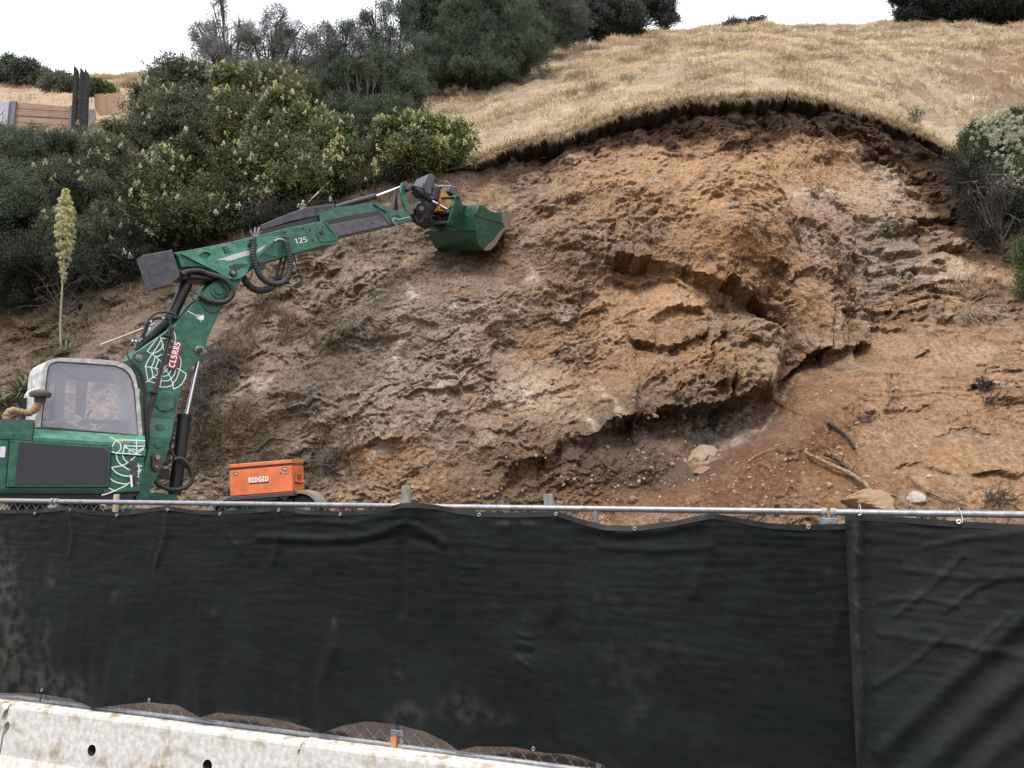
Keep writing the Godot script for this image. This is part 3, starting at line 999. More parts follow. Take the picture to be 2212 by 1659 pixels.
func build_grass() -> void:
	var tufts := [blade_tuft(1, 9, 0.20, 0.20, 0.006, 0.9), blade_tuft(2, 9, 0.26, 0.24, 0.006, 0.75), blade_tuft(3, 8, 0.16, 0.24, 0.007, 1.1)]
	var xf := [[], [], []]
	var cols := [[], [], []]
	var r := RandomNumberGenerator.new()
	r.seed = 77
	var w := (NA - 1) / 2 + 1
	var cn := noise(51, 0.4, 4)
	var pn := noise(52, 0.9, 3)
	var rows := []
	for i in 150000:
		var gi := r.randf() * (w - 2)
		var gj := 2.0 + pow(r.randf(), 0.85) * (NG - 1)
		var ii := int(gi)
		var jj := int(gj)
		var p := gpos[jj * w + ii].lerp(gpos[jj * w + ii + 1], gi - ii).lerp(gpos[(jj + 1) * w + ii], gj - jj)
		var a := p.x / -p.z
		if a < -0.70 or a > 0.72:
			continue
		var px := pix(p)
		# bare soil where the hill has slumped, thin under the trees
		var bare := exp(-((px.x - 2180.0) / 130.0) ** 2 - ((px.y - 155.0) / 60.0) ** 2)
		if px.x > 1850.0:
			bare = maxf(bare, 0.9 * smoothstep(0.05, 0.35, cn.get_noise_2d(p.x * 2.2, p.z * 2.2 + 80.0)))
		bare = maxf(bare, 0.9 * exp(-((px.x - 960.0) / 70.0) ** 2 - ((px.y - 215.0) / 34.0) ** 2))
		if px.x < 900.0 and px.y > 190.0:
			bare = 0.8
		if px.x < 250.0 and px.y > 190.0:
			bare = 0.93
		if r.randf() < bare or pn.get_noise_2d(p.x, p.z) < -0.30 - 0.2 * r.randf():
			continue
		var v := r.randi() % 3
		var b := Basis(Vector3.UP, r.randf_range(0, TAU)).scaled(Vector3.ONE * r.randf_range(0.6, 1.15) * lerpf(0.75, 1.35, clampf((-p.z - 20.0) / 20.0, 0, 1)) * clampf(0.85 + 1.3 * pn.get_noise_2d(p.x * 0.5 + 20.0, p.z * 0.5), 0.35, 1.9))
		b = Basis(Vector3(1, 0, 0.4).normalized(), r.randf_range(0.1, 0.7)) * b
		xf[v].append(Transform3D(b, p - Vector3(0, 0.02, 0)))
		var k := 1.0 + 0.5 * cn.get_noise_2d(p.x, p.z) + r.randf_range(-0.25, 0.25)
		var c := Color(0.60, 0.50, 0.375).lerp(Color(0.44, 0.35, 0.25), clampf(0.35 + 1.2 * cn.get_noise_2d(p.x * 0.6 + 30.0, p.z), 0.0, 1.0))
		cols[v].append(Color(c.r * k, c.g * k, c.b * k))
	# the fringe that hangs over the cut
	for i in 2400:
		var gi := r.randf_range((-0.06 - A0) / (A1 - A0), (0.62 - A0) / (A1 - A0)) * (w - 1)
		var ii := int(gi)
		var p := gpos[2 * w + ii].lerp(gpos[2 * w + ii + 1], gi - ii).lerp(gpos[3 * w + ii], r.randf())
		var v := r.randi() % 3
		var b := Basis(Vector3.RIGHT, r.randf_range(0.4, 1.7)) * Basis(Vector3.UP, r.randf_range(0, TAU)).scaled(Vector3.ONE * r.randf_range(0.5, 1.1))
		xf[v].append(Transform3D(b, p))
		var k := r.randf_range(0.45, 1.0)
		cols[v].append(Color(0.42 * k, 0.31 * k, 0.19 * k))
	var m := leaf_mat("straw", Color.WHITE, 0.8)
	for v in 3:
		var o := scatter("dry_grass", tufts[v], m, self, xf[v], cols[v])
		tag(o, "short dry straw coloured grass covering the hillside above the cut", "grass", "dry grass of the hillside", "stuff")

func build_weeds() -> void:           # thin dead weeds and roots on the bank
	var tufts := [blade_tuft(11, 8, 0.24, 0.16, 0.004, 0.7), blade_tuft(12, 6, 0.34, 0.14, 0.004, 0.5)]
	var xf := [[], []]
	var cols := [[], []]
	var r := RandomNumberGenerator.new()
	r.seed = 78
	var wn := noise(53, 0.7, 3)
	for z in [[560, 720, 130, 90, 900], [480, 900, 70, 130, 1100], [640, 660, 90, 60, 500], [560, 1010, 90, 60, 450], [720, 960, 70, 90, 350], [250, 700, 200, 60, 700], [800, 400, 120, 40, 900], [760, 440, 150, 40, 700], [700, 1030, 60, 40, 160], [620, 520, 200, 40, 500], [2090, 650, 70, 40, 160], [2130, 880, 80, 60, 60], [60, 800, 120, 60, 300]]:
		for i in z[4]:
			var p := S(z[0] + r.randfn() * z[2] * 0.7, z[1] + r.randfn() * z[3] * 0.7)
			if wn.get_noise_2d(p.x, p.y) < 0.0:
				continue
			var v := r.randi() % 2
			var b := Basis(Vector3(r.randfn(), r.randfn() * 0.2, r.randfn()).normalized(), r.randf_range(0.1, 0.8)) * Basis(Vector3.UP, r.randf_range(0, TAU)).scaled(Vector3.ONE * r.randf_range(0.6, 1.3))
			xf[v].append(Transform3D(Basis(Vector3.RIGHT, 0.45) * b, p))
			var k := r.randf_range(0.5, 1.2)
			cols[v].append(Color(0.205 * k, 0.155 * k, 0.105 * k))
	var m := leaf_mat("straw", Color.WHITE, 0.8)
	for v in 2:
		var o := scatter("dead_weeds", tufts[v], m, self, xf[v], cols[v])
		tag(o, "thin dead brown weeds growing on the bare earth bank", "weeds", "dead weeds of the bank", "stuff")

func build_plants() -> void:
	var toy := Color(0.075, 0.088, 0.042)
	var grey := Color(0.080, 0.090, 0.060)
	var darkg := Color(0.040, 0.055, 0.030)
	var oak := Color(0.034, 0.046, 0.030)
	var cream := Color(0.55, 0.53, 0.31)
	var fl := "cream flowered shrubs on the slope"
	shrub("flowering_shrub", "greyish flowering shrub beside the brown plywood sheet", "shrub", fl, Vector2(400, 345), [[395, 185, 1.6, 78, 66], [345, 250, 0.6, 72, 66], [445, 255, 0.6, 76, 62], [300, 290, 0.2, 60, 40]], "broad", Color(0.128, 0.138, 0.096), 90, 300, Color(0.52, 0.51, 0.38))
	shrub("flowering_shrub", "pale topped flowering shrub below the sparse grey trees", "shrub", fl, Vector2(555, 340), [[540, 195, 1.6, 76, 56], [620, 225, 1.6, 80, 56], [520, 262, 0.6, 74, 60]], "broad", Color(0.124, 0.136, 0.074), 90, 300, cream)
	shrub("flowering_shrub", "broad yellow green flowering shrub above the raised excavator arm", "shrub", fl, Vector2(650, 455), [[640, 285, 1.2, 86, 66], [710, 330, 0.4, 66, 70], [590, 350, 0.4, 84, 70], [660, 385, -0.2, 86, 56], [735, 370, 0.0, 40, 56]], "broad", Color(0.108, 0.124, 0.058), 90, 300, cream)
	shrub("flowering_shrub", "flowering shrub with the densest cream heads, above the grey arm box", "shrub", fl, Vector2(430, 525), [[420, 385, 1.0, 92, 66], [360, 420, 0.4, 84, 76], [500, 415, 0.2, 80, 66], [420, 470, -0.3, 92, 50], [345, 480, 0.0, 50, 50], [540, 460, 0.0, 50, 40]], "broad", Color(0.078, 0.092, 0.048), 90, 300, Color(0.60, 0.57, 0.36))
	shrub("flowering_shrub", "small round flowering shrub just left of the grass edge", "shrub", fl, Vector2(905, 398), [[850, 300, 0.5, 58, 40], [920, 288, 0.6, 70, 42], [985, 300, 0.4, 48, 38], [900, 335, 0.0, 70, 38], [970, 335, 0.2, 46, 34]], "broad", Color(0.122, 0.136, 0.060), 70, 170, Color(0.44, 0.45, 0.22), -0.18)
	shrub("dark_shrub", "dark green shrub at the left edge below the retaining wall", "shrub", "dark shrubs left of the flowers", Vector2(50, 560), [[60, 335, 2.0, 90, 66], [-20, 370, 1.6, 90, 80], [60, 430, 0.8, 110, 80], [-40, 470, 0.4, 90, 80]], "small", Color(0.098, 0.122, 0.078), 95, 0)
	shrub("dark_shrub", "dark green shrub behind the tall cream yucca spike", "shrub", "dark shrubs left of the flowers", Vector2(200, 600), [[190, 340, 2.4, 84, 60], [245, 390, 1.6, 76, 80], [170, 440, 1.0, 90, 80], [255, 500, 0.4, 76, 70], [180, 530, 0.2, 90, 56]], "small", Color(0.088, 0.102, 0.066), 95, 110, Color(0.40, 0.40, 0.24))
	shrub("low_dark_shrub", "low shaded shrub with bare twigs behind the yucca stalk", "shrub", "", Vector2(150, 665), [[70, 560, 0.6, 110, 60], [190, 580, 0.3, 90, 50], [270, 590, 0.3, 60, 44], [10, 620, 0.4, 90, 50]], "small", Color(0.034, 0.042, 0.030), 80, 0, cream, -0.05)
	shrub("low_brush", "low dark brush under the densest flowering shrub", "shrub", "", Vector2(380, 560), [[330, 520, 0.3, 70, 40], [420, 525, 0.2, 70, 30], [300, 560, 0.1, 60, 30]], "small", Color(0.036, 0.040, 0.028), 60, 16, Color(0.5, 0.5, 0.4), -0.05)
	shrub("low_brush", "low dry brush with white specks above the middle of the arm", "shrub", "", Vector2(570, 500), [[520, 480, 0.3, 60, 30], [600, 470, 0.2, 70, 34], [670, 455, 0.2, 60, 26]], "small", Color(0.050, 0.048, 0.034), 50, 24, Color(0.6, 0.6, 0.52), -0.02)
	shrub("low_brush", "thin brush under the small round flowering shrub", "shrub", "", Vector2(800, 420), [[760, 395, 0.3, 50, 30], [830, 385, 0.2, 50, 34], [790, 340, 0.5, 40, 36]], "small", Color(0.070, 0.072, 0.040), 55, 30, Color(0.5, 0.5, 0.3), -0.02)
	shrub("dark_shrub", "dense dark shrub between the flowering shrubs and the oak", "shrub", "", Vector2(780, 325), [[740, 195, 2.2, 70, 56], [805, 180, 2.4, 60, 60], [770, 260, 0.8, 74, 50], [840, 250, 0.8, 62, 46], [880, 195, 1.6, 60, 50]], "small", Color(0.078, 0.104, 0.068), 95, 0)
	var gt := "sparse grey trees on the skyline"
	shrub("sparse_tree", "tallest sparse grey tree, its branches bare against the sky", "tree", gt, Vector2(500, 215), [[465, 60, 1.0, 34, 60], [500, 105, 0.0, 70, 50], [440, 95, 0.0, 40, 24], [478, 8, 0.5, 20, 34], [428, 62, 0.4, 26, 14], [520, 60, 0.3, 30, 40], [470, 120, 0.0, 70, 34]], "wisp", Color(0.165, 0.170, 0.172), 17, 0, cream, 0.0)
	shrub("sparse_tree", "grey green tree with a pointed top right of the bare one", "tree", gt, Vector2(590, 215), [[580, 115, 0.0, 66, 70], [598, 50, 0.3, 32, 52], [650, 120, 0.0, 56, 56], [545, 90, 0.0, 40, 40], [640, 75, 0.2, 34, 34], [585, 165, -0.3, 80, 36]], "wisp", Color(0.125, 0.140, 0.128), 24, 0, cream, -0.02)
	shrub("sparse_tree", "bushy grey green tree before the pale bare patch of hill", "tree", gt, Vector2(720, 235), [[715, 115, 0.0, 58, 54], [748, 78, 0.2, 40, 46], [690, 150, 0.0, 44, 46], [785, 120, 0.0, 50, 60], [705, 75, 0.3, 30, 26], [735, 190, -0.3, 64, 40], [800, 185, -0.3, 50, 40]], "wisp", Color(0.108, 0.126, 0.112), 25, 0, cream, -0.02)
	shrub("sparse_tree", "thin airy tree just left of the dark oak", "tree", gt, Vector2(850, 225), [[845, 70, 0.4, 44, 76], [803, 40, 0.4, 26, 46], [880, 125, 0.0, 66, 56], [830, 150, 0.0, 60, 50], [790, 190, -0.2, 50, 30], [812, 90, 0.2, 44, 50], [870, 30, 0.5, 30, 40]], "wisp", Color(0.100, 0.124, 0.102), 26, 0, cream, -0.02)
	shrub("oak_tree", "dark green oak touching the top of the picture", "tree", "oaks on the skyline", Vector2(955, 160), [[930, 50, 0.0, 70, 70], [985, 15, 0.0, 80, 64], [915, 0, 0.4, 56, 50], [1050, -15, 0.4, 90, 60], [960, 100, -0.2, 60, 40]], "oak", Color(0.056, 0.082, 0.056), 44, 0, cream, -0.2)
	shrub("bushy_tree", "grey green bushy tree with splayed bare stems at the grass edge", "tree", "", Vector2(1055, 195), [[1050, 95, 0.0, 100, 74], [995, 130, -0.2, 76, 56], [1120, 105, 0.1, 86, 68], [1075, 35, 0.3, 96, 62], [1055, 155, -0.6, 72, 28], [930, 150, 0.0, 60, 46], [1000, 60, 0.2, 60, 50]], "small", Color(0.080, 0.108, 0.074), 72, 0, cream, -0.3)
	shrub("bushy_tree", "dusky tree with thin leaning trunks right of the bushy one", "tree", "", Vector2(1150, 138), [[1160, 65, 0.0, 74, 48], [1195, 35, 0.3, 76, 52], [1140, 92, -0.3, 46, 28], [1220, 66, 0.2, 50, 40], [1150, 10, 0.4, 70, 40]], "small", Color(0.070, 0.088, 0.066), 60, 0)
	shrub("oak_tree", "wide dusky oak crowning the grass slope", "tree", "oaks on the skyline", Vector2(1290, 92), [[1265, 45, 0.0, 86, 52], [1335, 48, 0.2, 66, 38], [1230, 10, 0.4, 80, 44], [1320, 5, 0.6, 80, 40]], "oak", Color(0.066, 0.072, 0.070), 44, 0, cream, -0.22)
	shrub("oak_tree", "oak bough arching over the sky at the right end of the trees", "tree", "oaks on the skyline", Vector2(1345, 78), [[1395, 4, 0.4, 62, 30], [1440, 36, 0.2, 24, 26], [1355, 0, 0.6, 56, 28], [1430, 5, 0.2, 34, 24], [1372, 40, 0.3, 24, 18]], "oak", Color(0.066, 0.070, 0.072), 42, 0, cream, -0.12)
	shrub("oak_tree", "black green oak at the top right corner", "tree", "oaks on the skyline", Vector2(2120, 54), [[2075, 5, 0.4, 106, 36], [2180, 2, 0.6, 120, 46], [1990, 0, 0.4, 66, 20], [1962, 32, 0.2, 26, 10], [2120, 32, 0.2, 100, 16]], "oak", Color(0.038, 0.048, 0.046), 48, 0, cream, -0.16)
	shrub("ridge_bush", "blue green bush row end on the far left skyline", "bush", "bushes on the far left ridge", Vector2(40, 186), [[50, 158, 0.0, 50, 25], [10, 158, 0.2, 40, 24], [85, 168, 0.0, 36, 18]], "oak", Color(0.105, 0.135, 0.110), 40, 0)
	shrub("ridge_bush", "brownish bush left of the black posts", "bush", "bushes on the far left ridge", Vector2(130, 200), [[132, 180, 0.0, 30, 22], [112, 186, 0.0, 24, 16]], "oak", Color(0.130, 0.125, 0.095), 40, 0)
	shrub("ridge_bush", "small bright green bush right of the black posts", "bush", "bushes on the far left ridge", Vector2(210, 206), [[206, 190, 0.0, 28, 15], [222, 194, 0.0, 20, 11]], "oak", Color(0.085, 0.130, 0.070), 44, 0)
	shrub("ridge_bush", "tiny low bush alone on the bare ridge", "bush", "", Vector2(1610, 60), [[1585, 54, 0.0, 26, 5], [1630, 51, 0.0, 22, 6]], "oak", Color(0.10, 0.105, 0.085), 40, 0)
	# right-hand end of the cut
	var u := shrub("buckwheat_shrub", "shrub crowned with small white flowers at the right edge", "shrub", "", Vector2(2140, 385), [[2140, 300, 0.5, 56, 44], [2190, 320, 0.3, 60, 60], [2110, 330, 0.2, 40, 40], [2200, 270, 0.8, 50, 30], [2175, 380, -0.1, 50, 36]], "small", Color(0.085, 0.105, 0.055), 70, 0)
	var r := RandomNumberGenerator.new()
	r.seed = 5
	var xf := []
	var cc := []
	var ub := u.position
	for i in 330:
		var q := Vector2(2165 + r.randfn() * 30, 285 + r.randfn() * 24)
		if i % 5 == 0:
			q = Vector2(2195 + r.randfn() * 22, 350 + r.randfn() * 40)
		xf.append(Transform3D(any_basis(r, r.randf_range(0.6, 1.1)), at(q.x, q.y, -ub.z + 0.5 - 0.9 * r.randf() - (q.y - 250.0) * 0.005) - ub))
		var k := r.randf_range(0.7, 1.0)
		cc.append(Color(0.50 * k, 0.48 * k, 0.41 * k))
	scatter("white_flowers", clumps("bloom")[0], leaf_mat("leaf_bloom", Color.WHITE, 0.8), u, xf, cc).set_meta("kind", "stuff")
	shrub("hanging_shrub", "dark half dead shrub hanging off the right end of the cut", "shrub", "", Vector2(2150, 520), [[2110, 400, 0.4, 46, 60], [2160, 450, 0.2, 56, 70], [2200, 470, 0.2, 40, 80], [2130, 500, 0.0, 46, 40], [2085, 350, 0.5, 36, 36], [2095, 430, 0.2, 30, 60]], "small", Color(0.030, 0.031, 0.026), 44, 0, cream, 0.0)
	shrub("green_shrub", "bright green leafy shrub cut off by the right edge", "shrub", "", Vector2(2212, 660), [[2214, 560, 0.2, 14, 40], [2220, 625, 0.1, 18, 44]], "wisp", Color(0.085, 0.115, 0.055), 70, 0)
	shrub("broom_tuft", "single green wiry tuft on the turf edge", "plant", "", Vector2(1978, 278), [[1975, 258, 0.0, 14, 14], [1982, 240, 0.0, 10, 14]], "wisp", Color(0.27, 0.245, 0.15), 22, 0)
	tangle("dead_twigs", "bare grey twigs hanging below the dark shrub by the yucca", "twigs", Vector2(200, 620), Vector3(1.1, 0.5, 0.5), 60, 1.1, Color(0.13, 0.105, 0.085), Vector3(0, 0.1, 0.3), 0.011)
	tangle("dead_twigs", "dark twigs trailing down the left edge of the bank", "twigs", Vector2(60, 640), Vector3(0.9, 0.4, 0.5), 40, 1.0, Color(0.075, 0.06, 0.05), Vector3(0, 0.0, 0.3), 0.012)
	tangle("dead_brush", "grey dead brush lying behind the lower boom", "brush", Vector2(490, 800), Vector3(0.45, 0.45, 0.2), 150, 0.75, Color(0.10, 0.085, 0.085), Vector3(-0.5, -0.6, 0.3), 0.008)
	tangle("dead_brush", "dark dry brush on the bank beside the black cylinder", "brush", Vector2(450, 880), Vector3(0.35, 0.35, 0.2), 110, 0.7, Color(0.085, 0.07, 0.06), Vector3(-0.3, -0.6, 0.3), 0.008)
	tangle("hanging_twigs", "bare grey twigs under the white flowered shrub", "twigs", Vector2(2130, 470), Vector3(0.5, 0.8, 0.4), 110, 1.1, Color(0.14, 0.12, 0.105), Vector3(-0.2, -0.5, 0.2), 0.011)
	tangle("root_clump", "dry root clump on the right side of the bank", "roots", Vector2(2085, 675), Vector3(0.25, 0.08, 0.12), 60, 0.55, Color(0.34, 0.27, 0.205), Vector3(0.2, -0.35, 0.4), 0.007)
	tangle("root_clump", "black root clump near the right edge of the bank", "roots", Vector2(2100, 828), Vector3(0.10, 0.05, 0.06), 34, 0.17, Color(0.04, 0.03, 0.025), Vector3(0.1, -0.2, 0.4), 0.012)
	tangle("root_clump", "black roots straggling right of the black clump", "roots", Vector2(2145, 866), Vector3(0.22, 0.04, 0.06), 30, 0.20, Color(0.04, 0.03, 0.025), Vector3(0.3, -0.2, 0.4), 0.012)
	tangle("root_clump", "small dark root clump in the loose talus", "roots", Vector2(1850, 905), Vector3(0.18, 0.05, 0.06), 22, 0.16, Color(0.09, 0.06, 0.045), Vector3(0.2, -0.2, 0.4), 0.010)
	tangle("root_clump", "blackish roots by the bottom right of the bank", "roots", Vector2(2140, 1078), Vector3(0.2, 0.05, 0.1), 40, 0.3, Color(0.06, 0.05, 0.035), Vector3(0.0, 0.1, 0.5), 0.008)
	tangle("exposed_roots", "thin pale roots dangling beneath the bucket", "roots", Vector2(965, 610), Vector3(0.45, 0.15, 0.08), 22, 0.5, Color(0.34, 0.27, 0.19), Vector3(0.0, -1.2, 0.3), 0.006, 1)
	tangle("exposed_roots", "dark roots spreading on the bank right of the orange chest", "roots", Vector2(715, 1010), Vector3(0.18, 0.12, 0.06), 22, 0.55, Color(0.10, 0.075, 0.055), Vector3(0.0, 0.5, 0.5), 0.012)
	tangle("exposed_roots", "pale roots dangling from the turf overhang", "roots", Vector2(1960, 262), Vector3(0.5, 0.1, 0.1), 8, 0.5, Color(0.30, 0.24, 0.17), Vector3(0.0, -1.2, 0.3), 0.006, 1)
	build_yucca()
	build_weeds()
	build_grass()

func rosette(called: String, label: String, base: Vector2, n: int, length: float, c: Color, flat := 0.5) -> Node3D:
	var r := RandomNumberGenerator.new()
	r.seed = int(base.x * 5 + base.y)
	var b := S(base.x, base.y)
	var o := thing(called, label, "yucca", b)
	for i in n:
		var st := mb()
		var t := r.randf_range(0, TAU)
		var el := r.randf_range(-0.15, 1.0)
		var dir := (Vector3(cos(t), 0, sin(t)) * cos(el) + Vector3.UP * sin(el) + Vector3(0, 0, 0.25)).normalized()
		var s := dir.cross(Vector3.UP).normalized()
		var l := length * r.randf_range(0.6, 1.1)
		var w := 0.014
		var p0 := b + dir * 0.05
		var p1 := b + dir * l * 0.5 + Vector3(0, -0.02, 0)
		var p2 := b + dir * l + Vector3(0, -l * 0.22 * flat, 0)
		var nn := s.cross(dir) * w * 0.6
		tri(st, p0 - s * w, p0 + s * w, p1 + s * w)
		tri(st, p0 - s * w, p1 + s * w, p1 - s * w)
		tri(st, p1 - s * w, p1 + s * w, p2)
		tri(st, p0 - s * w, p1 - s * w, p1 - nn)
		tri(st, p0 + s * w, p1 - nn, p1 + s * w)
		build(st, "leaf", leaf_mat("yucca_%d" % int(c.r * 1000), c.linear_to_srgb()), o)
	return o

func build_yucca() -> void:
	var o := rosette("blooming_yucca", "tall yucca with one cream flower spike on a bare stalk", Vector2(132, 765), 54, 0.75, Color(0.20, 0.20, 0.14))
	var b := o.position
	var d := -b.z
	var st := mb()
	var pts := []
	for q in [[132, 765], [131, 690], [136, 600], [140, 520], [142, 450], [141, 412]]:
		pts.append(at(q[0], q[1], d))
	pts = curve(pts, 4)
	var rs := []
	for i in pts.size():
		rs.append(lerpf(0.028, 0.006, float(i) / pts.size()))
	tube(st, pts, rs, 6)
	var r := RandomNumberGenerator.new()
	r.seed = 3
	for i in 16:          # dry bracts along the stalk
		var p: Vector3 = pts[1 + i * 10 / 16]
		p = p.lerp(pts[2 + i * 10 / 16], r.randf())
		var t := r.randf_range(0, TAU)
		tube(st, [p, p + Vector3(cos(t) * 0.04, 0.10, sin(t) * 0.04)], [0.012, 0.002], 4, false)
	build(st, "stalk", mat("yucca_stalk", lin(0.24, 0.215, 0.14), 0.8), o, true)
	var xf := []
	var cols := []
	for i in 560:
		var t := pow(r.randf(), 0.85)                 # 0 at the bottom of the spike
		var y := lerpf(612.0, 410.0, t)
		var half := polyline_y(v2s([0.0, 3, 0.15, 7, 0.4, 14, 0.6, 17, 0.75, 17, 0.9, 10, 1.0, 3]), t)
		var c: Vector3 = at(polyline_y(v2s([410, 141, 450, 142, 520, 140, 600, 136, 640, 134]), y), y, d)
		var ang := r.randf_range(0, TAU)
		var rad := half / F * d * sqrt(r.randf_range(0.05, 1.45))
		if t < 0.5 and r.randf() > 0.18 + t * 1.2:
			continue
		xf.append(Transform3D(any_basis(r, r.randf_range(0.6, 0.95)), c + Vector3(cos(ang), 0, sin(ang)) * rad - b))
		var k := r.randf_range(0.75, 1.1)
		var col := Color(0.62, 0.56, 0.36).lerp(Color(0.60, 0.60, 0.30), t * r.randf())
		cols.append(Color(col.r * k, col.g * k, col.b * k))
	scatter("flower_spike", clumps("bloom")[1], leaf_mat("leaf_bloom", Color.WHITE, 0.8), o, xf, cols).set_meta("kind", "stuff")
	rosette("leafy_yucca", "grey green yucca without flowers behind the cab at the left edge", Vector2(55, 850), 120, 0.95, Color(0.115, 0.130, 0.095), 1.2)
	rosette("leafy_yucca", "second grey yucca low at the left picture edge", Vector2(10, 880), 80, 0.8, Color(0.10, 0.115, 0.085), 1.2)

# ---------------------------------------------------------------- fence, screen, barriers, ground
const FD := Vector3(0.9389, 0.0, 0.3443)       # along the fence, to the right and nearer
const FN := Vector3(-0.3443, 0.0, 0.9389)      # from the fence towards the pavement
const FP0 := Vector3(-4.9, 0.0, -7.862)
const RAIL_Y := 2.574
const FOOT_Y := 0.774

func fence(s: float, y: float, off: float) -> Vector3:
	return FP0 + FD * s + FN * off + Vector3(0, y, 0)

func on_fence(px: float, py: float, off := 0.0) -> Vector2:       # photo pixel -> (along, height) on the fence
	var r := ray(px, py)
	var t := (FP0 + FN * off - EYE).dot(FN) / r.dot(FN)
	var p := EYE + r * t
	return Vector2((p - FP0).dot(FD), p.y)

func chain_link(st: SurfaceTool, s0: float, s1: float, y0: float, y1: float) -> void:
	var p := 0.058
	var n := int((s1 - s0) / p)
	var k := int((y1 - y0) / p)
	for i in n:
		var pts := []
		for j in k + 1:
			var z := 0.0035 if j % 2 == 0 else -0.0035
			pts.append(fence(s0 + (i + (0.0 if (i + j) % 2 == 0 else 1.0)) * p, y0 + j * p + (0.004 if j == k else 0.0), z - 0.004))
		# neighbouring wires hook behind one another at every other knuckle
		tube(st, pts, 0.0021, 3, false, FN)

func build_fence() -> void:
	var galv := mat("galvanised_pipe", lin(0.30, 0.305, 0.325), 0.42, 0.45)
	galv.albedo_texture = noise_tex(61, 0.03, 0.72, 1.0, 4, 256)
	galv.uv1_triplanar = true
	galv.uv1_world_triplanar = true
	galv.uv1_scale = Vector3.ONE * 2.0
	var dirty := mat("dirty_pipe", lin(0.24, 0.23, 0.215), 0.7, 0.2)
	var wire := mat("fence_wire", lin(0.32, 0.32, 0.33), 0.5, 0.3)
	var js := [-2.75, on_fence(118, 1083).x, on_fence(868, 1091).x, on_fence(1790, 1103).x, 11.6]
	var labels := ["chain link panel with a dirty top rail at the far left", "chain link panel in front of the excavator house and orange chest", "chain link panel whose mesh shows above the sagging screen in the middle", "chain link panel under the glossier screen at the right"]
	for i in 4:
		var s0: float = js[i] + 0.03
		var s1: float = js[i + 1] - 0.03
		var o := thing("fence_panel", labels[i], "fence", fence(s0, 0.7, 0), "temporary chain link panels")
		var m := dirty if i == 0 else galv
		var st := mb()
		tube(st, [fence(s0 - 0.02, RAIL_Y, 0), fence(s1 + 0.02, RAIL_Y, 0)], 0.0215, 12, true, FN)
		build(st, "top_rail", m, o, true)
		st = mb()
		tube(st, [fence(s0 - 0.02, FOOT_Y, 0), fence(s1 + 0.02, FOOT_Y, 0)], 0.0195, 12, true, FN)
		build(st, "bottom_rail", galv, o, true)
		for s in [s0, (s0 + s1) * 0.5, s1]:
			st = mb()
			tube(st, [fence(s, FOOT_Y - 0.06, -0.002), fence(s, RAIL_Y + 0.001, -0.002)], 0.0195, 12, true, FN)
			build(st, "post", galv, o, true)
		st = mb()
		chain_link(st, s0 - 0.01, s1, FOOT_Y - 0.015, RAIL_Y + 0.03)
		build(st, "chain_link_mesh", wire, o, true).set_meta("kind", "stuff")
		if i > 0:     # saddle clamps that hold the panels together
			for y in [RAIL_Y - 0.06, FOOT_Y + 0.10]:
				st = mb()
				box(st, fence(js[i], y, 0.02), FD * 0.055, Vector3.UP * 0.022, FN * 0.006, 0.003)
				box(st, fence(js[i], y, -0.024), FD * 0.055, Vector3.UP * 0.022, FN * 0.006, 0.003)
				tube(st, [fence(js[i], y, 0.05), fence(js[i], y, -0.04)], 0.008, 6)
				build(st, "clamp", galv, o)
			st = mb()
			tube(st, [fence(js[i] - 0.045, RAIL_Y, 0), fence(js[i] - 0.012, RAIL_Y, 0)], 0.028, 12, true, FN)
			tube(st, [fence(js[i] + 0.012, RAIL_Y - 0.001, 0), fence(js[i] + 0.045, RAIL_Y - 0.001, 0)], 0.028, 12, true, FN)
			build(st, "rail_end_cup", dirty, o, true)
	# grey lumber behind the fence
	var grey := mat("weathered_lumber", lin(0.30, 0.295, 0.26), 0.9)
	grey.albedo_texture = noise_tex(62, 0.02, 0.6, 1.0, 4, 256)
	grey.uv1_triplanar = true
	grey.uv1_scale = Vector3(14, 1.2, 14)
	var fresh := mat("pale_lumber", lin(0.42, 0.35, 0.23), 0.9)
	for q in [[878, 1049, 0.035, 0.0, "grey lumber stake rising behind the rail where the screen bulges", grey], [1184, 1067, 0.035, 0.06, "grey lumber stake leaning behind the rail near the middle", grey], [252, 1068, 0.020, -0.02, "pale stake poking up in front of the excavator house", fresh]]:
		var r := ray(q[0], q[1])
		var t := (FP0 - FN * 0.10 - EYE).dot(FN) / r.dot(FN)
		var top := EYE + r * t
		var st := mb()
		var up: Vector3 = (Vector3.UP - FD * q[3] * 2.0).normalized()
		box(st, top - up * 0.92, FD * q[2], up * 0.92, FN * 0.018, 0.003)
		var o := build(st, "wood_stake", q[5], self)
		tag(o, q[4], "stake", "stakes behind the fence")
	var st := mb()
	var wb := on_fence(852, 1603)
	box(st, fence(wb.x, wb.y, 0.012), FD * 0.026, Vector3.UP * 0.075 + FD * 0.006, FN * 0.010, 0.003)
	tag(build(st, "wood_wedge", mat("rusty_wood", lin(0.42, 0.19, 0.09), 0.9), self), "small reddish wooden wedge between two panel posts above the barrier", "wedge")

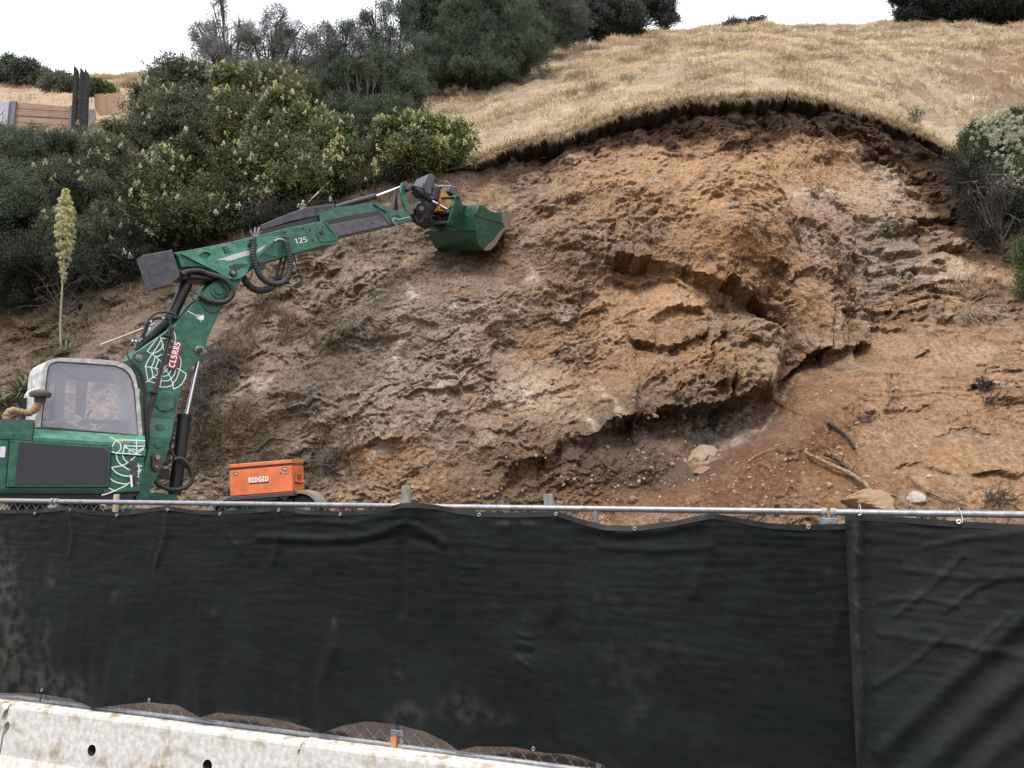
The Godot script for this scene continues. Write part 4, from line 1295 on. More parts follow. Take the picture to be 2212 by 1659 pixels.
# ---- the dark screen cloth
func cloth(called: String, label: String, s0: float, s1: float, top: Array, bottom: Array, ns: int, nv: int, off0: float, folds: Array, stains: Array, tone: Color, sd: int) -> Node3D:
	var o := thing(called, label, "privacy screen", fence(s0, 0.8, off0), "dark cloth on the fence")
	var tq := []
	for p in top:
		tq.append(on_fence(p.x, p.y, off0))
	var bq := []
	for p in bottom:
		bq.append(on_fence(p.x, p.y, off0))
	var pos := PackedVector3Array()
	var uv := PackedVector2Array()
	var col := PackedColorArray()
	pos.resize(ns * nv)
	uv.resize(ns * nv)
	col.resize(ns * nv)
	var sy := PackedVector2Array()
	sy.resize(ns * nv)
	var dis := PackedFloat32Array()
	dis.resize(ns * nv)
	var big := noise(sd, 0.55, 2)
	var hor := noise(sd + 1, 1.0, 3)
	var cr := noise(sd + 2, 1.0, 4)
	var dn := noise(sd + 3, 2.2, 4)
	for i in ns:
		var s := lerpf(s0, s1, float(i) / (ns - 1))
		var yt := polyline_y(tq, s)
		var yb := polyline_y(bq, s)
		for j in nv:
			var v := float(j) / (nv - 1)
			var y := lerpf(yb, yt, v)
			var k := j * ns + i
			sy[k] = Vector2(s, y)
			var d := 0.030 * big.get_noise_2d(s * 1.1, y * 1.3)
			d += 0.0058 * hor.get_noise_2d(s * 1.7, y * 16.0) * (0.35 + 0.9 * v * v)
			d += 0.0026 * hor.get_noise_2d(s * 2.4 + 40.0, y * 40.0) * (0.4 + 1.2 * v)
			d += 0.0045 * cr.get_noise_2d(s * 7.0, y * 5.0)
			# soft vertical waves at the bottom where it hangs free
			d += 0.03 * (1.0 - v) * (1.0 - v) * big.get_noise_2d(s * 4.0, 9.0)
			dis[k] = d
	for f in folds:       # [amplitude, half width in pixels, points...]
		var q := []
		for p in f[2]:
			q.append(on_fence(p.x, p.y, off0))
		var w: float = f[1] / F * 5.8
		var lo := Vector2(1e9, 1e9)
		var hi := -lo
		for p in q:
			lo = lo.min(p)
			hi = hi.max(p)
		lo -= Vector2.ONE * w * 3.0
		hi += Vector2.ONE * w * 3.0
		for i in range(clampi(int((lo.x - s0) / (s1 - s0) * (ns - 1)), 0, ns), clampi(int((hi.x - s0) / (s1 - s0) * (ns - 1)) + 1, 0, ns)):
			for j in nv:
				var k := j * ns + i
				var p := sy[k]
				if p.y < lo.y or p.y > hi.y:
					continue
				var best := 1e9
				for m in q.size() - 1:
					best = minf(best, p.distance_squared_to(Geometry2D.get_closest_point_to_segment(p, q[m], q[m + 1])))
				dis[k] += f[0] * exp(-best / (w * w))
	for k in ns * nv:
		var p := sy[k]
		var px := pix(fence(p.x, p.y, off0))
		var g := 1.0 + 0.22 * dn.get_noise_2d(p.x * 0.5, p.y * 0.9)
		var c := Color(tone.r * g, tone.g * g, tone.b * g)
		for z in stains:
			var dx: float = (px.x - z[0]) / z[2]
			var dy: float = (px.y - z[1]) / z[3]
			var q := dx * dx + dy * dy
			if q < 5.0:
				var w := clampf(z[4] * exp(-q) * (0.7 + 2.2 * dn.get_noise_2d(p.x * 3.0, p.y * 3.0)), 0.0, 1.0)
				c = c.lerp(z[5], w)
		col[k] = c
		dis[k] = maxf(dis[k], 0.028 - off0)
		pos[k] = fence(p.x, p.y, off0 + dis[k]) - o.position
		uv[k] = Vector2(p.x, p.y)
	var m := StandardMaterial3D.new()
	m.vertex_color_use_as_albedo = true
	m.roughness = 0.72
	m.metallic_specular = 0.28
	m.rim_enabled = true
	m.rim = 0.06
	m.cull_mode = BaseMaterial3D.CULL_DISABLED
	m.albedo_texture = noise_tex(sd + 4, 0.09, 0.74, 1.0, 4)
	m.uv1_scale = Vector3(0.55, 4.2, 1.0)
	m.heightmap_enabled = true
	m.heightmap_texture = m.albedo_texture
	m.heightmap_scale = 0.10
	put("cloth", grid_mesh(pos, grid_normals(pos, ns, nv), col, ns, nv, uv), m, o)
	# turned hem along the top edge
	var hp := PackedVector3Array()
	var hn := 260
	hp.resize(hn * 2)
	for i in hn:
		var s := lerpf(s0, s1, float(i) / (hn - 1))
		var yt := polyline_y(tq, s)
		var k := (nv - 1) * ns + clampi(int(float(i) / (hn - 1) * (ns - 1)), 0, ns - 1)
		var k2 := (nv - 3) * ns + clampi(int(float(i) / (hn - 1) * (ns - 1)), 0, ns - 1)
		hp[hn + i] = fence(s, yt + 0.003, off0 + dis[k] + 0.003) - o.position
		hp[i] = fence(s, yt - 0.034, off0 + dis[k2] + 0.004) - o.position
	put("hem", grid_mesh(hp, grid_normals(hp, hn, 2), PackedColorArray(), hn, 2), mat("hem_tape", lin(0.006, 0.0063, 0.007), 0.75), o)
	return o

func grommet(o: Node3D, px: float, py: float, off: float, c: Color) -> void:
	var q := on_fence(px, py, off)
	var st := mb()
	var pts := []
	for k in 13:
		var t := TAU * k / 12.0
		pts.append(fence(q.x + cos(t) * 0.0105, q.y + sin(t) * 0.0105, off))
	tube(st, pts, 0.0042, 6, false, FN)
	build(st, "grommet", mat("grommet_%d" % int(c.r * 100), c.linear_to_srgb(), 0.35, 0.6), o, true)

func build_screens() -> void:
	var dust := Color(0.058, 0.053, 0.045)
	var pale := Color(0.026, 0.028, 0.027)
	var tl := v2s([-400, 1098, -200, 1104, 0, 1102, 75, 1101, 150, 1094, 200, 1103, 252, 1107, 310, 1100, 362, 1093, 415, 1102, 475, 1104, 540, 1100, 602, 1094, 665, 1103, 735, 1105, 800, 1102, 845, 1096, 870, 1089, 885, 1086, 910, 1087, 940, 1090, 980, 1099, 1035, 1107, 1106, 1108, 1160, 1107, 1201, 1104, 1246, 1120, 1306, 1135, 1371, 1137, 1456, 1126, 1510, 1114, 1541, 1109, 1596, 1119, 1656, 1130, 1731, 1135, 1816, 1132, 1900, 1130])
	var bl := v2s([-400, 1488, -200, 1490, 0, 1497, 90, 1499, 155, 1509, 200, 1531, 225, 1527, 270, 1521, 320, 1517, 380, 1524, 440, 1547, 475, 1538, 520, 1541, 565, 1546, 625, 1559, 695, 1583, 740, 1567, 790, 1559, 850, 1564, 915, 1577, 960, 1599, 990, 1621, 1030, 1612, 1106, 1614, 1151, 1623, 1231, 1630, 1306, 1653, 1400, 1672, 1500, 1678, 1600, 1690, 1750, 1702, 1900, 1720])
	var fl := [
		[0.060, 46, v2s([865, 1085, 905, 1088])],
		[0.018, 9, v2s([560, 1160, 700, 1166, 800, 1158, 850, 1140, 885, 1128, 930, 1150, 960, 1172])],
		[-0.014, 9, v2s([620, 1180, 760, 1180, 870, 1152, 940, 1176])],
		[0.010, 7, v2s([640, 1128, 760, 1130, 850, 1112])],
		[-0.02, 14, v2s([868, 1180, 866, 1320])],
		[0.016, 22, v2s([990, 1600, 975, 1500, 950, 1420])],
		[0.020, 18, v2s([700, 1570, 690, 1480, 720, 1400])],
		[0.016, 16, v2s([1205, 1110, 1200, 1200, 1190, 1330])],
		[0.014, 14, v2s([1541, 1112, 1530, 1200, 1500, 1280])],
		[0.016, 10, v2s([1250, 1130, 1330, 1150, 1420, 1146, 1520, 1124])],
		[0.012, 9, v2s([480, 1118, 490, 1150, 520, 1190])],
		[0.014, 9, v2s([150, 1100, 160, 1150, 150, 1200])],
		[0.014, 9, v2s([362, 1098, 360, 1150, 340, 1220])],
		[0.014, 9, v2s([602, 1100, 605, 1150, 590, 1210])],
		[0.012, 5, v2s([470, 1536, 560, 1548, 640, 1562])],
		[0.012, 4, v2s([1118, 1370, 1150, 1378])], [0.012, 4, v2s([1120, 1390, 1152, 1394])], [-0.012, 5, v2s([1116, 1408, 1148, 1412])], [0.014, 6, v2s([1122, 1425, 1146, 1440])], [0.010, 8, v2s([1135, 1330, 1140, 1470])],
		[0.012, 10, v2s([1790, 1250, 1810, 1320, 1800, 1400])],
		[0.010, 6, v2s([1290, 1180, 1400, 1190, 1540, 1180])],
		[0.015, 20, v2s([230, 1520, 240, 1440])],
		[0.015, 20, v2s([440, 1545, 430, 1460])]]
	var sl := [[0, 1260, 40, 110, 0.75, dust], [20, 1400, 50, 70, 0.7, dust], [105, 1380, 9, 50, 0.5, dust], [112, 1260, 8, 40, 0.4, dust], [55, 1470, 70, 30, 0.6, dust], [150, 1490, 50, 26, 0.6, dust], [470, 1322, 14, 10, 0.5, dust], [255, 1290, 20, 14, 0.35, dust], [720, 1345, 8, 16, 0.45, dust], [880, 1545, 40, 26, 0.6, dust], [990, 1530, 40, 30, 0.55, dust], [1060, 1550, 40, 14, 0.45, dust], [850, 1450, 16, 24, 0.35, dust], [1065, 1305, 14, 10, 0.5, pale], [1350, 1430, 90, 60, 0.45, pale], [1380, 1540, 50, 40, 0.45, pale], [1300, 1300, 60, 40, 0.35, pale], [1450, 1400, 40, 26, 0.35, pale], [1110, 1130, 40, 5, 0.7, dust], [900, 1110, 120, 16, 0.5, pale]]
	var s0 := on_fence(-350, 1100).x
	var l := cloth("privacy_screen", "long dark green black cloth sagging along the fence from left to seam", s0, on_fence(1838, 1130).x, tl, bl, 720, 110, 0.050, fl, sl, Color(0.0085, 0.0112, 0.0113), 300)
	for g in [[75, 1109], [150, 1102], [252, 1113], [362, 1101], [475, 1110], [602, 1102], [735, 1111], [1035, 1112], [1201, 1110], [1371, 1142], [1548, 1116], [1746, 1138], [90, 1491], [322, 1512], [438, 1540], [566, 1541], [1152, 1617]]:
		grommet(l, g[0], g[1], 0.066, Color(0.30, 0.30, 0.28))
	var tr := v2s([1800, 1113, 1823, 1115, 1856, 1112, 1956, 1118, 2071, 1127, 2212, 1134, 2400, 1130, 2700, 1136])
	var br := v2s([1800, 1710, 1900, 1720, 2100, 1745, 2400, 1780, 2700, 1800])
	var fr := [
		[0.065, 8, v2s([1852, 1112, 1849, 1180, 1846, 1250, 1851, 1330, 1853, 1400, 1858, 1460, 1855, 1530, 1850, 1600, 1841, 1665, 1836, 1720])],
		[-0.010, 8, v2s([1872, 1140, 1868, 1300, 1880, 1450, 1876, 1600])],
		[0.012, 4, v2s([1838, 1180, 1860, 1200])], [0.012, 4, v2s([1840, 1300, 1862, 1318])], [0.012, 4, v2s([1846, 1395, 1868, 1405])], [0.012, 4, v2s([1848, 1480, 1868, 1470])],
		[0.029, 17, v2s([1960, 1690, 2060, 1590, 2140, 1520, 2230, 1445, 2330, 1370])],
		[-0.020, 20, v2s([1920, 1670, 2020, 1570, 2110, 1480, 2230, 1375, 2330, 1290])],
		[0.022, 14, v2s([1900, 1620, 1980, 1540, 2080, 1450, 2212, 1330, 2300, 1260])],
		[-0.016, 15, v2s([2030, 1700, 2120, 1600, 2230, 1500, 2330, 1430])],
		[0.022, 14, v2s([2090, 1690, 2160, 1620, 2240, 1560, 2330, 1500])],
		[0.010, 6, v2s([1935, 1330, 2010, 1270, 2080, 1200])], [0.010, 6, v2s([1890, 1480, 1960, 1440, 2040, 1370])],
		[0.010, 7, v2s([1960, 1230, 2100, 1250, 2212, 1245])], [0.012, 7, v2s([1900, 1370, 2060, 1390, 2212, 1420])],
		[0.010, 5, v2s([2040, 1320, 2110, 1270, 2160, 1250])], [0.010, 5, v2s([2100, 1400, 2180, 1330])], [0.010, 5, v2s([2000, 1180, 2100, 1160, 2212, 1150])], [0.009, 5, v2s([1900, 1300, 1990, 1290, 2070, 1310])]]
	var sr := [[1849, 1300, 9, 300, 0.5, Color(0.050, 0.053, 0.052)], [2080, 1250, 160, 180, 0.30, Color(0.030, 0.031, 0.029)], [1900, 1200, 46, 200, -0.0, pale]]
	var rr := cloth("privacy_screen", "glossier dark cloth with diagonal folds at the right picture edge", on_fence(1823, 1120).x, 11.5, tr, br, 700, 120, 0.095, fr, sr, Color(0.0160, 0.0182, 0.0170), 340)
	for g in [[1857, 1113], [2071, 1124], [2300, 1126]]:
		grommet(rr, g[0], g[1] + 3, 0.115, Color(0.75, 0.75, 0.72))
	# white ties through the eyelets of the right-hand cloth
	for g in [[1857, 1113], [2071, 1124]]:
		var q := on_fence(g[0], g[1])
		var st := mb()
		tube(st, curve([fence(q.x, q.y - 0.01, 0.118), fence(q.x + 0.004, q.y + 0.035, 0.09), fence(q.x, q.y + 0.075, 0.0), fence(q.x - 0.004, q.y + 0.03, -0.03)], 4), 0.0020, 5)
		build(st, "tie", mat("white_tie", lin(0.42, 0.42, 0.41), 0.5), rr, true)

func build_barriers() -> void:
	var m := mat("barrier_concrete", Color.WHITE, 0.9)
	var t := NoiseTexture2D.new()
	t.width = 1024
	t.height = 1024
	t.seamless = true
	t.noise = noise(71, 0.006, 6)
	var g := Gradient.new()
	g.offsets = PackedFloat32Array([0.0, 0.20, 0.27, 0.36, 0.56, 0.80, 1.0])
	g.colors = PackedColorArray([lin(0.26, 0.19, 0.12), lin(0.36, 0.29, 0.20), lin(0.50, 0.46, 0.40), lin(0.55, 0.525, 0.48), lin(0.585, 0.57, 0.535), lin(0.57, 0.56, 0.53), lin(0.48, 0.46, 0.43)])
	t.color_ramp = g
	m.albedo_texture = t
	m.uv1_triplanar = true
	m.uv1_world_triplanar = true
	m.uv1_scale = Vector3(0.55, 0.42, 0.55)
	m.detail_enabled = true
	m.detail_albedo = noise_tex(72, 0.05, 0.78, 1.0, 4)
	m.detail_blend_mode = BaseMaterial3D.BLEND_MODE_MUL
	m.heightmap_enabled = true
	m.heightmap_texture = noise_tex(73, 0.03, 0.0, 1.0, 5)
	m.heightmap_scale = 0.8
	var dark := mat("hole_dark", lin(0.03, 0.028, 0.025), 1.0)
	var segs := [[-2.9, on_fence(46, 1525).x - 0.012, 0.745, 0.0, [], "concrete barrier with brown chipped end at the far left"], [on_fence(46, 1525).x + 0.014, on_fence(672, 1600).x - 0.006, 0.752, 0.004, [[201, 1620], [450, 1653]], "long whitewashed concrete barrier with two round holes"], [on_fence(672, 1600).x + 0.006, 6.9, 0.764, 0.018, [[760, 1690], [1060, 1740]], "whitewashed concrete barrier under the middle of the screen"], [6.93, 10.2, 0.760, 0.006, [], "concrete barrier below the glossy right hand screen"]]
	for sg in segs:
		var s0: float = sg[0]
		var s1: float = sg[1]
		var y: float = sg[2]
		var f: float = sg[3]
		var c := CSGPolygon3D.new()
		c.polygon = PackedVector2Array([Vector2(-0.32, 0), Vector2(0.345 + f, 0), Vector2(0.345 + f, 0.075), Vector2(0.185 + f, 0.33), Vector2(0.130 + f, y - 0.03), Vector2(0.120 + f, y - 0.012), Vector2(0.098 + f, y), Vector2(-0.075, y), Vector2(-0.10, y - 0.02), Vector2(-0.155, 0.33), Vector2(-0.32, 0.075)])
		c.depth = s1 - s0
		c.name = numbered("concrete_barrier")
		add_child(c)
		c.transform = Transform3D(Basis(FN, Vector3.UP, -FD), fence(s0, 0.0, 0.0))
		c.material = m
		tag(c, sg[5], "barrier", "concrete barriers below the fence")
		for h in sg[4]:
			var r := ray(h[0], h[1])
			var q := FP0 + FN * (0.15 + f)
			var tt := (q - EYE).dot(FN) / r.dot(FN)
			var p := EYE + r * tt
			var hole := CSGCylinder3D.new()
			hole.radius = 0.046
			hole.height = 0.34
			hole.sides = 24
			hole.operation = CSGShape3D.OPERATION_SUBTRACTION
			hole.material = dark
			hole.name = "hole"
			c.add_child(hole, true)
			var local := c.transform.affine_inverse() * p
			hole.transform = Transform3D(Basis(Vector3(0, 1, 0), Vector3(1, 0, 0), Vector3(0, 0, -1)), local)
		# chips broken out of the ends and the top edge
		var r2 := RandomNumberGenerator.new()
		r2.seed = int(s0 * 100.0) + 900
		for k in 9:
			var chip := CSGSphere3D.new()
			chip.radius = r2.randf_range(0.025, 0.06)
			chip.radial_segments = 9
			chip.rings = 5
			chip.operation = CSGShape3D.OPERATION_SUBTRACTION
			chip.material = mat("chipped_concrete", lin(0.34, 0.30, 0.25), 1.0)
			chip.name = "chip"
			c.add_child(chip, true)
			var along: float = r2.randf_range(0.0, s1 - s0)
			if k < 4:
				along = [0.0, 0.0, s1 - s0, s1 - s0][k]
			chip.position = Vector3(0.13 + f + r2.randf_range(0.0, 0.03), y - (0.0 if k >= 4 else r2.randf_range(0.0, 0.4)) + 0.02, -along)

func build_ground() -> void:
	# one sheet to the horizon
	var st := mb()
	quad(st, Vector3(-900, -0.02, -900), Vector3(900, -0.02, -900), Vector3(900, -0.02, 900), Vector3(-900, -0.02, 900))
	var gm := mat("valley_ground", lin(0.16, 0.13, 0.09), 1.0)
	tag(build(st, "ground", gm, self), "", "", "", "structure")
	st = mb()
	var am := mat("asphalt", lin(0.05, 0.05, 0.052), 0.9)
	am.albedo_texture = noise_tex(81, 0.08, 0.6, 1.0, 4)
	am.uv1_triplanar = true
	am.uv1_world_triplanar = true
	quad(st, fence(-40, 0, -1.5), fence(40, 0, -1.5), fence(40, 0, 12.0), fence(-40, 0, 12.0))
	tag(build(st, "street", am, self), "", "", "", "structure")
	# soil shelf between the barrier and the bank
	var w := 160
	var h := 60
	var pos := PackedVector3Array()
	var col := PackedColorArray()
	pos.resize(w * h)
	col.resize(w * h)
	var n1 := noise(82, 0.8, 4)
	var n2 := noise(83, 4.0, 3)
	for i in w:
		var ci := int(float(i) / (w - 1) * (NA - 1))
		var a := lerpf(A0, A1, float(ci) / (NA - 1))
		var d0 := 6.065 / (1.0 + 0.3667 * a) + 0.13
		var toe := fpos[ci]
		for j in h:
			var t := float(j) / (h - 1)
			var d := lerpf(d0, -toe.z + 0.4, t)
			var y := lerpf(0.70, toe.y + 0.02, pow(t, 0.8))
			if j == 0:
				y = 0.0
			var p := Vector3(a * d, y, -d)
			if j > 0:
				p.y += 0.10 * n1.get_noise_2d(p.x, p.z) + 0.03 * n2.get_noise_2d(p.x, p.z)
			pos[j * w + i] = p
			var k := 1.0 + 0.5 * n1.get_noise_2d(p.x * 2.0, p.z * 2.0)
			col[j * w + i] = Color(0.15 * k, 0.108 * k, 0.078 * k)
	var m := StandardMaterial3D.new()
	m.vertex_color_use_as_albedo = true
	m.roughness = 1.0
	m.albedo_texture = noise_tex(84, 0.05, 0.7, 1.0, 4)
	m.uv1_triplanar = true
	m.uv1_world_triplanar = true
	tag(put("soil_shelf", grid_mesh(pos, grid_normals(pos, w, h), col, w, h), m, self), "brown soil shelf behind the barriers", "", "", "structure")

# ---------------------------------------------------------------- excavator
# Outlines are read off the photograph in blown-up windows Z; each lies in a plane of the machine and is given its real thickness there.
var ZW := {1: [283.1, 495.5, 0.18133], 2: [495.5, 371.6, 0.176], 3: [796.3, 353.9, 0.16], 4: [265.4, 654.8, 0.13867], 5: [283.1, 849.4, 0.14933], 6: [0.0, 760.9, 0.20267], 7: [477.8, 973.3, 0.104], 8: [0.0, 123.9, 0.128], 9: [1459.9, 530.9, 0.3626], 0: [0.0, 0.0, 1.0]}
func z(k: int, nums: Array) -> Array:
	var w: Array = ZW[k]
	var out := []
	for i in range(0, nums.size(), 2):
		out.append(Vector2(w[0] + nums[i] * w[2], w[1] + nums[i + 1] * w[2]))
	return out

var PO := Vector3.ZERO        # the working plane: origin, direction along, normal
var PU := Vector3.RIGHT
var PN := Vector3.BACK
var PV := Vector3.UP
func plane(o: Vector3, turn: float) -> void:
	PO = o
	PU = Vector3(cos(turn), 0, -sin(turn))
	PN = Vector3(sin(turn), 0, cos(turn))
	PV = Vector3.UP

func B(p: Vector2, off: float) -> Vector2:        # photo pixel -> (along, up) in the plane off metres in front
	var r := ray(p.x, p.y)
	var t := (PO + PN * off - EYE).dot(PN) / r.dot(PN)
	var q := EYE + r * t - PO
	return Vector2(q.dot(PU), q.dot(PV))

func L(q: Vector2, off: float) -> Vector3:
	return PO + PU * q.x + PV * q.y + PN * off

func W(p: Vector2, off: float) -> Vector3:
	return L(B(p, off), off)

func extrude(st: SurfaceTool, poly: PackedVector2Array, front: float, thick: float, ch := 0.006) -> void:
	poly = poly.duplicate()
	if Geometry2D.is_polygon_clockwise(poly):
		poly.reverse()
	var n := poly.size()
	var inner := PackedVector2Array()
	for i in n:          # inset corner by corner for the chamfer
		var a := (poly[i] - poly[(i + n - 1) % n]).normalized()
		var b := (poly[(i + 1) % n] - poly[i]).normalized()
		var na := Vector2(-a.y, a.x)
		var nb := Vector2(-b.y, b.x)
		var m := (na + nb)
		m = m / maxf(0.35, m.length_squared() * 0.5)
		inner.append(poly[i] + m * ch)
	var idx := Geometry2D.triangulate_polygon(inner)
	if idx.is_empty():
		inner = poly
		idx = Geometry2D.triangulate_polygon(poly)
	for i in range(0, idx.size(), 3):
		var a := inner[idx[i]]
		var b := inner[idx[i + 1]]
		var c := inner[idx[i + 2]]
		if (b - a).cross(c - a) > 0.0:
			var s := b
			b = c
			c = s
		tri(st, L(a, front), L(b, front), L(c, front))
		tri(st, L(a, front - thick), L(c, front - thick), L(b, front - thick))
	for i in n:
		var k := (i + 1) % n
		quad(st, L(inner[i], front), L(inner[k], front), L(poly[k], front - ch), L(poly[i], front - ch))
		quad(st, L(poly[i], front - ch), L(poly[k], front - ch), L(poly[k], front - thick + ch), L(poly[i], front - thick + ch))
		quad(st, L(poly[i], front - thick + ch), L(poly[k], front - thick + ch), L(inner[k], front - thick), L(inner[i], front - thick))

func outline(pts: Array, off: float) -> PackedVector2Array:
	var q := PackedVector2Array()
	for p in pts:
		q.append(B(p, off))
	return q

func plate(called: String, pts: Array, front: float, thick: float, m: Material, o: Node3D, ch := 0.006) -> MeshInstance3D:
	var st := mb()
	extrude(st, outline(pts, front), front, thick, ch)
	return build(st, called, m, o)

func disc(st: SurfaceTool, p: Vector2, rad_px: float, off: float, h: float, sides := 20) -> void:
	var c := W(p, off)
	var r := rad_px / F * -c.z
	tube(st, [c - PN * 0.01, c + PN * (h - 0.004), c + PN * h], [r, r, r * 0.86], sides, true, PU)

func hose(called: String, pts: Array, off, rad_px: float, m: Material, o: Node3D, ribs := 0) -> MeshInstance3D:
	var q := []
	for i in pts.size():
		var f: float = off[i] if off is Array else off
		q.append(W(pts[i], f))
	var r: float = rad_px / F * -(q[0] as Vector3).z
	var c := curve(q, 6)
	var st := mb()
	if ribs <= 0:
		tube(st, c, r, 8)
	else:                     # spiral guard: rings along the path
		var length := 0.0
		for i in c.size() - 1:
			length += (c[i] as Vector3).distance_to(c[i + 1])
		var n := int(length / (r * 0.9))
		var path := []
		var rs := []
		var at_l := 0.0
		var seg := 0
		for k in n * 4 + 1:
			var want := length * k / (n * 4)
			while seg < c.size() - 2 and at_l + (c[seg] as Vector3).distance_to(c[seg + 1]) < want:
				at_l += (c[seg] as Vector3).distance_to(c[seg + 1])
				seg += 1
			var sl := (c[seg] as Vector3).distance_to(c[seg + 1])
			path.append((c[seg] as Vector3).lerp(c[seg + 1], clampf((want - at_l) / maxf(sl, 1e-5), 0.0, 1.0)))
			rs.append(r * [0.84, 1.0, 1.03, 1.0][k % 4])
		tube(st, path, rs, 10)
	return build(st, called, m, o, true)

func ribbon(st: SurfaceTool, pts: Array, off: float, wpx: float) -> void:      # a painted line, raised by the paint
	for i in pts.size() - 1:
		var a := B(pts[i], off)
		var b := B(pts[i + 1], off)
		var d := (b - a).normalized()
		var w := wpx / F * -L(a, off).z * 0.5
		var s := Vector2(-d.y, d.x) * w
		a -= d * w * 0.6
		b += d * w * 0.6
		var lift := off + 0.0004 * (i % 3)
		quad(st, L(a + s, lift), L(b + s, lift), L(b - s, lift), L(a - s, lift))

func text_on(called: String, s: String, p0: Vector2, p1: Vector2, height_px: float, off: float, m: Material, o: Node3D, bold := true, fit := true) -> void:
	# baseline from p0 to p1 on the working plane
	var a := W(p0, off)
	var b := W(p1, off)
	var t := TextMesh.new()
	t.text = s
	var f := SystemFont.new()
	f.font_names = PackedStringArray(["Droid Sans"])
	f.font_weight = 700 if bold else 400
	t.font = f
	t.font_size = 64
	t.pixel_size = 0.01
	t.depth = 0.004
	t.curve_step = 1.0
	t.horizontal_alignment = HORIZONTAL_ALIGNMENT_CENTER
	t.vertical_alignment = VERTICAL_ALIGNMENT_BOTTOM
	var box_ := t.get_aabb()
	var x := (b - a)
	var want_h := height_px / F * -a.z
	var up := PN.cross(x.normalized()).normalized()
	var n := MeshInstance3D.new()
	n.mesh = t
	n.material_override = m
	var k := 0
	n.name = called
	while o.has_node(NodePath(n.name)):
		k += 1
		n.name = "%s_%03d" % [called, k]
	o.add_child(n)
	var sx := x.length() / maxf(box_.size.x, 0.01)
	var sy := want_h / maxf(box_.size.y, 0.01)
	var bs := Basis(x.normalized() * sx, up * sy, PN)
	var c := Vector3(box_.position.x + box_.size.x * 0.5, box_.position.y, 0)
	n.transform = Transform3D(bs, (a + b) * 0.5 - bs * c - world_base(o))

func csg_plate(called: String, outer: PackedVector2Array, holes: Array, front: float, thick: float, m: Material, o: Node3D) -> CSGPolygon3D:
	var c := CSGPolygon3D.new()
	c.polygon = outer
	c.depth = thick
	c.material = m
	var nm := called
	var k := 0
	while o.has_node(nm):
		k += 1
		nm = "%s_%03d" % [called, k]
	c.name = nm
	o.add_child(c)
	c.transform = Transform3D(Basis(PU, Vector3.UP, PN), PO + PN * front - world_base(o))
	for h in holes:
		var s := CSGPolygon3D.new()
		s.polygon = h
		s.depth = thick + 0.1
		s.operation = CSGShape3D.OPERATION_SUBTRACTION
		s.material = m
		s.name = "opening"
		c.add_child(s, true)
		s.position = Vector3(0, 0, 0.05)
	return c

func rounded(pts: Array, per := 4) -> Array:     # closed smooth outline through photo points
	var out := []
	var n := pts.size()
	for i in n:
		for k in per:
			out.append((pts[i] as Vector2).cubic_interpolate(pts[(i + 1) % n], pts[(i + n - 1) % n], pts[(i + 2) % n], float(k) / per))
	return out

func paint(key: String, c: Color, rough := 0.42) -> StandardMaterial3D:      # worn machine paint
	if mats.has(key):
		return mats[key]
	var m := mat(key, c, rough)
	m.metallic_specular = 0.45
	m.albedo_texture = noise_tex(91, 0.015, 0.60, 1.0, 6)
	m.uv1_triplanar = true
	m.uv1_world_triplanar = true
	m.uv1_scale = Vector3.ONE * 0.8
	m.detail_enabled = true
	m.detail_blend_mode = BaseMaterial3D.BLEND_MODE_MIX
	var t := NoiseTexture2D.new()
	t.width = 512
	t.height = 512
	t.seamless = true
	t.noise = noise(92, 0.02, 6)
	var g := Gradient.new()
	g.offsets = PackedFloat32Array([0.0, 0.20, 0.30, 1.0])
	g.colors = PackedColorArray([Color(0.27, 0.24, 0.19, 0.75), Color(0.32, 0.28, 0.23, 0.45), Color(0.4, 0.36, 0.3, 0.0), Color(0.4, 0.36, 0.3, 0.0)])
	t.color_ramp = g
	m.detail_albedo = t
	return m

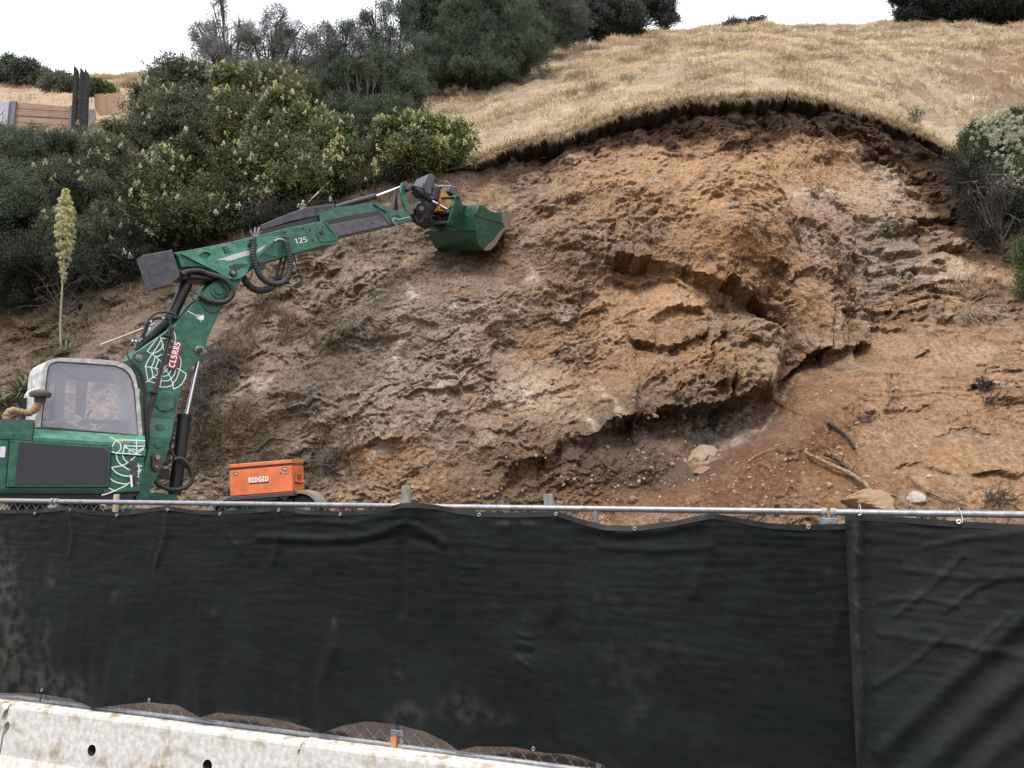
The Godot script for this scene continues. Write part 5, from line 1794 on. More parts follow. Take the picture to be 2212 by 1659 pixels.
func build_excavator() -> void:
	plane(at(340, 1000, 12.8), deg_to_rad(42.0))
	var o := thing("excavator", "green excavator with a white painted web on its boom, reaching to the bank", "excavator", PO + Vector3(0, -1.5, 0))
	var green := paint("green_paint", lin(0.046, 0.180, 0.118))
	var pale := paint("worn_green_paint", lin(0.100, 0.330, 0.225), 0.5)
	var deep := paint("bucket_green", lin(0.018, 0.090, 0.044), 0.35)
	var char_ := paint("charcoal_paint", lin(0.085, 0.083, 0.098), 0.5)
	var dark := mat("black_steel", lin(0.012, 0.012, 0.014), 0.45)
	var rubber := mat("black_rubber", lin(0.022, 0.022, 0.024), 0.6)
	var chrome := mat("chrome_rod", lin(0.72, 0.72, 0.75), 0.22, 0.9)
	var steel := mat("bolt_steel", lin(0.20, 0.19, 0.18), 0.45, 0.6)
	var rust := mat("rusty_pin", lin(0.10, 0.060, 0.045), 0.75)
	var white := mat("white_line_paint", lin(0.74, 0.78, 0.74), 0.6)
	var ivory := paint("cab_white", lin(0.66, 0.65, 0.62), 0.4)
	var grime := mat("brown_hose", lin(0.055, 0.040, 0.034), 0.7)
	# ---- lower boom
	var lo := z(1, [905, 690, 1000, 610, 1110, 560, 1250, 470, 1330, 590, 1200, 800]) + z(1, [1080, 940]) + z(4, [1400, 380, 1320, 560, 1290, 690, 1275, 790, 1250, 850, 1060, 1010, 990, 1110, 940, 1270, 860, 1600]) + z(5, [640, 380, 560, 700, 500, 960, 400, 1170, 320, 1300, 275, 1420, 262, 1560, 40, 1560, 240, 860, 275, 820, 265, 430, 230, 200]) + z(4, [385, 1650, 340, 1220, 280, 1060, 180, 950, 140, 870, 160, 790, 560, 520, 830, 320]) + z(1, [600, 1050, 720, 900, 830, 790])
	plate("lower_boom", lo, 0.22, 0.44, green, o, 0.010)
	var st := mb()
	# doubler at the foot: tilts out, then runs down flat
	var tl := B(z(5, [268, 350])[0], 0.222)
	var tr := B(z(5, [630, 378])[0], 0.222)
	var bl := B(z(5, [272, 630])[0], 0.285)
	var br := B(z(5, [575, 655])[0], 0.285)
	var fl := B(z(5, [262, 1560])[0], 0.285)
	quad(st, L(tl, 0.222), L(tr, 0.222), L(br, 0.285), L(bl, 0.285))
	quad(st, L(tl, 0.21), L(tl, 0.222), L(bl, 0.285), L(bl, 0.21))
	quad(st, L(tr, 0.222), L(tr, 0.21), L(br, 0.21), L(br, 0.285))
	build(st, "boom_bend_plate", green, o)
	plate("boom_foot_plate", z(5, [272, 630, 575, 655, 505, 950, 402, 1165, 322, 1296, 277, 1418, 264, 1556, 60, 1556, 240, 860]), 0.285, 0.07, green, o, 0.004)
	for q in [[5, 453, 190, 11.0, 0.222], [5, 418, 490, 9.4, 0.255], [5, 395, 745, 8.0, 0.286]]:
		st = mb()
		disc(st, z(q[0], [q[1], q[2]])[0], q[3], q[4], 0.012, 24)
		build(st, "boss", green, o, true)
	st = mb()
	disc(st, z(5, [490, 120])[0], 24, 0.215, 0.012, 32)
	build(st, "boss", green, o, true)
	st = mb()
	disc(st, z(1, [1045, 735])[0], 19, 0.222, 0.02, 32)
	build(st, "pivot_cover", green, o, true)
	st = mb()
	disc(st, z(1, [1045, 730])[0], 10, 0.24, 0.02, 28)
	build(st, "pivot_cap", green, o, true)
	st = mb()
	disc(st, z(1, [960, 880])[0], 23, 0.210, 0.02, 32)
	build(st, "pivot_seat", green, o, true)
	for q in [[4, 250, 855, 7.6, 3.4], [4, 1195, 740, 10.5, 6.5]]:
		st = mb()
		disc(st, z(q[0], [q[1], q[2]])[0], q[3], 0.222, 0.03, 20)
		var pin := build(st, "pin", steel, o, true)
		st = mb()
		disc(st, z(q[0], [q[1], q[2]])[0], q[4], 0.25, 0.035, 6)
		build(st, "bolt", dark if q[3] > 9 else steel, pin)
	st = mb()      # foot pin keeper
	var kp := []
	for k in 24:
		var t := TAU * k / 24.0
		var yy := sin(t)
		kp.append(z(5, [375 + cos(t) * 70, 1000 + yy * 70 + (60 if yy > 0 else -60)])[0])
	var keeper := plate("foot_pin_keeper", kp, 0.330, 0.045, rust, o, 0.008)
	for q in [[380, 930, 5.2], [365, 1065, 3.0]]:
		st = mb()
		disc(st, z(5, [q[0], q[1]])[0], q[2], 0.332, 0.03, 14)
		build(st, "bolt", mat("worn_bolt", lin(0.30, 0.26, 0.22), 0.6, 0.3), keeper)
	# the cradle the boom swings in
	plate("boom_cradle", z(5, [-20, 900, 60, 860, 240, 880, 300, 1330, 275, 1440, 440, 1440, 660, 1480, 700, 1560, -60, 1560]), 0.16, 0.34, green, o, 0.01)
	# ---- painted web, spider and number plate on the lower boom
	st = mb()
	var wz := 0.2245
	for pl in [[540, 540, 380, 750, 455, 790, 400, 880, 350, 980, 372, 1100, 390, 1215, 345, 1240], [585, 530, 600, 560, 530, 690, 455, 790], [600, 560, 620, 650, 635, 740], [590, 545, 680, 550], [635, 650, 590, 720, 540, 755, 460, 790], [460, 795, 540, 860, 600, 915], [497, 840, 485, 920, 440, 1000, 460, 1080, 467, 1150], [350, 985, 450, 1005, 550, 1020], [555, 890, 530, 950, 510, 1010, 540, 1070, 530, 1115, 467, 1155, 390, 1215], [390, 1212, 500, 1245], [610, 795, 560, 825, 500, 835], [520, 1165, 460, 1155],
			[800, 450, 820, 520, 822, 600], [740, 570, 790, 605], [720, 660, 752, 690], [690, 780, 722, 810], [880, 820, 905, 890, 905, 960, 885, 1040, 860, 1120, 830, 1190, 780, 1250], [830, 1010, 900, 1040, 990, 1105, 965, 1180, 920, 1260, 860, 1310, 790, 1335, 770, 1240, 740, 1150, 700, 1080, 640, 1030], [820, 1040, 805, 1110, 760, 1170, 700, 1210, 605, 1212], [755, 1040, 730, 1090, 690, 1130, 625, 1142], [610, 1090, 595, 1200, 577, 1305, 680, 1308, 740, 1290, 790, 1260], [655, 1050, 720, 1000], [620, 1040, 690, 960], [640, 980, 690, 1040], [560, 1275, 577, 1305], [630, 1080, 660, 1060, 700, 1030]]:
		ribbon(st, z(4, pl), wz, 2.0)
	build(st, "painted_web", white, o).set_meta("kind", "stuff")
	st = mb()
	ribbon(st, z(4, [1015, 125, 1080, 160, 1145, 195]), wz, 1.7)
	for pl in [[1150, 195, 1175, 180, 1200, 190], [1150, 215, 1165, 245, 1200, 250], [1160, 200, 1180, 230], [1225, 200, 1245, 185, 1260, 195], [1240, 215, 1270, 205], [1195, 255, 1215, 285], [1240, 250, 1262, 262]]:
		ribbon(st, z(4, pl), wz, 1.3)
	var sp := []
	for k in 14:
		var t := TAU * k / 14.0
		sp.append(z(4, [1222 + cos(t) * 42, 228 + sin(t) * 36])[0])
	extrude(st, outline(sp, wz + 0.002), wz + 0.002, 0.003, 0.0005)
	build(st, "painted_spider", white, o)
	var np := plate("number_plate", z(4, [788, 596, 930, 616, 832, 1038, 690, 1008]), 0.262, 0.01, paint("plate_red", lin(0.45, 0.045, 0.060), 0.5), o, 0.002)
	text_on("plate_lettering", "CL5R85", z(4, [806, 1012])[0], z(4, [902, 622])[0], 13.5, 0.264, white, np)
	# ---- upper boom
	var up := z(1, [510, 280, 980, 192, 1420, 95]) + z(2, [700, 690, 1150, 598, 1335, 800, 1322, 852, 1290, 892, 1130, 907, 800, 1000, 430, 1112]) + z(1, [1500, 430, 1380, 520, 1300, 600, 1160, 600, 1000, 530, 900, 470, 800, 440, 600, 455, 560, 330])
	plate("upper_boom", up, 0.26, 0.52, green, o, 0.010)
	var lens := func(cx: float, cy: float, hw: float, hh: float, tilt: float) -> PackedVector2Array:
		var q := PackedVector2Array()
		for k in 24:
			var t := TAU * k / 24.0
			var x := cos(t) * hw
			var y := sin(t) * absf(sin(t)) * hh
			q.append(B(z(1, [cx + x * cos(tilt) - y * sin(tilt), cy + x * sin(tilt) + y * cos(tilt)])[0], 0.305))
		return q
	csg_plate("boom_cheek_plate", outline(z(1, [600, 290, 1000, 190, 1420, 100, 1780, 75, 1640, 200, 1510, 332, 1430, 420, 1385, 505, 1330, 565, 1250, 596, 1165, 586, 1000, 490, 810, 400]), 0.305), [lens.call(880, 306, 76, 40, -0.13), lens.call(1445, 192, 70, 30, -0.13)], 0.305, 0.03, pale, o)
	text_on("painted_letter", "E", z(1, [1118, 292])[0], z(1, [1185, 270])[0], 15, 0.307, dark, o)
	st = mb()
	extrude(st, outline(z(1, [1010, 368, 1100, 340, 1210, 300, 1330, 268, 1500, 238, 1610, 180, 1560, 245, 1480, 290, 1340, 325, 1220, 365, 1120, 376, 1130, 360]), 0.308), 0.308, 0.002, 0.0004)
	build(st, "bare_metal_scrape", mat("scraped_paint", lin(0.50, 0.48, 0.52), 0.5), o)
	st = mb()
	extrude(st, outline(z(1, [1160, 440, 1240, 410, 1400, 415, 1350, 450, 1280, 480, 1190, 490]), 0.3065), 0.3065, 0.0012, 0.0003)
	build(st, "grease_stain", mat("grease", lin(0.018, 0.040, 0.028), 0.5), o)
	st = mb()
	disc(st, z(1, [1215, 525])[0], 8.5, 0.305, 0.03, 20)
	var ep := build(st, "pin", dark, o, true)
	st = mb()
	disc(st, z(1, [1215, 518])[0], 4.5, 0.335, 0.03, 6)
	build(st, "bolt", steel, ep)
	st = mb()
	for q in [[680, 740], [910, 690], [990, 710], [1145, 672], [1020, 830], [1240, 780], [1085, 700]]:
		disc(st, z(2, [q[0], q[1]])[0], 2.4, 0.265, 0.012, 8)
	build(st, "bolt_heads", dark, o).set_meta("kind", "stuff")
	plate("sleeve_end_plate", z(2, [1080, 640, 1150, 600, 1335, 800, 1320, 842, 1120, 862, 1075, 780]), 0.275, 0.06, green, o, 0.005)
	plate("sleeve_lip", z(2, [1150, 598, 1172, 590, 1338, 795, 1322, 815]), 0.29, 0.58, green, o, 0.004)
	st = mb()
	disc(st, z(2, [1128, 740])[0], 5.0, 0.275, 0.02, 18)
	build(st, "sleeve_pin", dark, o, true)
	text_on("painted_number", "125", z(2, [815, 885])[0], z(2, [960, 856])[0], 11.5, 0.262, white, o, false)
	# grey box at the back end of the boom
	plate("rear_box", z(1, [135, 310, 490, 240, 590, 550, 470, 662, 270, 710]), 0.30, 0.30, char_, o, 0.008)
	st = mb()
	for q in [[180, 355], [412, 463], [290, 665]]:
		disc(st, z(1, [q[0], q[1]])[0], 1.3, 0.30, 0.006, 8)
	build(st, "box_screws", dark, o).set_meta("kind", "stuff")
	plate("boom_heel", z(1, [510, 320, 590, 380, 700, 450, 820, 450, 950, 520, 1000, 620, 800, 600, 640, 590, 540, 590]), 0.20, 0.40, dark, o, 0.01)
	# ---- guard over the ram, with its number
	plate("ram_guard", z(2, [382, 652, 650, 540, 920, 440, 1284, 385, 1312, 490, 1160, 518, 760, 604, 410, 708]), 0.15, 0.30, char_, o, 0.008)
	plate("ram_slot", z(2, [360, 770, 410, 706, 1160, 515, 1170, 590, 700, 695]), 0.13, 0.26, dark, o, 0.004)
	text_on("guard_letter", "R", z(2, [1060, 497])[0], z(2, [1130, 484])[0], 10, 0.152, dark, o)
	text_on("guard_number", "125", z(2, [1160, 470])[0], z(2, [1258, 455])[0], 8.0, 0.152, dark, o, false)
	# ---- telescopic stick
	var inner := z(2, [1100, 520, 1300, 432, 1800, 374, 1868, 392, 1895, 428, 1950, 420, 2055, 478, 2150, 468]) + z(3, [480, 620, 560, 690, 592, 760, 380, 818, 300, 800]) + z(2, [1965, 662, 1330, 800, 1160, 760])
	plate("stick", inner, 0.17, 0.34, green, o, 0.008)
	plate("stick_groove", z(2, [1180, 590, 1500, 530, 1835, 470, 1990, 655, 1900, 690, 1330, 800, 1190, 660]), 0.178, 0.02, dark, o, 0.002)
	var pad := plate("slide_pad", z(2, [1205, 652, 1500, 596, 1850, 532, 1955, 650, 1600, 730, 1325, 795]), 0.20, 0.05, paint("slide_pad_grey", lin(0.125, 0.120, 0.140), 0.55), o, 0.006)
	st = mb()
	disc(st, z(2, [1752, 622])[0], 3.0, 0.20, 0.004, 14)
	build(st, "hole_plug", dark, pad, true)
	plate("stick_rib", z(2, [1770, 395, 1800, 392, 1945, 470, 1935, 492]), 0.20, 0.05, green, o, 0.003)
	plate("stick_window_rim", z(3, [275, 690, 390, 655, 470, 715, 455, 735, 385, 690, 300, 712, 310, 745, 280, 735]), 0.19, 0.04, green, o, 0.002)
	hose("grease_line", z(3, [400, 850, 350, 800, 325, 760, 350, 735, 390, 750, 440, 745, 500, 730, 560, 720]), 0.20, 1.0, mat("grey_line", lin(0.33, 0.36, 0.35), 0.5), o)
	# ---- rams
	st = mb()
	tube(st, [W(z(1, [668, 640])[0], 0.0), W(z(4, [760, 200])[0], 0.0), W(z(4, [210, 700])[0], 0.0)], 13.0 / F * 12.4, 20, true)
	build(st, "boom_ram_barrel", dark, o, true)
	st = mb()
	tube(st, [W(z(1, [655, 605])[0], 0.0), W(z(1, [600, 720])[0], 0.0)], 3.0 / F * 12.6, 14, true)
	build(st, "boom_ram_rod", chrome, o, true)
	st = mb()
	tube(st, [W(z(4, [1195, 800])[0], 0.0), W(z(5, [795, 340])[0], 0.0)], 3.9 / F * 13.2, 16, true)
	build(st, "lift_ram_rod", chrome, o, true)
	st = mb()
	tube(st, [W(z(5, [772, 305])[0], 0.0), W(z(5, [768, 345])[0], 0.0), W(z(5, [764, 372])[0], 0.0)], [15.0 / F * 13.2, 15.0 / F * 13.2, 14.6 / F * 13.2], 22, true)
	tube(st, [W(z(5, [764, 370])[0], 0.0), W(z(5, [700, 900])[0], 0.0), W(z(5, [625, 1480])[0], 0.0)], 13.6 / F * 13.2, 22, true)
	build(st, "lift_ram_barrel", dark, o, true)
	plate("lift_ram_bracket", z(5, [420, 1080, 560, 1090, 545, 1250, 390, 1220]), 0.10, 0.2, dark, o, 0.004)
	st = mb()
	tube(st, [W(z(2, [1300, 432])[0], 0.0), W(z(2, [1720, 318])[0], 0.0), W(z(2, [1790, 300])[0], 0.0)], [5.0 / F * 15.6, 6.4 / F * 15.8, 6.6 / F * 15.9], 18, true)
	build(st, "stick_ram_barrel", dark, o, true)
	st = mb()
	tube(st, [W(z(2, [1780, 302])[0], 0.0), W(z(3, [440, 312])[0], 0.0)], 2.9 / F * 16.2, 14, true)
	build(st, "stick_ram_rod", chrome, o, true)
	# ---- hoses
	hose("wrapped_hose", z(1, [1450, 110, 1462, 200, 1455, 300, 1480, 420, 1530, 540, 1620, 622, 1750, 648, 1850, 600, 1895, 480, 1890, 340, 1868, 230, 1850, 140]), 0.36, 7.0, rubber, o, 1)
	hose("wrapped_hose", z(1, [1330, 560, 1395, 660, 1500, 725, 1620, 715, 1720, 650, 1790, 600]), 0.05, 8.0, rubber, o, 1)
	hose("wrapped_hose", z(1, [600, 535, 700, 498, 820, 495, 950, 540, 1080, 578, 1170, 650, 1205, 745, 1165, 835, 1060, 870, 920, 845, 810, 785]), [0.24, 0.25, 0.26, 0.28, 0.32, 0.34, 0.34, 0.33, 0.31, 0.29, 0.27], 6.6, rubber, o, 1)
	hose("wrapped_hose", z(1, [700, 560, 830, 570, 960, 590]), 0.23, 5.0, rubber, o)
	hose("wrapped_hose", z(5, [350, 1275, 440, 1345, 560, 1390, 700, 1388, 820, 1340, 885, 1240, 868, 1120, 800, 1005, 720, 945, 620, 960]), 0.30, 4.8, rubber, o, 1)
	hose("hose", z(5, [560, 770, 610, 890, 720, 1000, 835, 1095]), 0.22, 2.9, rubber, o)
	hose("hose", z(5, [640, 420, 600, 560, 580, 680, 570, 780]), 0.14, 2.6, rubber, o)
	for q in [[255, 715, 300, 800], [318, 682, 310, 800], [372, 678, 330, 800]]:
		hose("hose_end", z(2, [q[0], q[1], (q[0] + q[2]) * 0.5 - 2, (q[1] + q[3]) * 0.5, q[2], q[3]]), 0.34, 2.1, mat("pale_hose", lin(0.20, 0.19, 0.185), 0.6), o)
	hose("hose", z(1, [1930, 290, 1985, 470, 2030, 600, 1985, 675, 1840, 682]), 0.10, 1.5, grime, o)
	hose("hose", z(1, [1790, 340, 1755, 480, 1715, 610]), 0.16, 3.2, rubber, o)
	hose("hose", z(1, [1850, 330, 1815, 470, 1775, 590]), 0.12, 2.8, rubber, o)
	hose("hose", z(1, [1440, 480, 1440, 540, 1410, 590]), 0.10, 1.2, rubber, o)
	hose("pipe", z(1, [1570, 290, 1640, 310, 1730, 325, 1800, 300]), 0.30, 1.0, rubber, o)
	hose("elbow_line", z(2, [555, 850, 600, 825, 660, 830, 705, 860]), 0.30, 2.0, mat("grey_line", Color.WHITE), o)
	plate("valve_block", z(2, [670, 795, 730, 790, 745, 880, 700, 880]), 0.32, 0.08, dark, o, 0.004)
	plate("lamp_box", z(1, [1520, 390, 1590, 380, 1610, 460, 1560, 490, 1530, 470]), 0.33, 0.12, dark, o, 0.006)
	for dx in [0.0, 46.0]:
		hose("boom_pipe", z(4, [738 + dx, 370, 700 + dx, 560, 650 + dx * 0.9, 760, 590 + dx * 0.8, 980, 535 + dx * 0.8, 1200, 485 + dx * 0.8, 1420, 425 + dx * 0.8, 1640]) + z(5, [262 + dx * 0.5, 280, 240 + dx * 0.4, 430, 235 + dx * 0.3, 600]), 0.250, 2.3, grime, o)
	for q in [[720, 510, 60], [498, 1390, 60]]:
		plate("pipe_clamp", z(4, [q[0] - q[2], q[1] - 22, q[0] + q[2], q[1] - 2, q[0] + q[2], q[1] + 22, q[0] - q[2], q[1] + 2]), 0.285, 0.06, dark, o, 0.003)
	for q in [[[815, 240, 825, 190, 790, 165, 745, 152, 600, 140, 470, 185, 375, 290, 330, 420, 280, 545], 0.30], [[735, 330, 730, 270, 700, 242, 630, 238, 500, 240, 405, 325, 340, 480, 295, 600], 0.28]]:
		hose("ram_hose", z(4, q[0]), q[1], 2.9, rubber, o)
	st = mb()
	for q in [[745, 152, 720, 150], [640, 238, 612, 236], [430, 300, 445, 275], [425, 380, 405, 430], [300, 550, 285, 560], [200, 600, 215, 590], [160, 570, 150, 600]]:
		tube(st, [W(z(4, [q[0], q[1]])[0], 0.30), W(z(4, [q[2], q[3]])[0], 0.30)], 2.6 / F * 12.6, 8)
	build(st, "hose_fittings", mat("fitting_steel", lin(0.5, 0.5, 0.48), 0.4, 0.4), o, true).set_meta("kind", "stuff")
	plate("ram_valve_block", z(4, [215, 600, 290, 590, 300, 640, 240, 720, 195, 700]), 0.16, 0.12, char_, o, 0.006)
	hose("hose", z(4, [230, 580, 120, 640, 65, 760, 100, 870, 170, 940]), 0.24, 2.0, grime, o)
	hose("hose", z(4, [150, 920, 260, 1050, 320, 1200, 345, 1400, 350, 1640]) + z(5, [215, 300, 225, 600, 245, 800]), 0.30, 4.0, rubber, o)
	hose("hose", z(1, [800, 840, 720, 880, 650, 950, 600, 1050, 540, 1120]), 0.20, 2.2, rubber, o)
	hose("hose", z(1, [800, 770, 740, 760, 725, 810, 760, 850]), 0.25, 1.6, rubber, o)
	plate("cab_side_valves", z(4, [205, 1150, 280, 1140, 300, 1240, 290, 1350, 210, 1330]), 0.60, 0.10, dark, o, 0.006)
	plate("cab_side_bracket", z(4, [200, 1330, 270, 1320, 262, 1480, 196, 1480]), 0.60, 0.08, ivory, o, 0.004)
	# ---- house
	var hs := 0.85
	var wide := 2.0
	plate("house_body", z(6, [-260, 905, 345, 935, 1190, 1078, 1545, 1106, 1538, 1250, 1500, 1490, 1100, 1510, -260, 1510]), hs, wide, green, o, 0.02)
	plate("engine_hood", z(6, [-260, 745, -10, 722, 30, 716, 345, 718, 366, 728, 345, 935, 336, 940, -260, 905]), hs + 0.01, wide + 0.02, green, o, 0.05)
	st = mb()
	var ha := B(z(6, [352, 812])[0], hs - 0.16)
	var hb := B(z(6, [1542, 893])[0], hs - 0.16)
	var hc := B(z(6, [1550, 985])[0], hs + 0.016)
	var hd := B(z(6, [346, 905])[0], hs + 0.016)
	var he := B(z(6, [1548, 1106])[0], hs + 0.016)
	var hf := B(z(6, [345, 940])[0], hs + 0.016)
	var hm := B(z(6, [1190, 1078])[0], hs + 0.016)
	quad(st, L(ha, hs - 0.16), L(hb, hs - 0.16), L(hc, hs + 0.016), L(hd, hs + 0.016))
	tri(st, L(hd, hs + 0.016), L(hc, hs + 0.016), L(hm, hs + 0.016))
	tri(st, L(hc, hs + 0.016), L(he, hs + 0.016), L(hm, hs + 0.016))
	tri(st, L(hd, hs + 0.016), L(hm, hs + 0.016), L(hf, hs + 0.016))
	quad(st, L(ha, hs - wide), L(hb, hs - wide), L(hb, hs - 0.16), L(ha, hs - 0.16))
	quad(st, L(hb, hs - 0.16), L(hb, hs - 1.2), L(he, hs - 1.2), L(hc, hs + 0.016))
	tri(st, L(hc, hs + 0.016), L(he, hs - 1.2), L(he, hs + 0.016))
	quad(st, L(ha, hs - 1.2), L(ha, hs - 0.16), L(hd, hs + 0.016), L(hf, hs - 1.2))
	build(st, "deck_cowl", paint("faded_green_paint", lin(0.085, 0.300, 0.200), 0.5), o)
	var seam := mat("panel_seam", lin(0.006, 0.008, 0.007), 0.8)
	st = mb()
	for pl in [[100, 928, 345, 946, 1190, 1000, 1168, 1440], [65, 1440, 102, 928], [1190, 1078, 1545, 1108], [345, 940, 372, 730], [65, 1440, 1168, 1440]]:
		ribbon(st, z(6, pl), hs + 0.018, 1.6)
	build(st, "panel_gaps", seam, o)
	var gr := plate("grille_door", z(6, [108, 934, 345, 950, 1182, 1004, 1158, 1432, 72, 1434]), hs + 0.028, 0.03, green, o, 0.004)
	var perf := mat("perforated_sheet", Color.WHITE, 0.6, 0.2)
	var img := Image.create(64, 64, false, Image.FORMAT_RGB8)
	img.fill(Color(0.27, 0.27, 0.29))
	for yy in 64:
		for xx in 64:
			var cx := fposmod(xx + (8 if (yy / 16) % 2 == 1 else 0), 16.0) - 8.0
			var cy := fposmod(yy, 16.0) - 8.0
			if cx * cx + cy * cy < 30.0:
				img.set_pixel(xx, yy, Color(0.035, 0.035, 0.04))
	perf.albedo_texture = ImageTexture.create_from_image(img)
	perf.uv1_triplanar = true
	perf.uv1_scale = Vector3.ONE * 14.0
	plate("grille_mesh", z(6, [200, 955, 1100, 1018, 1160, 1058, 1150, 1370, 1100, 1412, 160, 1410]), hs + 0.034, 0.012, perf, gr, 0.003)
	st = mb()
	for q in [[135, 955], [1165, 1025], [95, 1408], [1130, 1410], [155, 880]]:
		disc(st, z(6, [q[0], q[1]])[0], 1.6, hs + 0.028, 0.01, 8)
	build(st, "door_screws", dark, gr).set_meta("kind", "stuff")
	st = mb()
	for row in [1466, 1484]:
		var x := -10.0
		while x < 1110.0:
			var c := B(z(6, [x, row])[0], hs + 0.004)
			var e := Vector2(0.0085, 0)
			var f := Vector2(0, 0.0072)
			quad(st, L(c - e - f, hs + 0.004), L(c - e + f, hs + 0.004), L(c + e + f, hs + 0.004), L(c + e - f, hs + 0.004))
			x += 21.0
	build(st, "vent_slots", seam, o).set_meta("kind", "stuff")
	plate("house_skirt", z(6, [-260, 1505, 1100, 1508, 1490, 1490, 1400, 1580, -260, 1580]), hs - 0.06, wide - 0.12, dark, o, 0.01)
	plate("paper_label", z(6, [5, 1004, 62, 1008, 50, 1122, -8, 1116]), hs + 0.004, 0.003, mat("label_white", lin(0.66, 0.66, 0.72), 0.6), o, 0.0005)
	plate("yellow_sticker", z(6, [1240, 912, 1310, 916, 1305, 940, 1240, 934]), hs - 0.05, 0.003, mat("sticker_tan", lin(0.46, 0.34, 0.13), 0.6), o, 0.0005)
	plate("deck_lamp", z(6, [1315, 945, 1415, 950, 1410, 985, 1310, 980]), hs + 0.015, 0.05, paint("faded_beige", lin(0.34, 0.33, 0.26), 0.6), o, 0.004)
	st = mb()
	for pl in [[1185, 905, 1235, 935, 1280, 970, 1292, 1020, 1275, 1050, 1240, 1077, 1192, 1060], [1235, 935, 1215, 970, 1196, 1005], [1235, 935, 1390, 936, 1545, 942], [1455, 930, 1455, 1080], [1330, 985, 1320, 1030, 1310, 1072], [1235, 1075, 1320, 1080, 1500, 1092], [1340, 995, 1440, 1000, 1540, 1000], [1325, 1010, 1390, 1040, 1455, 1082, 1530, 1035], [1390, 1030, 1375, 1060, 1385, 1080], [1410, 1030, 1470, 1050, 1530, 1020], [1340, 1000, 1380, 1040]]:
		ribbon(st, z(6, pl), hs + 0.020, 2.2)
	for pl in [[1240, 1090, 1248, 1140, 1270, 1180, 1310, 1212, 1350, 1240, 1388, 1255], [1305, 1097, 1325, 1145, 1368, 1178], [1440, 1110, 1400, 1150, 1370, 1172, 1330, 1195, 1290, 1212, 1190, 1227], [1190, 1227, 1215, 1260, 1250, 1290, 1300, 1312, 1385, 1325], [1170, 1340, 1205, 1370, 1250, 1390, 1320, 1402, 1355, 1400], [1160, 1445, 1190, 1462, 1225, 1477, 1340, 1420, 1400, 1375], [1225, 1477, 1150, 1505, 1085, 1522], [1475, 1190, 1482, 1240, 1476, 1310], [1455, 1215, 1510, 1210], [1460, 1265, 1490, 1275, 1500, 1250], [1455, 1320, 1480, 1330], [1455, 1390, 1470, 1395]]:
		ribbon(st, z(6, pl), hs + 0.004, 2.4)
	build(st, "painted_web", white, o).set_meta("kind", "stuff")
	plate("door_latch", z(6, [1375, 1160, 1425, 1145, 1460, 1190, 1465, 1400, 1440, 1420, 1410, 1300, 1385, 1220]), hs + 0.03, 0.03, char_, o, 0.005)
	plate("latch_lever", z(6, [1385, 1305, 1410, 1310, 1418, 1435, 1398, 1440]), hs + 0.045, 0.015, white, o, 0.003)
	# ---- cab
	var cf := hs - 0.20
	var outer := z(6, [372, 800, 385, 640, 402, 415, 440, 355, 452, 200, 475, 140, 505, 105, 550, 76, 640, 58, 900, 66, 1120, 80, 1250, 96, 1330, 122, 1395, 170, 1440, 245, 1462, 330, 1500, 620, 1520, 892])
	var hole := z(6, [438, 796, 470, 520, 508, 190, 520, 150, 548, 120, 590, 106, 640, 103, 900, 118, 1230, 146, 1320, 180, 1375, 232, 1408, 300, 1432, 420, 1470, 886])
	csg_plate("cab_shell", outline(outer, cf), [outline(hole, cf)], cf, 0.85, ivory, o)
	var fb := cf - 0.82
	# far side of the cab: dark frame with two windows, seen through the near pane
	var fw1 := outline(z(6, [700, 300, 815, 305, 805, 690, 680, 690]), fb)
	var fw2 := outline(z(6, [935, 312, 1180, 322, 1270, 350, 1330, 410, 1352, 500, 1362, 720, 905, 715]), fb)
	csg_plate("cab_far_frame", outline(z(6, [470, 790, 520, 170, 560, 130, 640, 115, 1220, 160, 1320, 200, 1380, 290, 1430, 880]), fb), [fw1, fw2], fb, 0.05, mat("cab_inside_grey", lin(0.055, 0.055, 0.062), 0.7), o)
	var pane := mat("dusty_glass", Color(0.78, 0.78, 0.82, 0.27), 0.45)
	pane.transparency = BaseMaterial3D.TRANSPARENCY_ALPHA
	plate("window_glass", z(6, [432, 800, 466, 520, 504, 188, 516, 146, 546, 116, 590, 101, 640, 98, 900, 113, 1230, 141, 1324, 176, 1380, 229, 1413, 298, 1437, 420, 1476, 891]), cf - 0.012, 0.006, pane, o, 0.001)
	st = mb()
	var gl := z(6, [438, 796, 470, 520, 508, 190, 520, 150, 548, 120, 590, 106, 640, 103, 900, 118, 1230, 146, 1320, 180, 1375, 232, 1408, 300, 1432, 420, 1470, 886, 438, 796])
	for i in gl.size():
		gl[i] = W(gl[i], cf - 0.004)
	tube(st, gl, 0.009, 6)
	build(st, "window_seal", rubber, o, true)
	plate("seat", z(6, [600, 330, 640, 310, 690, 330, 690, 400, 650, 470, 640, 560, 680, 640, 700, 740, 540, 760, 545, 560]), cf - 0.35, 0.42, dark, o, 0.03)
	plate("dash_console", z(6, [460, 700, 640, 690, 900, 760, 1330, 760, 1440, 740, 1450, 900, 460, 830]), cf - 0.45, 0.45, mat("console_grey", lin(0.07, 0.068, 0.072), 0.8), o, 0.02)
	hose("control_lever", z(6, [925, 720, 945, 660, 975, 615]), cf - 0.5, 3.0, dark, o)
	st = mb()
	var r := RandomNumberGenerator.new()
	r.seed = 21
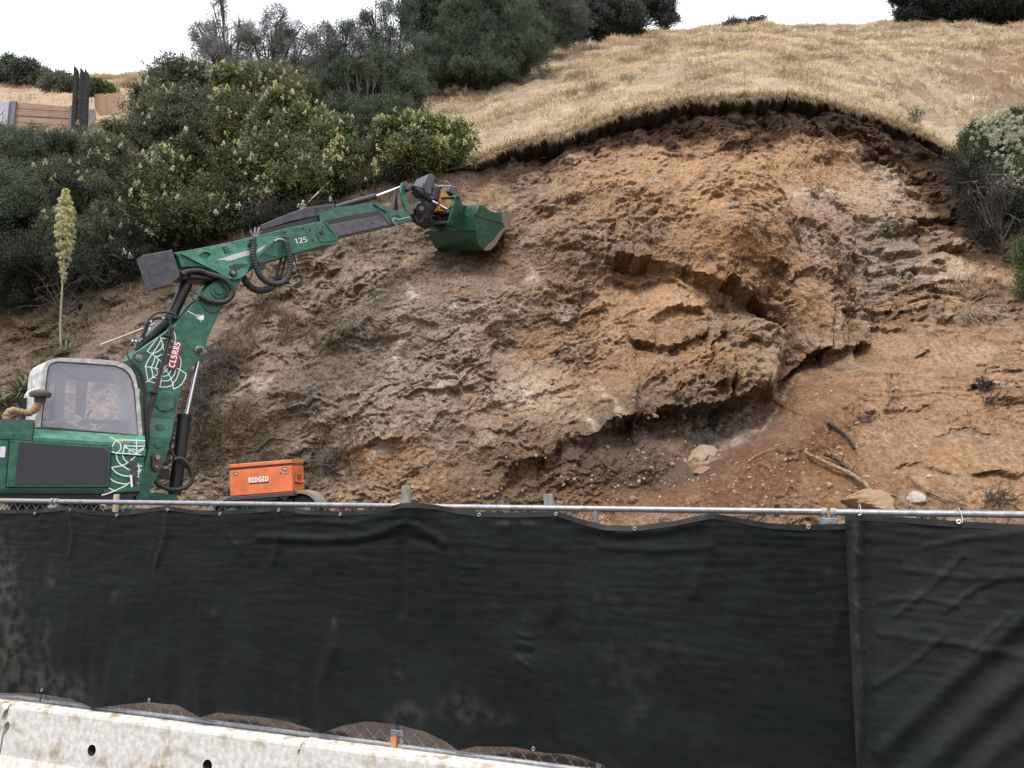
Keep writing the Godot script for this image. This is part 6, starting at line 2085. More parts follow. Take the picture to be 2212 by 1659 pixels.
	for i in 16:      # papers and tools heaped behind the pane
		var q := Vector2(lerpf(470, 1060, r.randf()), 0)
		q.y = 790 - r.randf() * 110.0 * exp(-pow((q.x - 720.0) / 260.0, 2.0)) + (q.x - 470.0) * 0.06
		var c := W(z(6, [q.x, q.y])[0], cf - 0.12 - r.randf() * 0.25)
		var ax := Vector3(r.randfn(), r.randfn() * 0.4, r.randfn()).normalized()
		var az := ax.cross(Vector3(r.randfn() * 0.5, 1, r.randfn() * 0.5)).normalized()
		box(st, c, ax * r.randf_range(0.05, 0.12), ax.cross(az) * 0.006, az * r.randf_range(0.02, 0.06))
	build(st, "papers_and_rags", mat("paper_clutter", lin(0.42, 0.41, 0.42), 0.8), o).set_meta("kind", "stuff")
	hose("wiper_cord", z(6, [610, 140, 700, 220, 800, 275, 940, 312]), cf - 0.02, 0.8, dark, o)
	# ---- intake hose and exhaust
	var tan := mat("tan_rubber", lin(0.215, 0.145, 0.066), 0.7)
	hose("intake_hose", z(6, [70, 725, 78, 660, 130, 622, 220, 640, 310, 645, 380, 595, 415, 530, 425, 470]), hs - 0.08, 8.2, tan, o, 1)
	st = mb()
	var hc2 := W(z(6, [430, 455])[0], hs - 0.08)
	tube(st, [hc2 + Vector3(0, -0.03, 0), hc2 + Vector3(0, 0.02, 0), hc2 + Vector3(0, 0.05, 0), hc2 + Vector3(0, 0.07, 0)], [0.125, 0.14, 0.11, 0.05], 24)
	tube(st, [hc2 + Vector3(0, -0.10, 0), hc2 + Vector3(0, -0.03, 0)], 0.07, 20)
	build(st, "intake_cap", mat("dusty_brown_plastic", lin(0.055, 0.042, 0.037), 0.8), o, true)
	st = mb()
	var ex := W(z(6, [260, 640])[0], hs - 0.9)
	tube(st, [ex + Vector3(0, -0.25, 0), ex, ex + Vector3(0, 0.10, 0), ex - PU * 0.05 + Vector3(0, 0.18, 0)], 0.075, 18, false)
	build(st, "exhaust_pipe", dark, o, true)
	plate("exhaust_bracket", z(6, [300, 500, 400, 480, 390, 600, 310, 600]), hs - 0.8, 0.05, char_, o, 0.004)
	# ---- undercarriage (behind the screen from the pavement)
	for s in [hs - 0.15, hs - wide + 0.35]:
		st = mb()
		var c0 := B(z(6, [-60, 1530])[0], s)
		var x0 := c0.x - 0.4
		var y0: float = c0.y - 0.62
		var tp := PackedVector2Array()
		for k in 24:
			var t := TAU * k / 24.0
			tp.append(Vector2(x0 + 1.2 + (1.35 if cos(t) > 0 else -1.35) + cos(t) * 0.38, y0 + sin(t) * 0.38))
		extrude(st, tp, s, 0.45, 0.03)
		build(st, "track", rubber, o)
	plate("turntable", z(6, [200, 1570, 1100, 1570, 1000, 1750, 300, 1750]), hs - 0.5, 1.0, dark, o, 0.01)
	build_head(o, green, deep, char_, dark, rubber, chrome, steel, grime)

func build_head(o: Node3D, green: Material, deep: Material, char_: Material, dark: Material, rubber: Material, chrome: Material, steel: Material, grime: Material) -> void:
	# ---- link and tilt head, still in the plane of the boom
	for s in [0.16, -0.20]:
		plate("head_link", z(3, [440, 300, 432, 400, 455, 490, 500, 590, 535, 690, 600, 660, 605, 620, 560, 590, 525, 500, 510, 400, 512, 320, 535, 270, 500, 238, 455, 250]), s, 0.06, green, o, 0.006)
	for q in [[490, 270, 6.0], [572, 645, 6.0]]:
		var st := mb()
		tube(st, [W(z(3, [q[0], q[1]])[0], 0.20), W(z(3, [q[0], q[1]])[0], -0.26)], q[2] / F * 16.2, 16)
		build(st, "link_pin", steel, o, true)
	plate("link_tie", z(3, [340, 600, 370, 400, 385, 390, 400, 600, 380, 640, 345, 640]), -0.05, 0.12, dark, o, 0.006)
	var st := mb()
	tube(st, [W(z(3, [565, 300])[0], 0.20), W(z(3, [700, 395])[0], 0.22), W(z(3, [850, 490])[0], 0.24)], 6.9 / F * 16.3, 18)
	build(st, "tilt_ram_barrel", dark, o, true)
	st = mb()
	tube(st, [W(z(3, [840, 490])[0], 0.24), W(z(3, [1080, 632])[0], 0.26)], 2.6 / F * 16.4, 12)
	build(st, "tilt_ram_rod", chrome, o, true)
	st = mb()
	tube(st, [W(z(3, [1075, 632])[0], 0.30), W(z(3, [1075, 632])[0], 0.18)], 4.6 / F * 16.4, 14)
	build(st, "tilt_ram_eye", steel, o, true)
	plate("tilt_ram_cap", z(3, [520, 330, 560, 262, 600, 285, 560, 365]), 0.28, 0.16, char_, o, 0.006)
	plate("head_hood", z(3, [800, 140, 860, 135, 905, 170, 885, 240, 855, 330, 850, 410, 790, 400, 722, 315, 760, 225]), 0.20, 0.42, char_, o, 0.012)
	plate("head_motor_case", z(3, [870, 310, 1000, 305, 998, 400, 965, 495, 870, 480, 850, 400]), 0.14, 0.42, dark, o, 0.012)
	plate("head_body", z(3, [640, 600, 700, 500, 800, 480, 950, 520, 1000, 620, 1090, 660, 1060, 780, 900, 830, 780, 760, 680, 690]), 0.06, 0.40, dark, o, 0.02)
	st = mb()
	tube(st, [W(z(3, [715, 605])[0], 0.20), W(z(3, [715, 605])[0], -0.2)], 12.5 / F * 16.3, 24)
	build(st, "swivel_drum", dark, o, true)
	st = mb()
	tube(st, [W(z(3, [715, 600])[0], 0.24), W(z(3, [715, 600])[0], 0.18)], 5.5 / F * 16.3, 18)
	build(st, "swivel_hub", steel, o, true)
	var yel := paint("yellow_paint", lin(0.50, 0.255, 0.045), 0.45)
	plate("tilt_rotor", z(3, [1000, 330, 1042, 320, 1052, 390, 1105, 445, 1122, 520, 1100, 590, 1040, 622, 950, 600, 975, 560, 968, 490]), 0.22, 0.20, yel, o, 0.010)
	plate("rotor_foot", z(3, [945, 590, 1000, 620, 1090, 650, 1075, 665, 990, 640, 940, 630]), 0.24, 0.16, yel, o, 0.006)
	plate("rotor_cap", z(3, [1095, 300, 1205, 308, 1198, 395, 1150, 420, 1062, 368]), 0.16, 0.32, char_, o, 0.012)
	hose("head_hose", z(3, [910, 220, 960, 208, 1010, 225, 1000, 260, 950, 250]), 0.16, 1.4, rubber, o)
	hose("head_hose", z(3, [960, 240, 1020, 240, 1070, 255, 1100, 300]), 0.12, 2.0, yel, o)
	hose("head_hose", z(3, [890, 280, 940, 300, 1000, 296, 1110, 300]), 0.20, 1.4, mat("grey_line", Color.WHITE), o)
	hose("head_hose", z(3, [600, 300, 700, 320, 760, 390, 850, 430]), 0.30, 1.4, rubber, o)
	hose("head_hose", z(3, [720, 320, 700, 380, 730, 300, 740, 260]), 0.24, 1.2, rubber, o)
	hose("head_hose", z(3, [620, 700, 660, 780, 720, 770, 730, 700]), 0.16, 2.2, rubber, o)
	hose("head_hose", z(3, [940, 700, 1000, 760, 1030, 700, 1010, 650]), 0.12, 2.0, rubber, o)
	hose("head_hose", z(3, [820, 740, 880, 700, 950, 740, 960, 800]), 0.10, 2.0, rubber, o)
	# ---- bucket, turned on the tilt head
	var keep := [PO, PU, PN]
	PO = at(1030, 500, 15.9)
	PN = Vector3(0.69, -0.20, 0.69).normalized()
	PU = Vector3(0.7071, 0, -0.7071)
	PV = PN.cross(PU).normalized()
	var side := z(3, [1500, 550, 1560, 568, 1610, 610, 1655, 640, 1720, 656, 1805, 652, 1850, 640, 1940, 660, 1955, 720, 1890, 810, 1840, 880, 1780, 980, 1705, 1100, 1660, 1150, 1620, 1170, 1570, 1172, 1510, 1130, 1470, 1050, 1452, 950, 1442, 850, 1440, 680])
	var bw := 1.50
	var profile := outline(side, 0.0)
	plate("bucket_side", side, 0.0, 0.03, deep, o, 0.004)
	st = mb()
	extrude(st, profile, -bw + 0.03, 0.03, 0.004)
	build(st, "bucket_side", deep, o)
	# shell: from the front of the top, down the back, round the belly to the cutting edge
	var sh := PackedVector2Array()
	var nn := profile.size()
	var poly := Array(profile)
	var order := [0]
	for i in range(nn - 1, 6, -1):
		order.append(i)
	st = mb()
	var cen := Vector2.ZERO
	for p in poly:
		cen += p / nn
	for k in order.size() - 1:
		var a: Vector2 = poly[order[k]]
		var b: Vector2 = poly[order[k + 1]]
		var ai: Vector2 = a + (cen - a).normalized() * 0.03
		var bi: Vector2 = b + (cen - b).normalized() * 0.03
		st.set_smooth_group(1)
		quad(st, L(a, -0.028), L(a, -bw + 0.028), L(b, -bw + 0.028), L(b, -0.028))
		st.set_smooth_group(2)
		quad(st, L(bi, -0.028), L(bi, -bw + 0.028), L(ai, -bw + 0.028), L(ai, -0.028))
	build(st, "bucket_shell", deep, o)
	# top plate running left from the near side, and the weld step along the back
	st = mb()
	var t0 := B(z(3, [1500, 552])[0], 0.0)
	var t1 := B(z(3, [1446, 680])[0], 0.0)
	var t2 := B(z(3, [1442, 890])[0], 0.0)
	box(st, L((t2 + Vector2(-0.008, 0.0)), -bw * 0.5), PN * (bw * 0.5 - 0.01), PV * 0.014, PU * 0.018, 0.003)
	build(st, "weld_step", deep, o)
	var wear := mat("worn_earthy_steel", lin(0.20, 0.160, 0.115), 0.7, 0.2)
	plate("cutting_edge", z(3, [1800, 640, 1850, 622, 1942, 650, 1962, 722, 1895, 818, 1845, 872, 1800, 790]), 0.012, 0.05, wear, o, 0.006)
	plate("worn_rim", z(3, [1845, 840, 1850, 872, 1785, 985, 1708, 1105, 1640, 1165, 1570, 1174, 1575, 1130, 1640, 1070, 1690, 1030, 1760, 930]), 0.006, 0.012, wear, o, 0.003)
	plate("side_doubler", z(3, [1442, 672, 1480, 690, 1640, 745, 1815, 800, 1822, 812, 1640, 760, 1450, 694]), 0.018, 0.02, deep, o, 0.003)
	st = mb()
	ribbon(st, z(3, [1500, 872, 1548, 805, 1590, 862, 1538, 942, 1500, 872]), 0.003, 1.6)
	build(st, "welded_diamond", paint("bucket_line", lin(0.09, 0.17, 0.10), 0.6), o)
	for k in 6:
		st = mb()
		var c := B(z(3, [1935, 690])[0], 0.0)
		box(st, L(c + Vector2(0.05, 0.03), -0.03 - k * (bw - 0.06) / 5.0), PU * 0.11 + PV * 0.02, PV * 0.02 - PU * 0.004, PN * 0.032, 0.006)
		build(st, "tooth", wear, o)
	# ears
	for s in [-0.42, -0.92]:
		plate("bucket_ear", z(3, [1192, 410, 1228, 425, 1262, 520, 1272, 560, 1230, 610, 1215, 680, 1230, 905, 1080, 820, 1078, 790, 1110, 690, 1165, 520, 1175, 450]), s, 0.05, deep, o, 0.006)
	for q in [[1200, 450], [1108, 790]]:
		st = mb()
		tube(st, [W(z(3, [q[0], q[1]])[0], -0.42) + PN * 0.05, W(z(3, [q[0], q[1]])[0], -0.42) - PN * 0.58], 3.4 / F * 16.3, 14)
		build(st, "ear_pin", deep, o, true)
	plate("ear_gusset", z(3, [1272, 560, 1500, 550, 1445, 690, 1230, 700, 1225, 630]), -0.40, 0.04, deep, o, 0.004)
	PO = keep[0]
	PU = keep[1]
	PN = keep[2]
	PV = Vector3.UP

# ---------------------------------------------------------------- chest, wall, logs, rocks
func build_chest() -> void:
	var roll := 0.080
	var c := at(577, 1033, 13.35)
	var x := Vector3(cos(0.07), 0, sin(0.07))
	var n := Vector3(-sin(0.07), 0, cos(0.07))
	var up := Vector3.UP * cos(roll) - x * sin(roll)
	x = x * cos(roll) + Vector3.UP * sin(roll)
	var w := 0.515
	var d := 0.30
	var orange := mat("orange_paint", lin(0.72, 0.185, 0.068), 0.45)
	orange.albedo_texture = noise_tex(98, 0.012, 0.86, 1.0, 4, 256)
	orange.uv1_triplanar = true
	var o := thing("tool_chest", "bright orange steel tool chest with a white brand name", "tool chest", c - up * 0.26)
	var st := mb()
	box(st, c - up * 0.045 - n * 0.02, x * w, up * 0.205, n * d, 0.008)
	var body := build(st, "body", orange, o)
	st = mb()
	box(st, c + up * 0.182 - n * 0.03, x * (w - 0.012), up * 0.022, n * (d - 0.02))
	build(st, "gasket_strip", mat("dusty_red", lin(0.20, 0.085, 0.055), 0.7), o)
	st = mb()
	box(st, c + up * 0.232 - n * 0.02, x * (w + 0.004), up * 0.030, n * (d + 0.004), 0.007)
	build(st, "lid", orange, o)
	# lettering and labels on the front
	PO = c + n * (d - 0.02)
	PU = x
	PN = n
	PV = up
	var white := mat("white_line_paint", Color.WHITE)
	var blk := mat("label_black", lin(0.012, 0.012, 0.012), 0.5)
	var put_text := func(s: String, cx: float, cy: float, ww: float, hh: float, m: Material) -> void:
		var t := TextMesh.new()
		t.text = s
		var f := SystemFont.new()
		f.font_names = PackedStringArray(["Droid Sans"])
		f.font_weight = 800
		t.font = f
		t.font_size = 64
		t.depth = 0.002
		t.curve_step = 1.0
		var bb := t.get_aabb()
		var k := MeshInstance3D.new()
		k.mesh = t
		k.material_override = m
		k.name = "lettering"
		o.add_child(k, true)
		var bs := Basis(x * (ww / bb.size.x), up * (hh / bb.size.y), n)
		var at_ := PO + x * cx + up * cy + n * 0.004
		k.transform = Transform3D(bs, at_ - bs * (bb.position + bb.size * 0.5) - o.position)
	put_text.call("RIDGID", -0.035, -0.015, 0.325, 0.085, white)
	st = mb()
	box(st, PO + x * -0.03 - up * 0.074 + n * 0.001, x * 0.160, up * 0.008, n * 0.002)
	build(st, "underline", blk, o)
	for q in [[-0.41, 0.105, 0.036, 0.022, "RIDGID"], [0.40, 0.120, 0.036, 0.024, "RIDGID"], [0.395, 0.055, 0.064, 0.017, "2048-OS"]]:
		st = mb()
		box(st, PO + x * q[0] + up * q[1] + n * 0.001, x * q[2], up * q[3], n * 0.002)
		build(st, "label", blk, o)
		put_text.call(q[4], q[0] + 0.006, q[1], q[2] * 1.6, q[3] * 1.1, white)
	# recessed handle on the right end
	var e := c + x * w
	st = mb()
	box(st, e - up * 0.06 - n * 0.02 + x * 0.002, x * 0.003, up * 0.075, n * 0.20)
	build(st, "handle_recess", mat("rust_orange", lin(0.23, 0.070, 0.030), 0.7), o)
	st = mb()
	for s in [-0.17, 0.13]:
		box(st, e - up * 0.05 + n * s + x * 0.012, x * 0.014, up * 0.045, n * 0.03, 0.004)
	build(st, "handle_bracket", orange, o).set_meta("kind", "stuff")
	st = mb()
	tube(st, [e - up * 0.09 + n * 0.15 + x * 0.035, e - up * 0.105 + n * 0.10 + x * 0.045, e - up * 0.105 - n * 0.14 + x * 0.045, e - up * 0.09 - n * 0.19 + x * 0.035], 0.014, 10)
	build(st, "handle", orange, o, true)
	st = mb()
	for s in [-0.28, 0.24]:
		box(st, e - up * 0.235 + n * s - x * 0.04, x * 0.05, up * 0.02, n * 0.03, 0.003)
	build(st, "foot", mat("rust_orange", Color.WHITE), o).set_meta("kind", "stuff")
	# the low dark trailer that carries it
	var dk := mat("trailer_grey", lin(0.045, 0.045, 0.048), 0.6)
	var t := thing("trailer", "low dark trailer with arched dusty fenders under the orange chest", "trailer", c - up * 0.9)
	st = mb()
	box(st, c - up * 0.292 - n * 0.02, x * (w + 0.03), up * 0.032, n * (d + 0.05), 0.008)
	build(st, "deck", dk, t)
	st = mb()
	box(st, c - up * 0.345 - x * 0.15 + n * (d - 0.06), x * (w - 0.1), up * 0.022, n * 0.06, 0.006)
	build(st, "side_rail", dk, t)
	st = mb()
	box(st, c - up * 0.48 - n * 0.02, x * (w - 0.05), up * 0.12, n * (d - 0.1), 0.01)
	build(st, "frame", mat("black_steel", Color.WHITE), t)
	var fend := mat("dusty_fender", lin(0.20, 0.175, 0.14), 0.8)
	for s in [-1.0, 1.0]:
		var ax: Vector3 = c + x * s * (w + 0.06) - up * 0.60 - n * 0.05
		var poly := []
		st = mb()
		for k in 12:
			var a0 := lerpf(0.15, 2.4, k / 12.0)
			var a1 := lerpf(0.15, 2.4, (k + 1) / 12.0)
			for side in [0, 1]:
				var r0: float = [0.36, 0.345][side]
				var p0: Vector3 = ax + x * s * cos(a0) * r0 + up * sin(a0) * r0
				var p1: Vector3 = ax + x * s * cos(a1) * r0 + up * sin(a1) * r0
				quad(st, p0 + n * 0.24, p1 + n * 0.24, p1 - n * 0.2, p0 - n * 0.2)
			var q0: Vector3 = ax + x * s * cos(a0) * 0.36 + up * sin(a0) * 0.36 + n * 0.24
			var q1: Vector3 = ax + x * s * cos(a1) * 0.36 + up * sin(a1) * 0.36 + n * 0.24
			quad(st, q0, q1, ax + (q1 - ax - n * 0.24) * 0.86 + n * 0.24, ax + (q0 - ax - n * 0.24) * 0.86 + n * 0.24)
		build(st, "fender", fend, t)
		st = mb()
		tube(st, [ax - n * 0.12, ax - n * 0.10, ax + n * 0.13, ax + n * 0.15], [0.26, 0.30, 0.30, 0.26], 26)
		var wh := build(st, "wheel", mat("black_rubber", Color.WHITE), t, true)
		st = mb()
		tube(st, [ax + n * 0.10, ax + n * 0.156, ax + n * 0.165], [0.17, 0.17, 0.10], 18)
		build(st, "rim", mat("grey_rim", lin(0.16, 0.155, 0.15), 0.6, 0.3), wh, true)

func build_wall() -> void:
	var yaw := 0.21
	plane(at(100, 230, 30.0), yaw)
	var brown := mat("lagging_timber", lin(0.40, 0.285, 0.20), 0.95)
	brown.albedo_texture = noise_tex(95, 0.012, 0.70, 1.0, 5)
	brown.uv1_triplanar = true
	brown.uv1_scale = Vector3(0.25, 2.6, 0.25)
	var o := thing("retaining_wall", "wall of wide brown timber planks between steel beams at upper left", "wall", PO + Vector3(0, -2.0, 0))
	var ys := [[742, 826], [862, 918], [978, 1035], [1092, 1150], [1210, 1268], [1330, 1386]]
	for k in ys.size() - 1:
		var g := 6.0
		var m := brown
		if k % 2 == 1:
			m = mat("lagging_timber_dark", lin(0.36, 0.25, 0.175), 0.95)
			m.albedo_texture = brown.albedo_texture
			m.uv1_triplanar = true
			m.uv1_scale = Vector3(0.25, 2.6, 0.25)
		plate("plank", z(8, [262, ys[k][0] + g, 1195, ys[k][1] + g, 1190, ys[k + 1][1] - g * 0.2, 240, ys[k + 1][0] - g * 0.2]), [0.0, 0.03, 0.01, 0.035, 0.0][k], 0.09, m, o, 0.012)
	for k in 3:
		plate("plank", z(8, [-500, 700 + k * 118, -10, 722 + k * 118, -10, 830 + k * 118, -500, 808 + k * 118]), 0.0, 0.09, brown, o, 0.012)
	var pale := mat("concrete_grey_blue", lin(0.34, 0.34, 0.37), 0.8)
	var bsteel := mat("beam_steel", lin(0.135, 0.13, 0.15), 0.7)
	plate("beam", z(8, [-40, 742, 158, 738, 138, 900, 120, 1100, 90, 1380, -80, 1380]), 0.16, 0.20, pale, o, 0.01)
	plate("beam_flange", z(8, [160, 736, 275, 728, 262, 850, 245, 1000, 210, 1250, 190, 1380, 95, 1380, 125, 1100, 142, 900]), 0.10, 0.25, bsteel, o, 0.01)
	for q in [[35, 850, 40, 880, 15, 940, 0, 950], [35, 990, 25, 1020, 20, 1060, 0, 1080]]:
		hose("rebar_hook", z(8, q), 0.18, 0.9, mat("label_white", Color.WHITE), o)
	plate("beam", z(8, [1172, 812, 1212, 806, 1200, 1230, 1150, 1230]), 0.08, 0.2, bsteel, o, 0.01)
	plate("concrete_panel", z(8, [1462, 872, 1602, 872, 1604, 1000, 1560, 1080, 1450, 1240]), 0.05, 0.2, mat("pale_concrete", lin(0.50, 0.49, 0.47), 0.9), o, 0.01)
	# dark broken posts
	var tar := mat("charred_post", lin(0.016, 0.0145, 0.019), 0.9)
	tar.heightmap_enabled = true
	tar.heightmap_texture = noise_tex(96, 0.03, 0.0, 1.0, 4, 256)
	tar.heightmap_scale = 4.0
	tar.uv1_triplanar = true
	tar.uv1_scale = Vector3(3, 0.8, 3)
	var rr := RandomNumberGenerator.new()
	rr.seed = 17
	var posts := [[1246, 150, 1258, 132, 1268, 158, 1295, 178, 1312, 205, 1308, 420, 1292, 800, 1275, 1240, 1195, 1240, 1215, 800, 1230, 450], [1350, 180, 1360, 162, 1372, 184, 1396, 208, 1404, 240, 1412, 420, 1398, 820, 1380, 1240, 1288, 1240, 1312, 800, 1335, 420], [1424, 235, 1434, 182, 1442, 205, 1470, 240, 1492, 262, 1490, 440, 1475, 800, 1455, 1240, 1370, 1240, 1392, 830, 1410, 420]]
	var pl := ["leftmost of three black broken topped posts by the plank wall", "middle one of three black broken topped posts", "rightmost black broken topped post, touching the middle one"]
	for k in 3:
		var b := W(z(8, [posts[k][12], 1240])[0], 0.5 + k * 0.05)
		var p := thing("broken_post", pl[k], "post", b, "black broken posts")
		var rough := []
		var src := z(8, posts[k])
		for i in src.size():
			var a: Vector2 = src[i]
			var c: Vector2 = src[(i + 1) % src.size()]
			rough.append(a)
			var n := int(a.distance_to(c) / 5.0)
			for q in n:
				if a.distance_to(c) > 12.0:
					rough.append(a.lerp(c, (q + 1.0) / (n + 1.0)) + Vector2(rr.randf_range(-0.5, 0.5), 0))
		plate("shaft", rough, 0.5 + k * 0.05, 0.20, tar, p, 0.012)
	var ply := thing("plywood_sheet", "brown bent plywood sheet standing right of the black posts", "plywood", W(z(8, [1800, 960])[0], 0.2))
	plate("sheet", z(8, [1590, 618, 1745, 612, 1775, 655, 1795, 830, 1815, 965, 1690, 980, 1640, 930, 1600, 850]), 0.25, 0.03, mat("plywood_brown", lin(0.30, 0.195, 0.135), 0.9), ply, 0.004)
	plate("sheet", z(8, [1780, 612, 2040, 605, 2112, 640, 2090, 720, 2050, 850, 2000, 965, 1816, 965, 1797, 830, 1778, 655]), 0.22, 0.03, mat("plywood_brown", Color.WHITE), ply, 0.004)

func rock_mesh(sd: int, rx: float, ry: float, rz: float, rough := 0.28, seg := 14) -> ArrayMesh:
	var n := noise(sd, 0.9, 3)
	var n2 := noise(sd + 1, 1.3, 1, FastNoiseLite.TYPE_CELLULAR)
	var st := mb()
	var ring := []
	for j in seg + 1:
		var t := PI * j / seg
		var row := []
		for i in seg * 2:
			var u := TAU * i / (seg * 2)
			var d := Vector3(sin(t) * cos(u), cos(t), sin(t) * sin(u))
			var k := 1.0 + rough * n.get_noise_3dv(d * 1.3) + rough * 0.8 * n2.get_noise_3dv(d * 1.1)
			var p := d * k
			# facets: flatten what sticks out of a few planes
			var h := float((sd * 37) % 97)
			for f in 5:
				var fn := Vector3(sin(h + f * 2.1), cos(h * 1.7 + f * 1.3), sin(h * 0.6 + f * 3.7)).normalized()
				var over := p.dot(fn) - 0.62
				if over > 0.0:
					p -= fn * over * 0.85
			row.append(Vector3(p.x * rx, p.y * ry, p.z * rz))
		ring.append(row)
	for j in seg:
		for i in seg * 2:
			var i2 := (i + 1) % (seg * 2)
			tri(st, ring[j][i], ring[j + 1][i2], ring[j + 1][i])
			tri(st, ring[j][i], ring[j][i2], ring[j + 1][i2])
	st.generate_normals()
	return st.commit()

func rock(label: String, px: float, py: float, rx: float, ry: float, c: Color, sd: int, turn := Vector3.ZERO, depth_k := 0.8, category := "rock") -> void:
	var p := S(px, py)
	var d := -p.z
	var m := mat("rock_%d" % sd, c.linear_to_srgb(), 0.95)
	m.albedo_texture = noise_tex(32, 0.045, 0.6, 1.0, 5) if not mats.has("rocktex") else mats["rocktex"].albedo_texture
	mats["rocktex"] = m
	m.uv1_triplanar = true
	m.uv1_scale = Vector3.ONE * 2.0
	m.heightmap_enabled = true
	m.heightmap_texture = m.albedo_texture
	m.heightmap_scale = 2.0
	var o := put("rock", rock_mesh(sd, rx / F * d, ry / F * d, rx / F * d * depth_k), m, self, p)
	o.rotation = turn
	tag(o, label, category, "rocks lying on the loose earth")

func log_thing(label: String, pts: Array, r0: float, r1: float, c: Color, cat := "log", lift := 0.10) -> void:
	var q := []
	for p in pts:
		q.append(S(p.x, p.y) + Vector3(0, lift * 0.5, lift))
	var o := thing("fallen_log" if cat == "log" else "dry_stick", label, cat, q[0])
	var path := curve(q, 5)
	var rs := []
	for i in path.size():
		rs.append(lerpf(r0, r1, float(i) / (path.size() - 1)) * (1.0 + 0.12 * sin(i * 2.3)))
	var st := mb()
	tube(st, path, rs, 9)
	var m := mat("wood_%d" % int(c.r * 1000), c.linear_to_srgb(), 0.95)
	m.albedo_texture = noise_tex(97, 0.02, 0.45, 1.0, 5, 256) if not mats.has("woodtex") else mats["woodtex"].albedo_texture
	mats["woodtex"] = m
	m.uv1_triplanar = true
	m.uv1_scale = Vector3.ONE * 3.0
	build(st, "trunk" if cat == "log" else "stick", m, o, true)
	if cat == "log":
		st = mb()
		for i in 3:
			var b: Vector3 = path[3 + i * 3]
			tube(st, [b, b + Vector3(0.06 * (i - 1), 0.10, 0.06), b + Vector3(0.14 * (i - 1), 0.16, 0.10)], [r0 * 0.3, r0 * 0.22, r0 * 0.1], 5)
		build(st, "branch_stub", m, o, true).set_meta("kind", "stuff")

func build_things() -> void:
	build_chest()
	build_wall()
	rock("flat pale slab of rock resting on the loose talus", 1535, 985, 46, 22, Color(0.42, 0.30, 0.205), 501, Vector3(0.2, 0.3, 0.45), 0.9)
	rock("brown rock lying just below the pale slab", 1522, 1018, 26, 11, Color(0.30, 0.185, 0.115), 502, Vector3(0, 0.6, 0.2))
	rock("big tan boulder half buried beside the logs at the fence", 1858, 1085, 70, 34, Color(0.40, 0.265, 0.155), 503, Vector3(0.1, 0.2, -0.08))
	rock("whitish rock right of the big tan boulder", 1962, 1078, 26, 18, Color(0.50, 0.44, 0.39), 504, Vector3(0.3, 0.8, 0.2))
	rock("small dark clod in the middle of the talus", 1855, 888, 16, 9, Color(0.25, 0.15, 0.09), 505)
	rock("grey brown stone left of the logs by the fence", 1775, 1048, 13, 9, Color(0.40, 0.31, 0.24), 506, Vector3(0.3, 1.2, 0))
	rock("small stone above the tan boulder", 1840, 1030, 10, 6, Color(0.42, 0.34, 0.28), 507)
	rock("dark clod perched on the edge of the gully", 1424, 1060, 9, 12, Color(0.15, 0.09, 0.06), 508)
	rock("angular stone left of the leaning white stake", 1372, 1080, 14, 9, Color(0.34, 0.22, 0.14), 509)
	rock("round stone near the foot of the long pale streak", 1985, 1030, 9, 6, Color(0.45, 0.36, 0.28), 510)
	rock("lone clod in the upper talus", 1788, 880, 9, 7, Color(0.27, 0.16, 0.09), 511)
	log_thing("pale barkless log leaning down to the fence", z(9, [690, 1250, 820, 1310, 960, 1392, 1040, 1470, 1110, 1565]), 0.028, 0.042, Color(0.36, 0.255, 0.155))
	log_thing("dark log lying beside the pale barkless log", z(9, [800, 1256, 880, 1300, 965, 1380, 1020, 1440, 1080, 1530]), 0.032, 0.038, Color(0.085, 0.060, 0.042))
	log_thing("black rotten branch above the two logs", z(9, [805, 1066, 870, 1100, 915, 1150, 965, 1220]), 0.035, 0.018, Color(0.035, 0.025, 0.018), "branch", 0.05)
	log_thing("thin straight stick at the lower right of the bank", z(9, [1300, 1372, 1400, 1440, 1560, 1535]), 0.012, 0.010, Color(0.30, 0.22, 0.14), "stick", 0.05)
	log_thing("second thin stick beside the straight one by the fence", z(9, [1420, 1470, 1540, 1520, 1680, 1560]), 0.016, 0.012, Color(0.20, 0.15, 0.095), "stick", 0.05)
	log_thing("thin pale stick across the loose pile", z(9, [370, 1292, 450, 1250, 530, 1212]), 0.012, 0.009, Color(0.40, 0.29, 0.18), "stick", 0.05)
	log_thing("pale bent branch lying in the grass above the small flowering shrub", v2s([897, 262, 915, 245, 925, 225, 926, 205]), 0.035, 0.02, Color(0.42, 0.34, 0.26), "branch", 0.1)
	# a pale lath or cable that runs down the slope behind the arm
	var q := []
	for p in v2s([746, 400, 706, 440, 640, 508, 575, 575, 512, 640, 420, 700, 330, 745, 250, 778]):
		q.append(S(p.x, p.y) + Vector3(0, 0.25, 0.45))
	var o := thing("slope_cable", "long pale cable running down the slope behind the arm", "cable", q[0])
	var st := mb()
	tube(st, curve(q, 4), 0.020, 6)
	build(st, "strand", mat("pale_rope", lin(0.42, 0.36, 0.29), 0.8), o, true)
	build_clods()

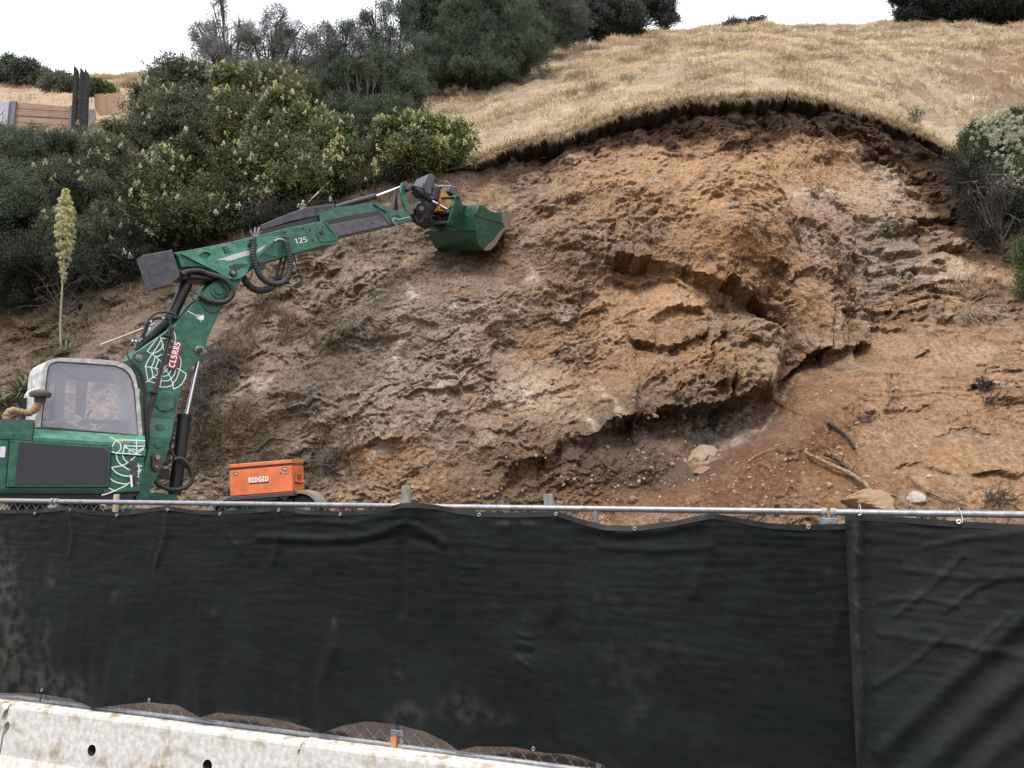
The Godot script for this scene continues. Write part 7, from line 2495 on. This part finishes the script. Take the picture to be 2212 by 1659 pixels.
func build_clods() -> void:
	var ms := [rock_mesh(601, 0.05, 0.035, 0.045, 0.4, 5), rock_mesh(602, 0.045, 0.03, 0.05, 0.5, 5), rock_mesh(603, 0.06, 0.025, 0.04, 0.4, 5)]
	var xf := [[], [], []]
	var cols := [[], [], []]
	var r := RandomNumberGenerator.new()
	r.seed = 44
	for zn in [[1640, 1030, 260, 70, 500, 0.45], [1500, 1040, 200, 50, 200, 0.45], [1480, 950, 180, 60, 160, 0.7], [1950, 950, 240, 120, 260, 0.6], [1780, 870, 120, 90, 120, 0.7], [1250, 1040, 260, 50, 160, 0.6], [900, 1060, 260, 40, 120, 0.6], [1400, 640, 160, 60, 100, 0.6], [1300, 480, 240, 120, 700, 0.42], [900, 800, 300, 180, 1000, 0.42], [1600, 480, 240, 140, 700, 0.42], [1350, 800, 220, 100, 600, 0.42], [1880, 580, 130, 120, 400, 0.42]]:
		for i in zn[4]:
			var px: float = zn[0] + r.randfn() * zn[2] * 0.6
			var py: float = zn[1] + r.randfn() * zn[3] * 0.6
			if py > 1120.0 or px < 420.0 or px > 2240.0:
				continue
			var p := S(px, py)
			var k := int(col_of(p.x / -p.z))
			var v := r.randi() % 3
			xf[v].append(Transform3D(any_basis(r, zn[5] * pow(r.randf(), 3.0) * 1.6 + 0.2), p + Vector3(0, -0.01, -0.005)))
			var c := Color(0.25, 0.158, 0.098).lerp(Color(0.34, 0.25, 0.18), pow(r.randf(), 2.0))
			if r.randf() < 0.3:
				c = Color(0.19, 0.115, 0.068)
			cols[v].append(c)
	var m := mat("clod", Color.WHITE, 1.0)
	m.vertex_color_use_as_albedo = true
	for v in 3:
		var o := scatter("loose_clods", ms[v], m, self, xf[v], cols[v])
		tag(o, "loose clods and pebbles strewn over the earth bank", "clods", "loose clods of the bank", "stuff")

func _ready() -> void:
	var cam := Camera3D.new()
	cam.name = "camera"
	add_child(cam)
	cam.position = EYE
	cam.rotation = Vector3(PITCH, 0, 0)
	cam.fov = rad_to_deg(2.0 * atan(CY / F))
	cam.near = 0.1
	cam.far = 2000.0
	cam.current = true
	var we := WorldEnvironment.new()
	we.name = "environment"
	var env := Environment.new()
	env.background_mode = Environment.BG_SKY
	var sky := Sky.new()
	var sm := ProceduralSkyMaterial.new()
	sm.sky_top_color = Color(0.96, 0.965, 1.0)
	sm.sky_horizon_color = Color(0.62, 0.625, 0.65)
	sm.sky_curve = 0.5
	sm.ground_bottom_color = Color(0.30, 0.28, 0.26)
	sm.ground_horizon_color = Color(0.5, 0.49, 0.48)
	sm.sky_energy_multiplier = 1.0
	sky.sky_material = sm
	env.sky = sky
	env.tonemap_mode = Environment.TONE_MAPPER_LINEAR
	env.tonemap_exposure = 2.85
	env.sdfgi_enabled = true
	env.ssao_enabled = true
	env.ssil_enabled = true
	we.environment = env
	add_child(we)
	var sun := DirectionalLight3D.new()
	sun.name = "sun"
	sun.light_energy = 0.45
	sun.light_angular_distance = 24.0
	sun.light_color = Color(1.0, 0.985, 0.96)
	sun.shadow_enabled = true
	sun.rotation_degrees = Vector3(-62, -35, 0)
	add_child(sun)
	rng.seed = 7
	build_face()
	build_grass_hill()
	build_ground()
	build_barriers()
	build_fence()
	build_screens()
	build_excavator()
	build_things()
	build_plants()
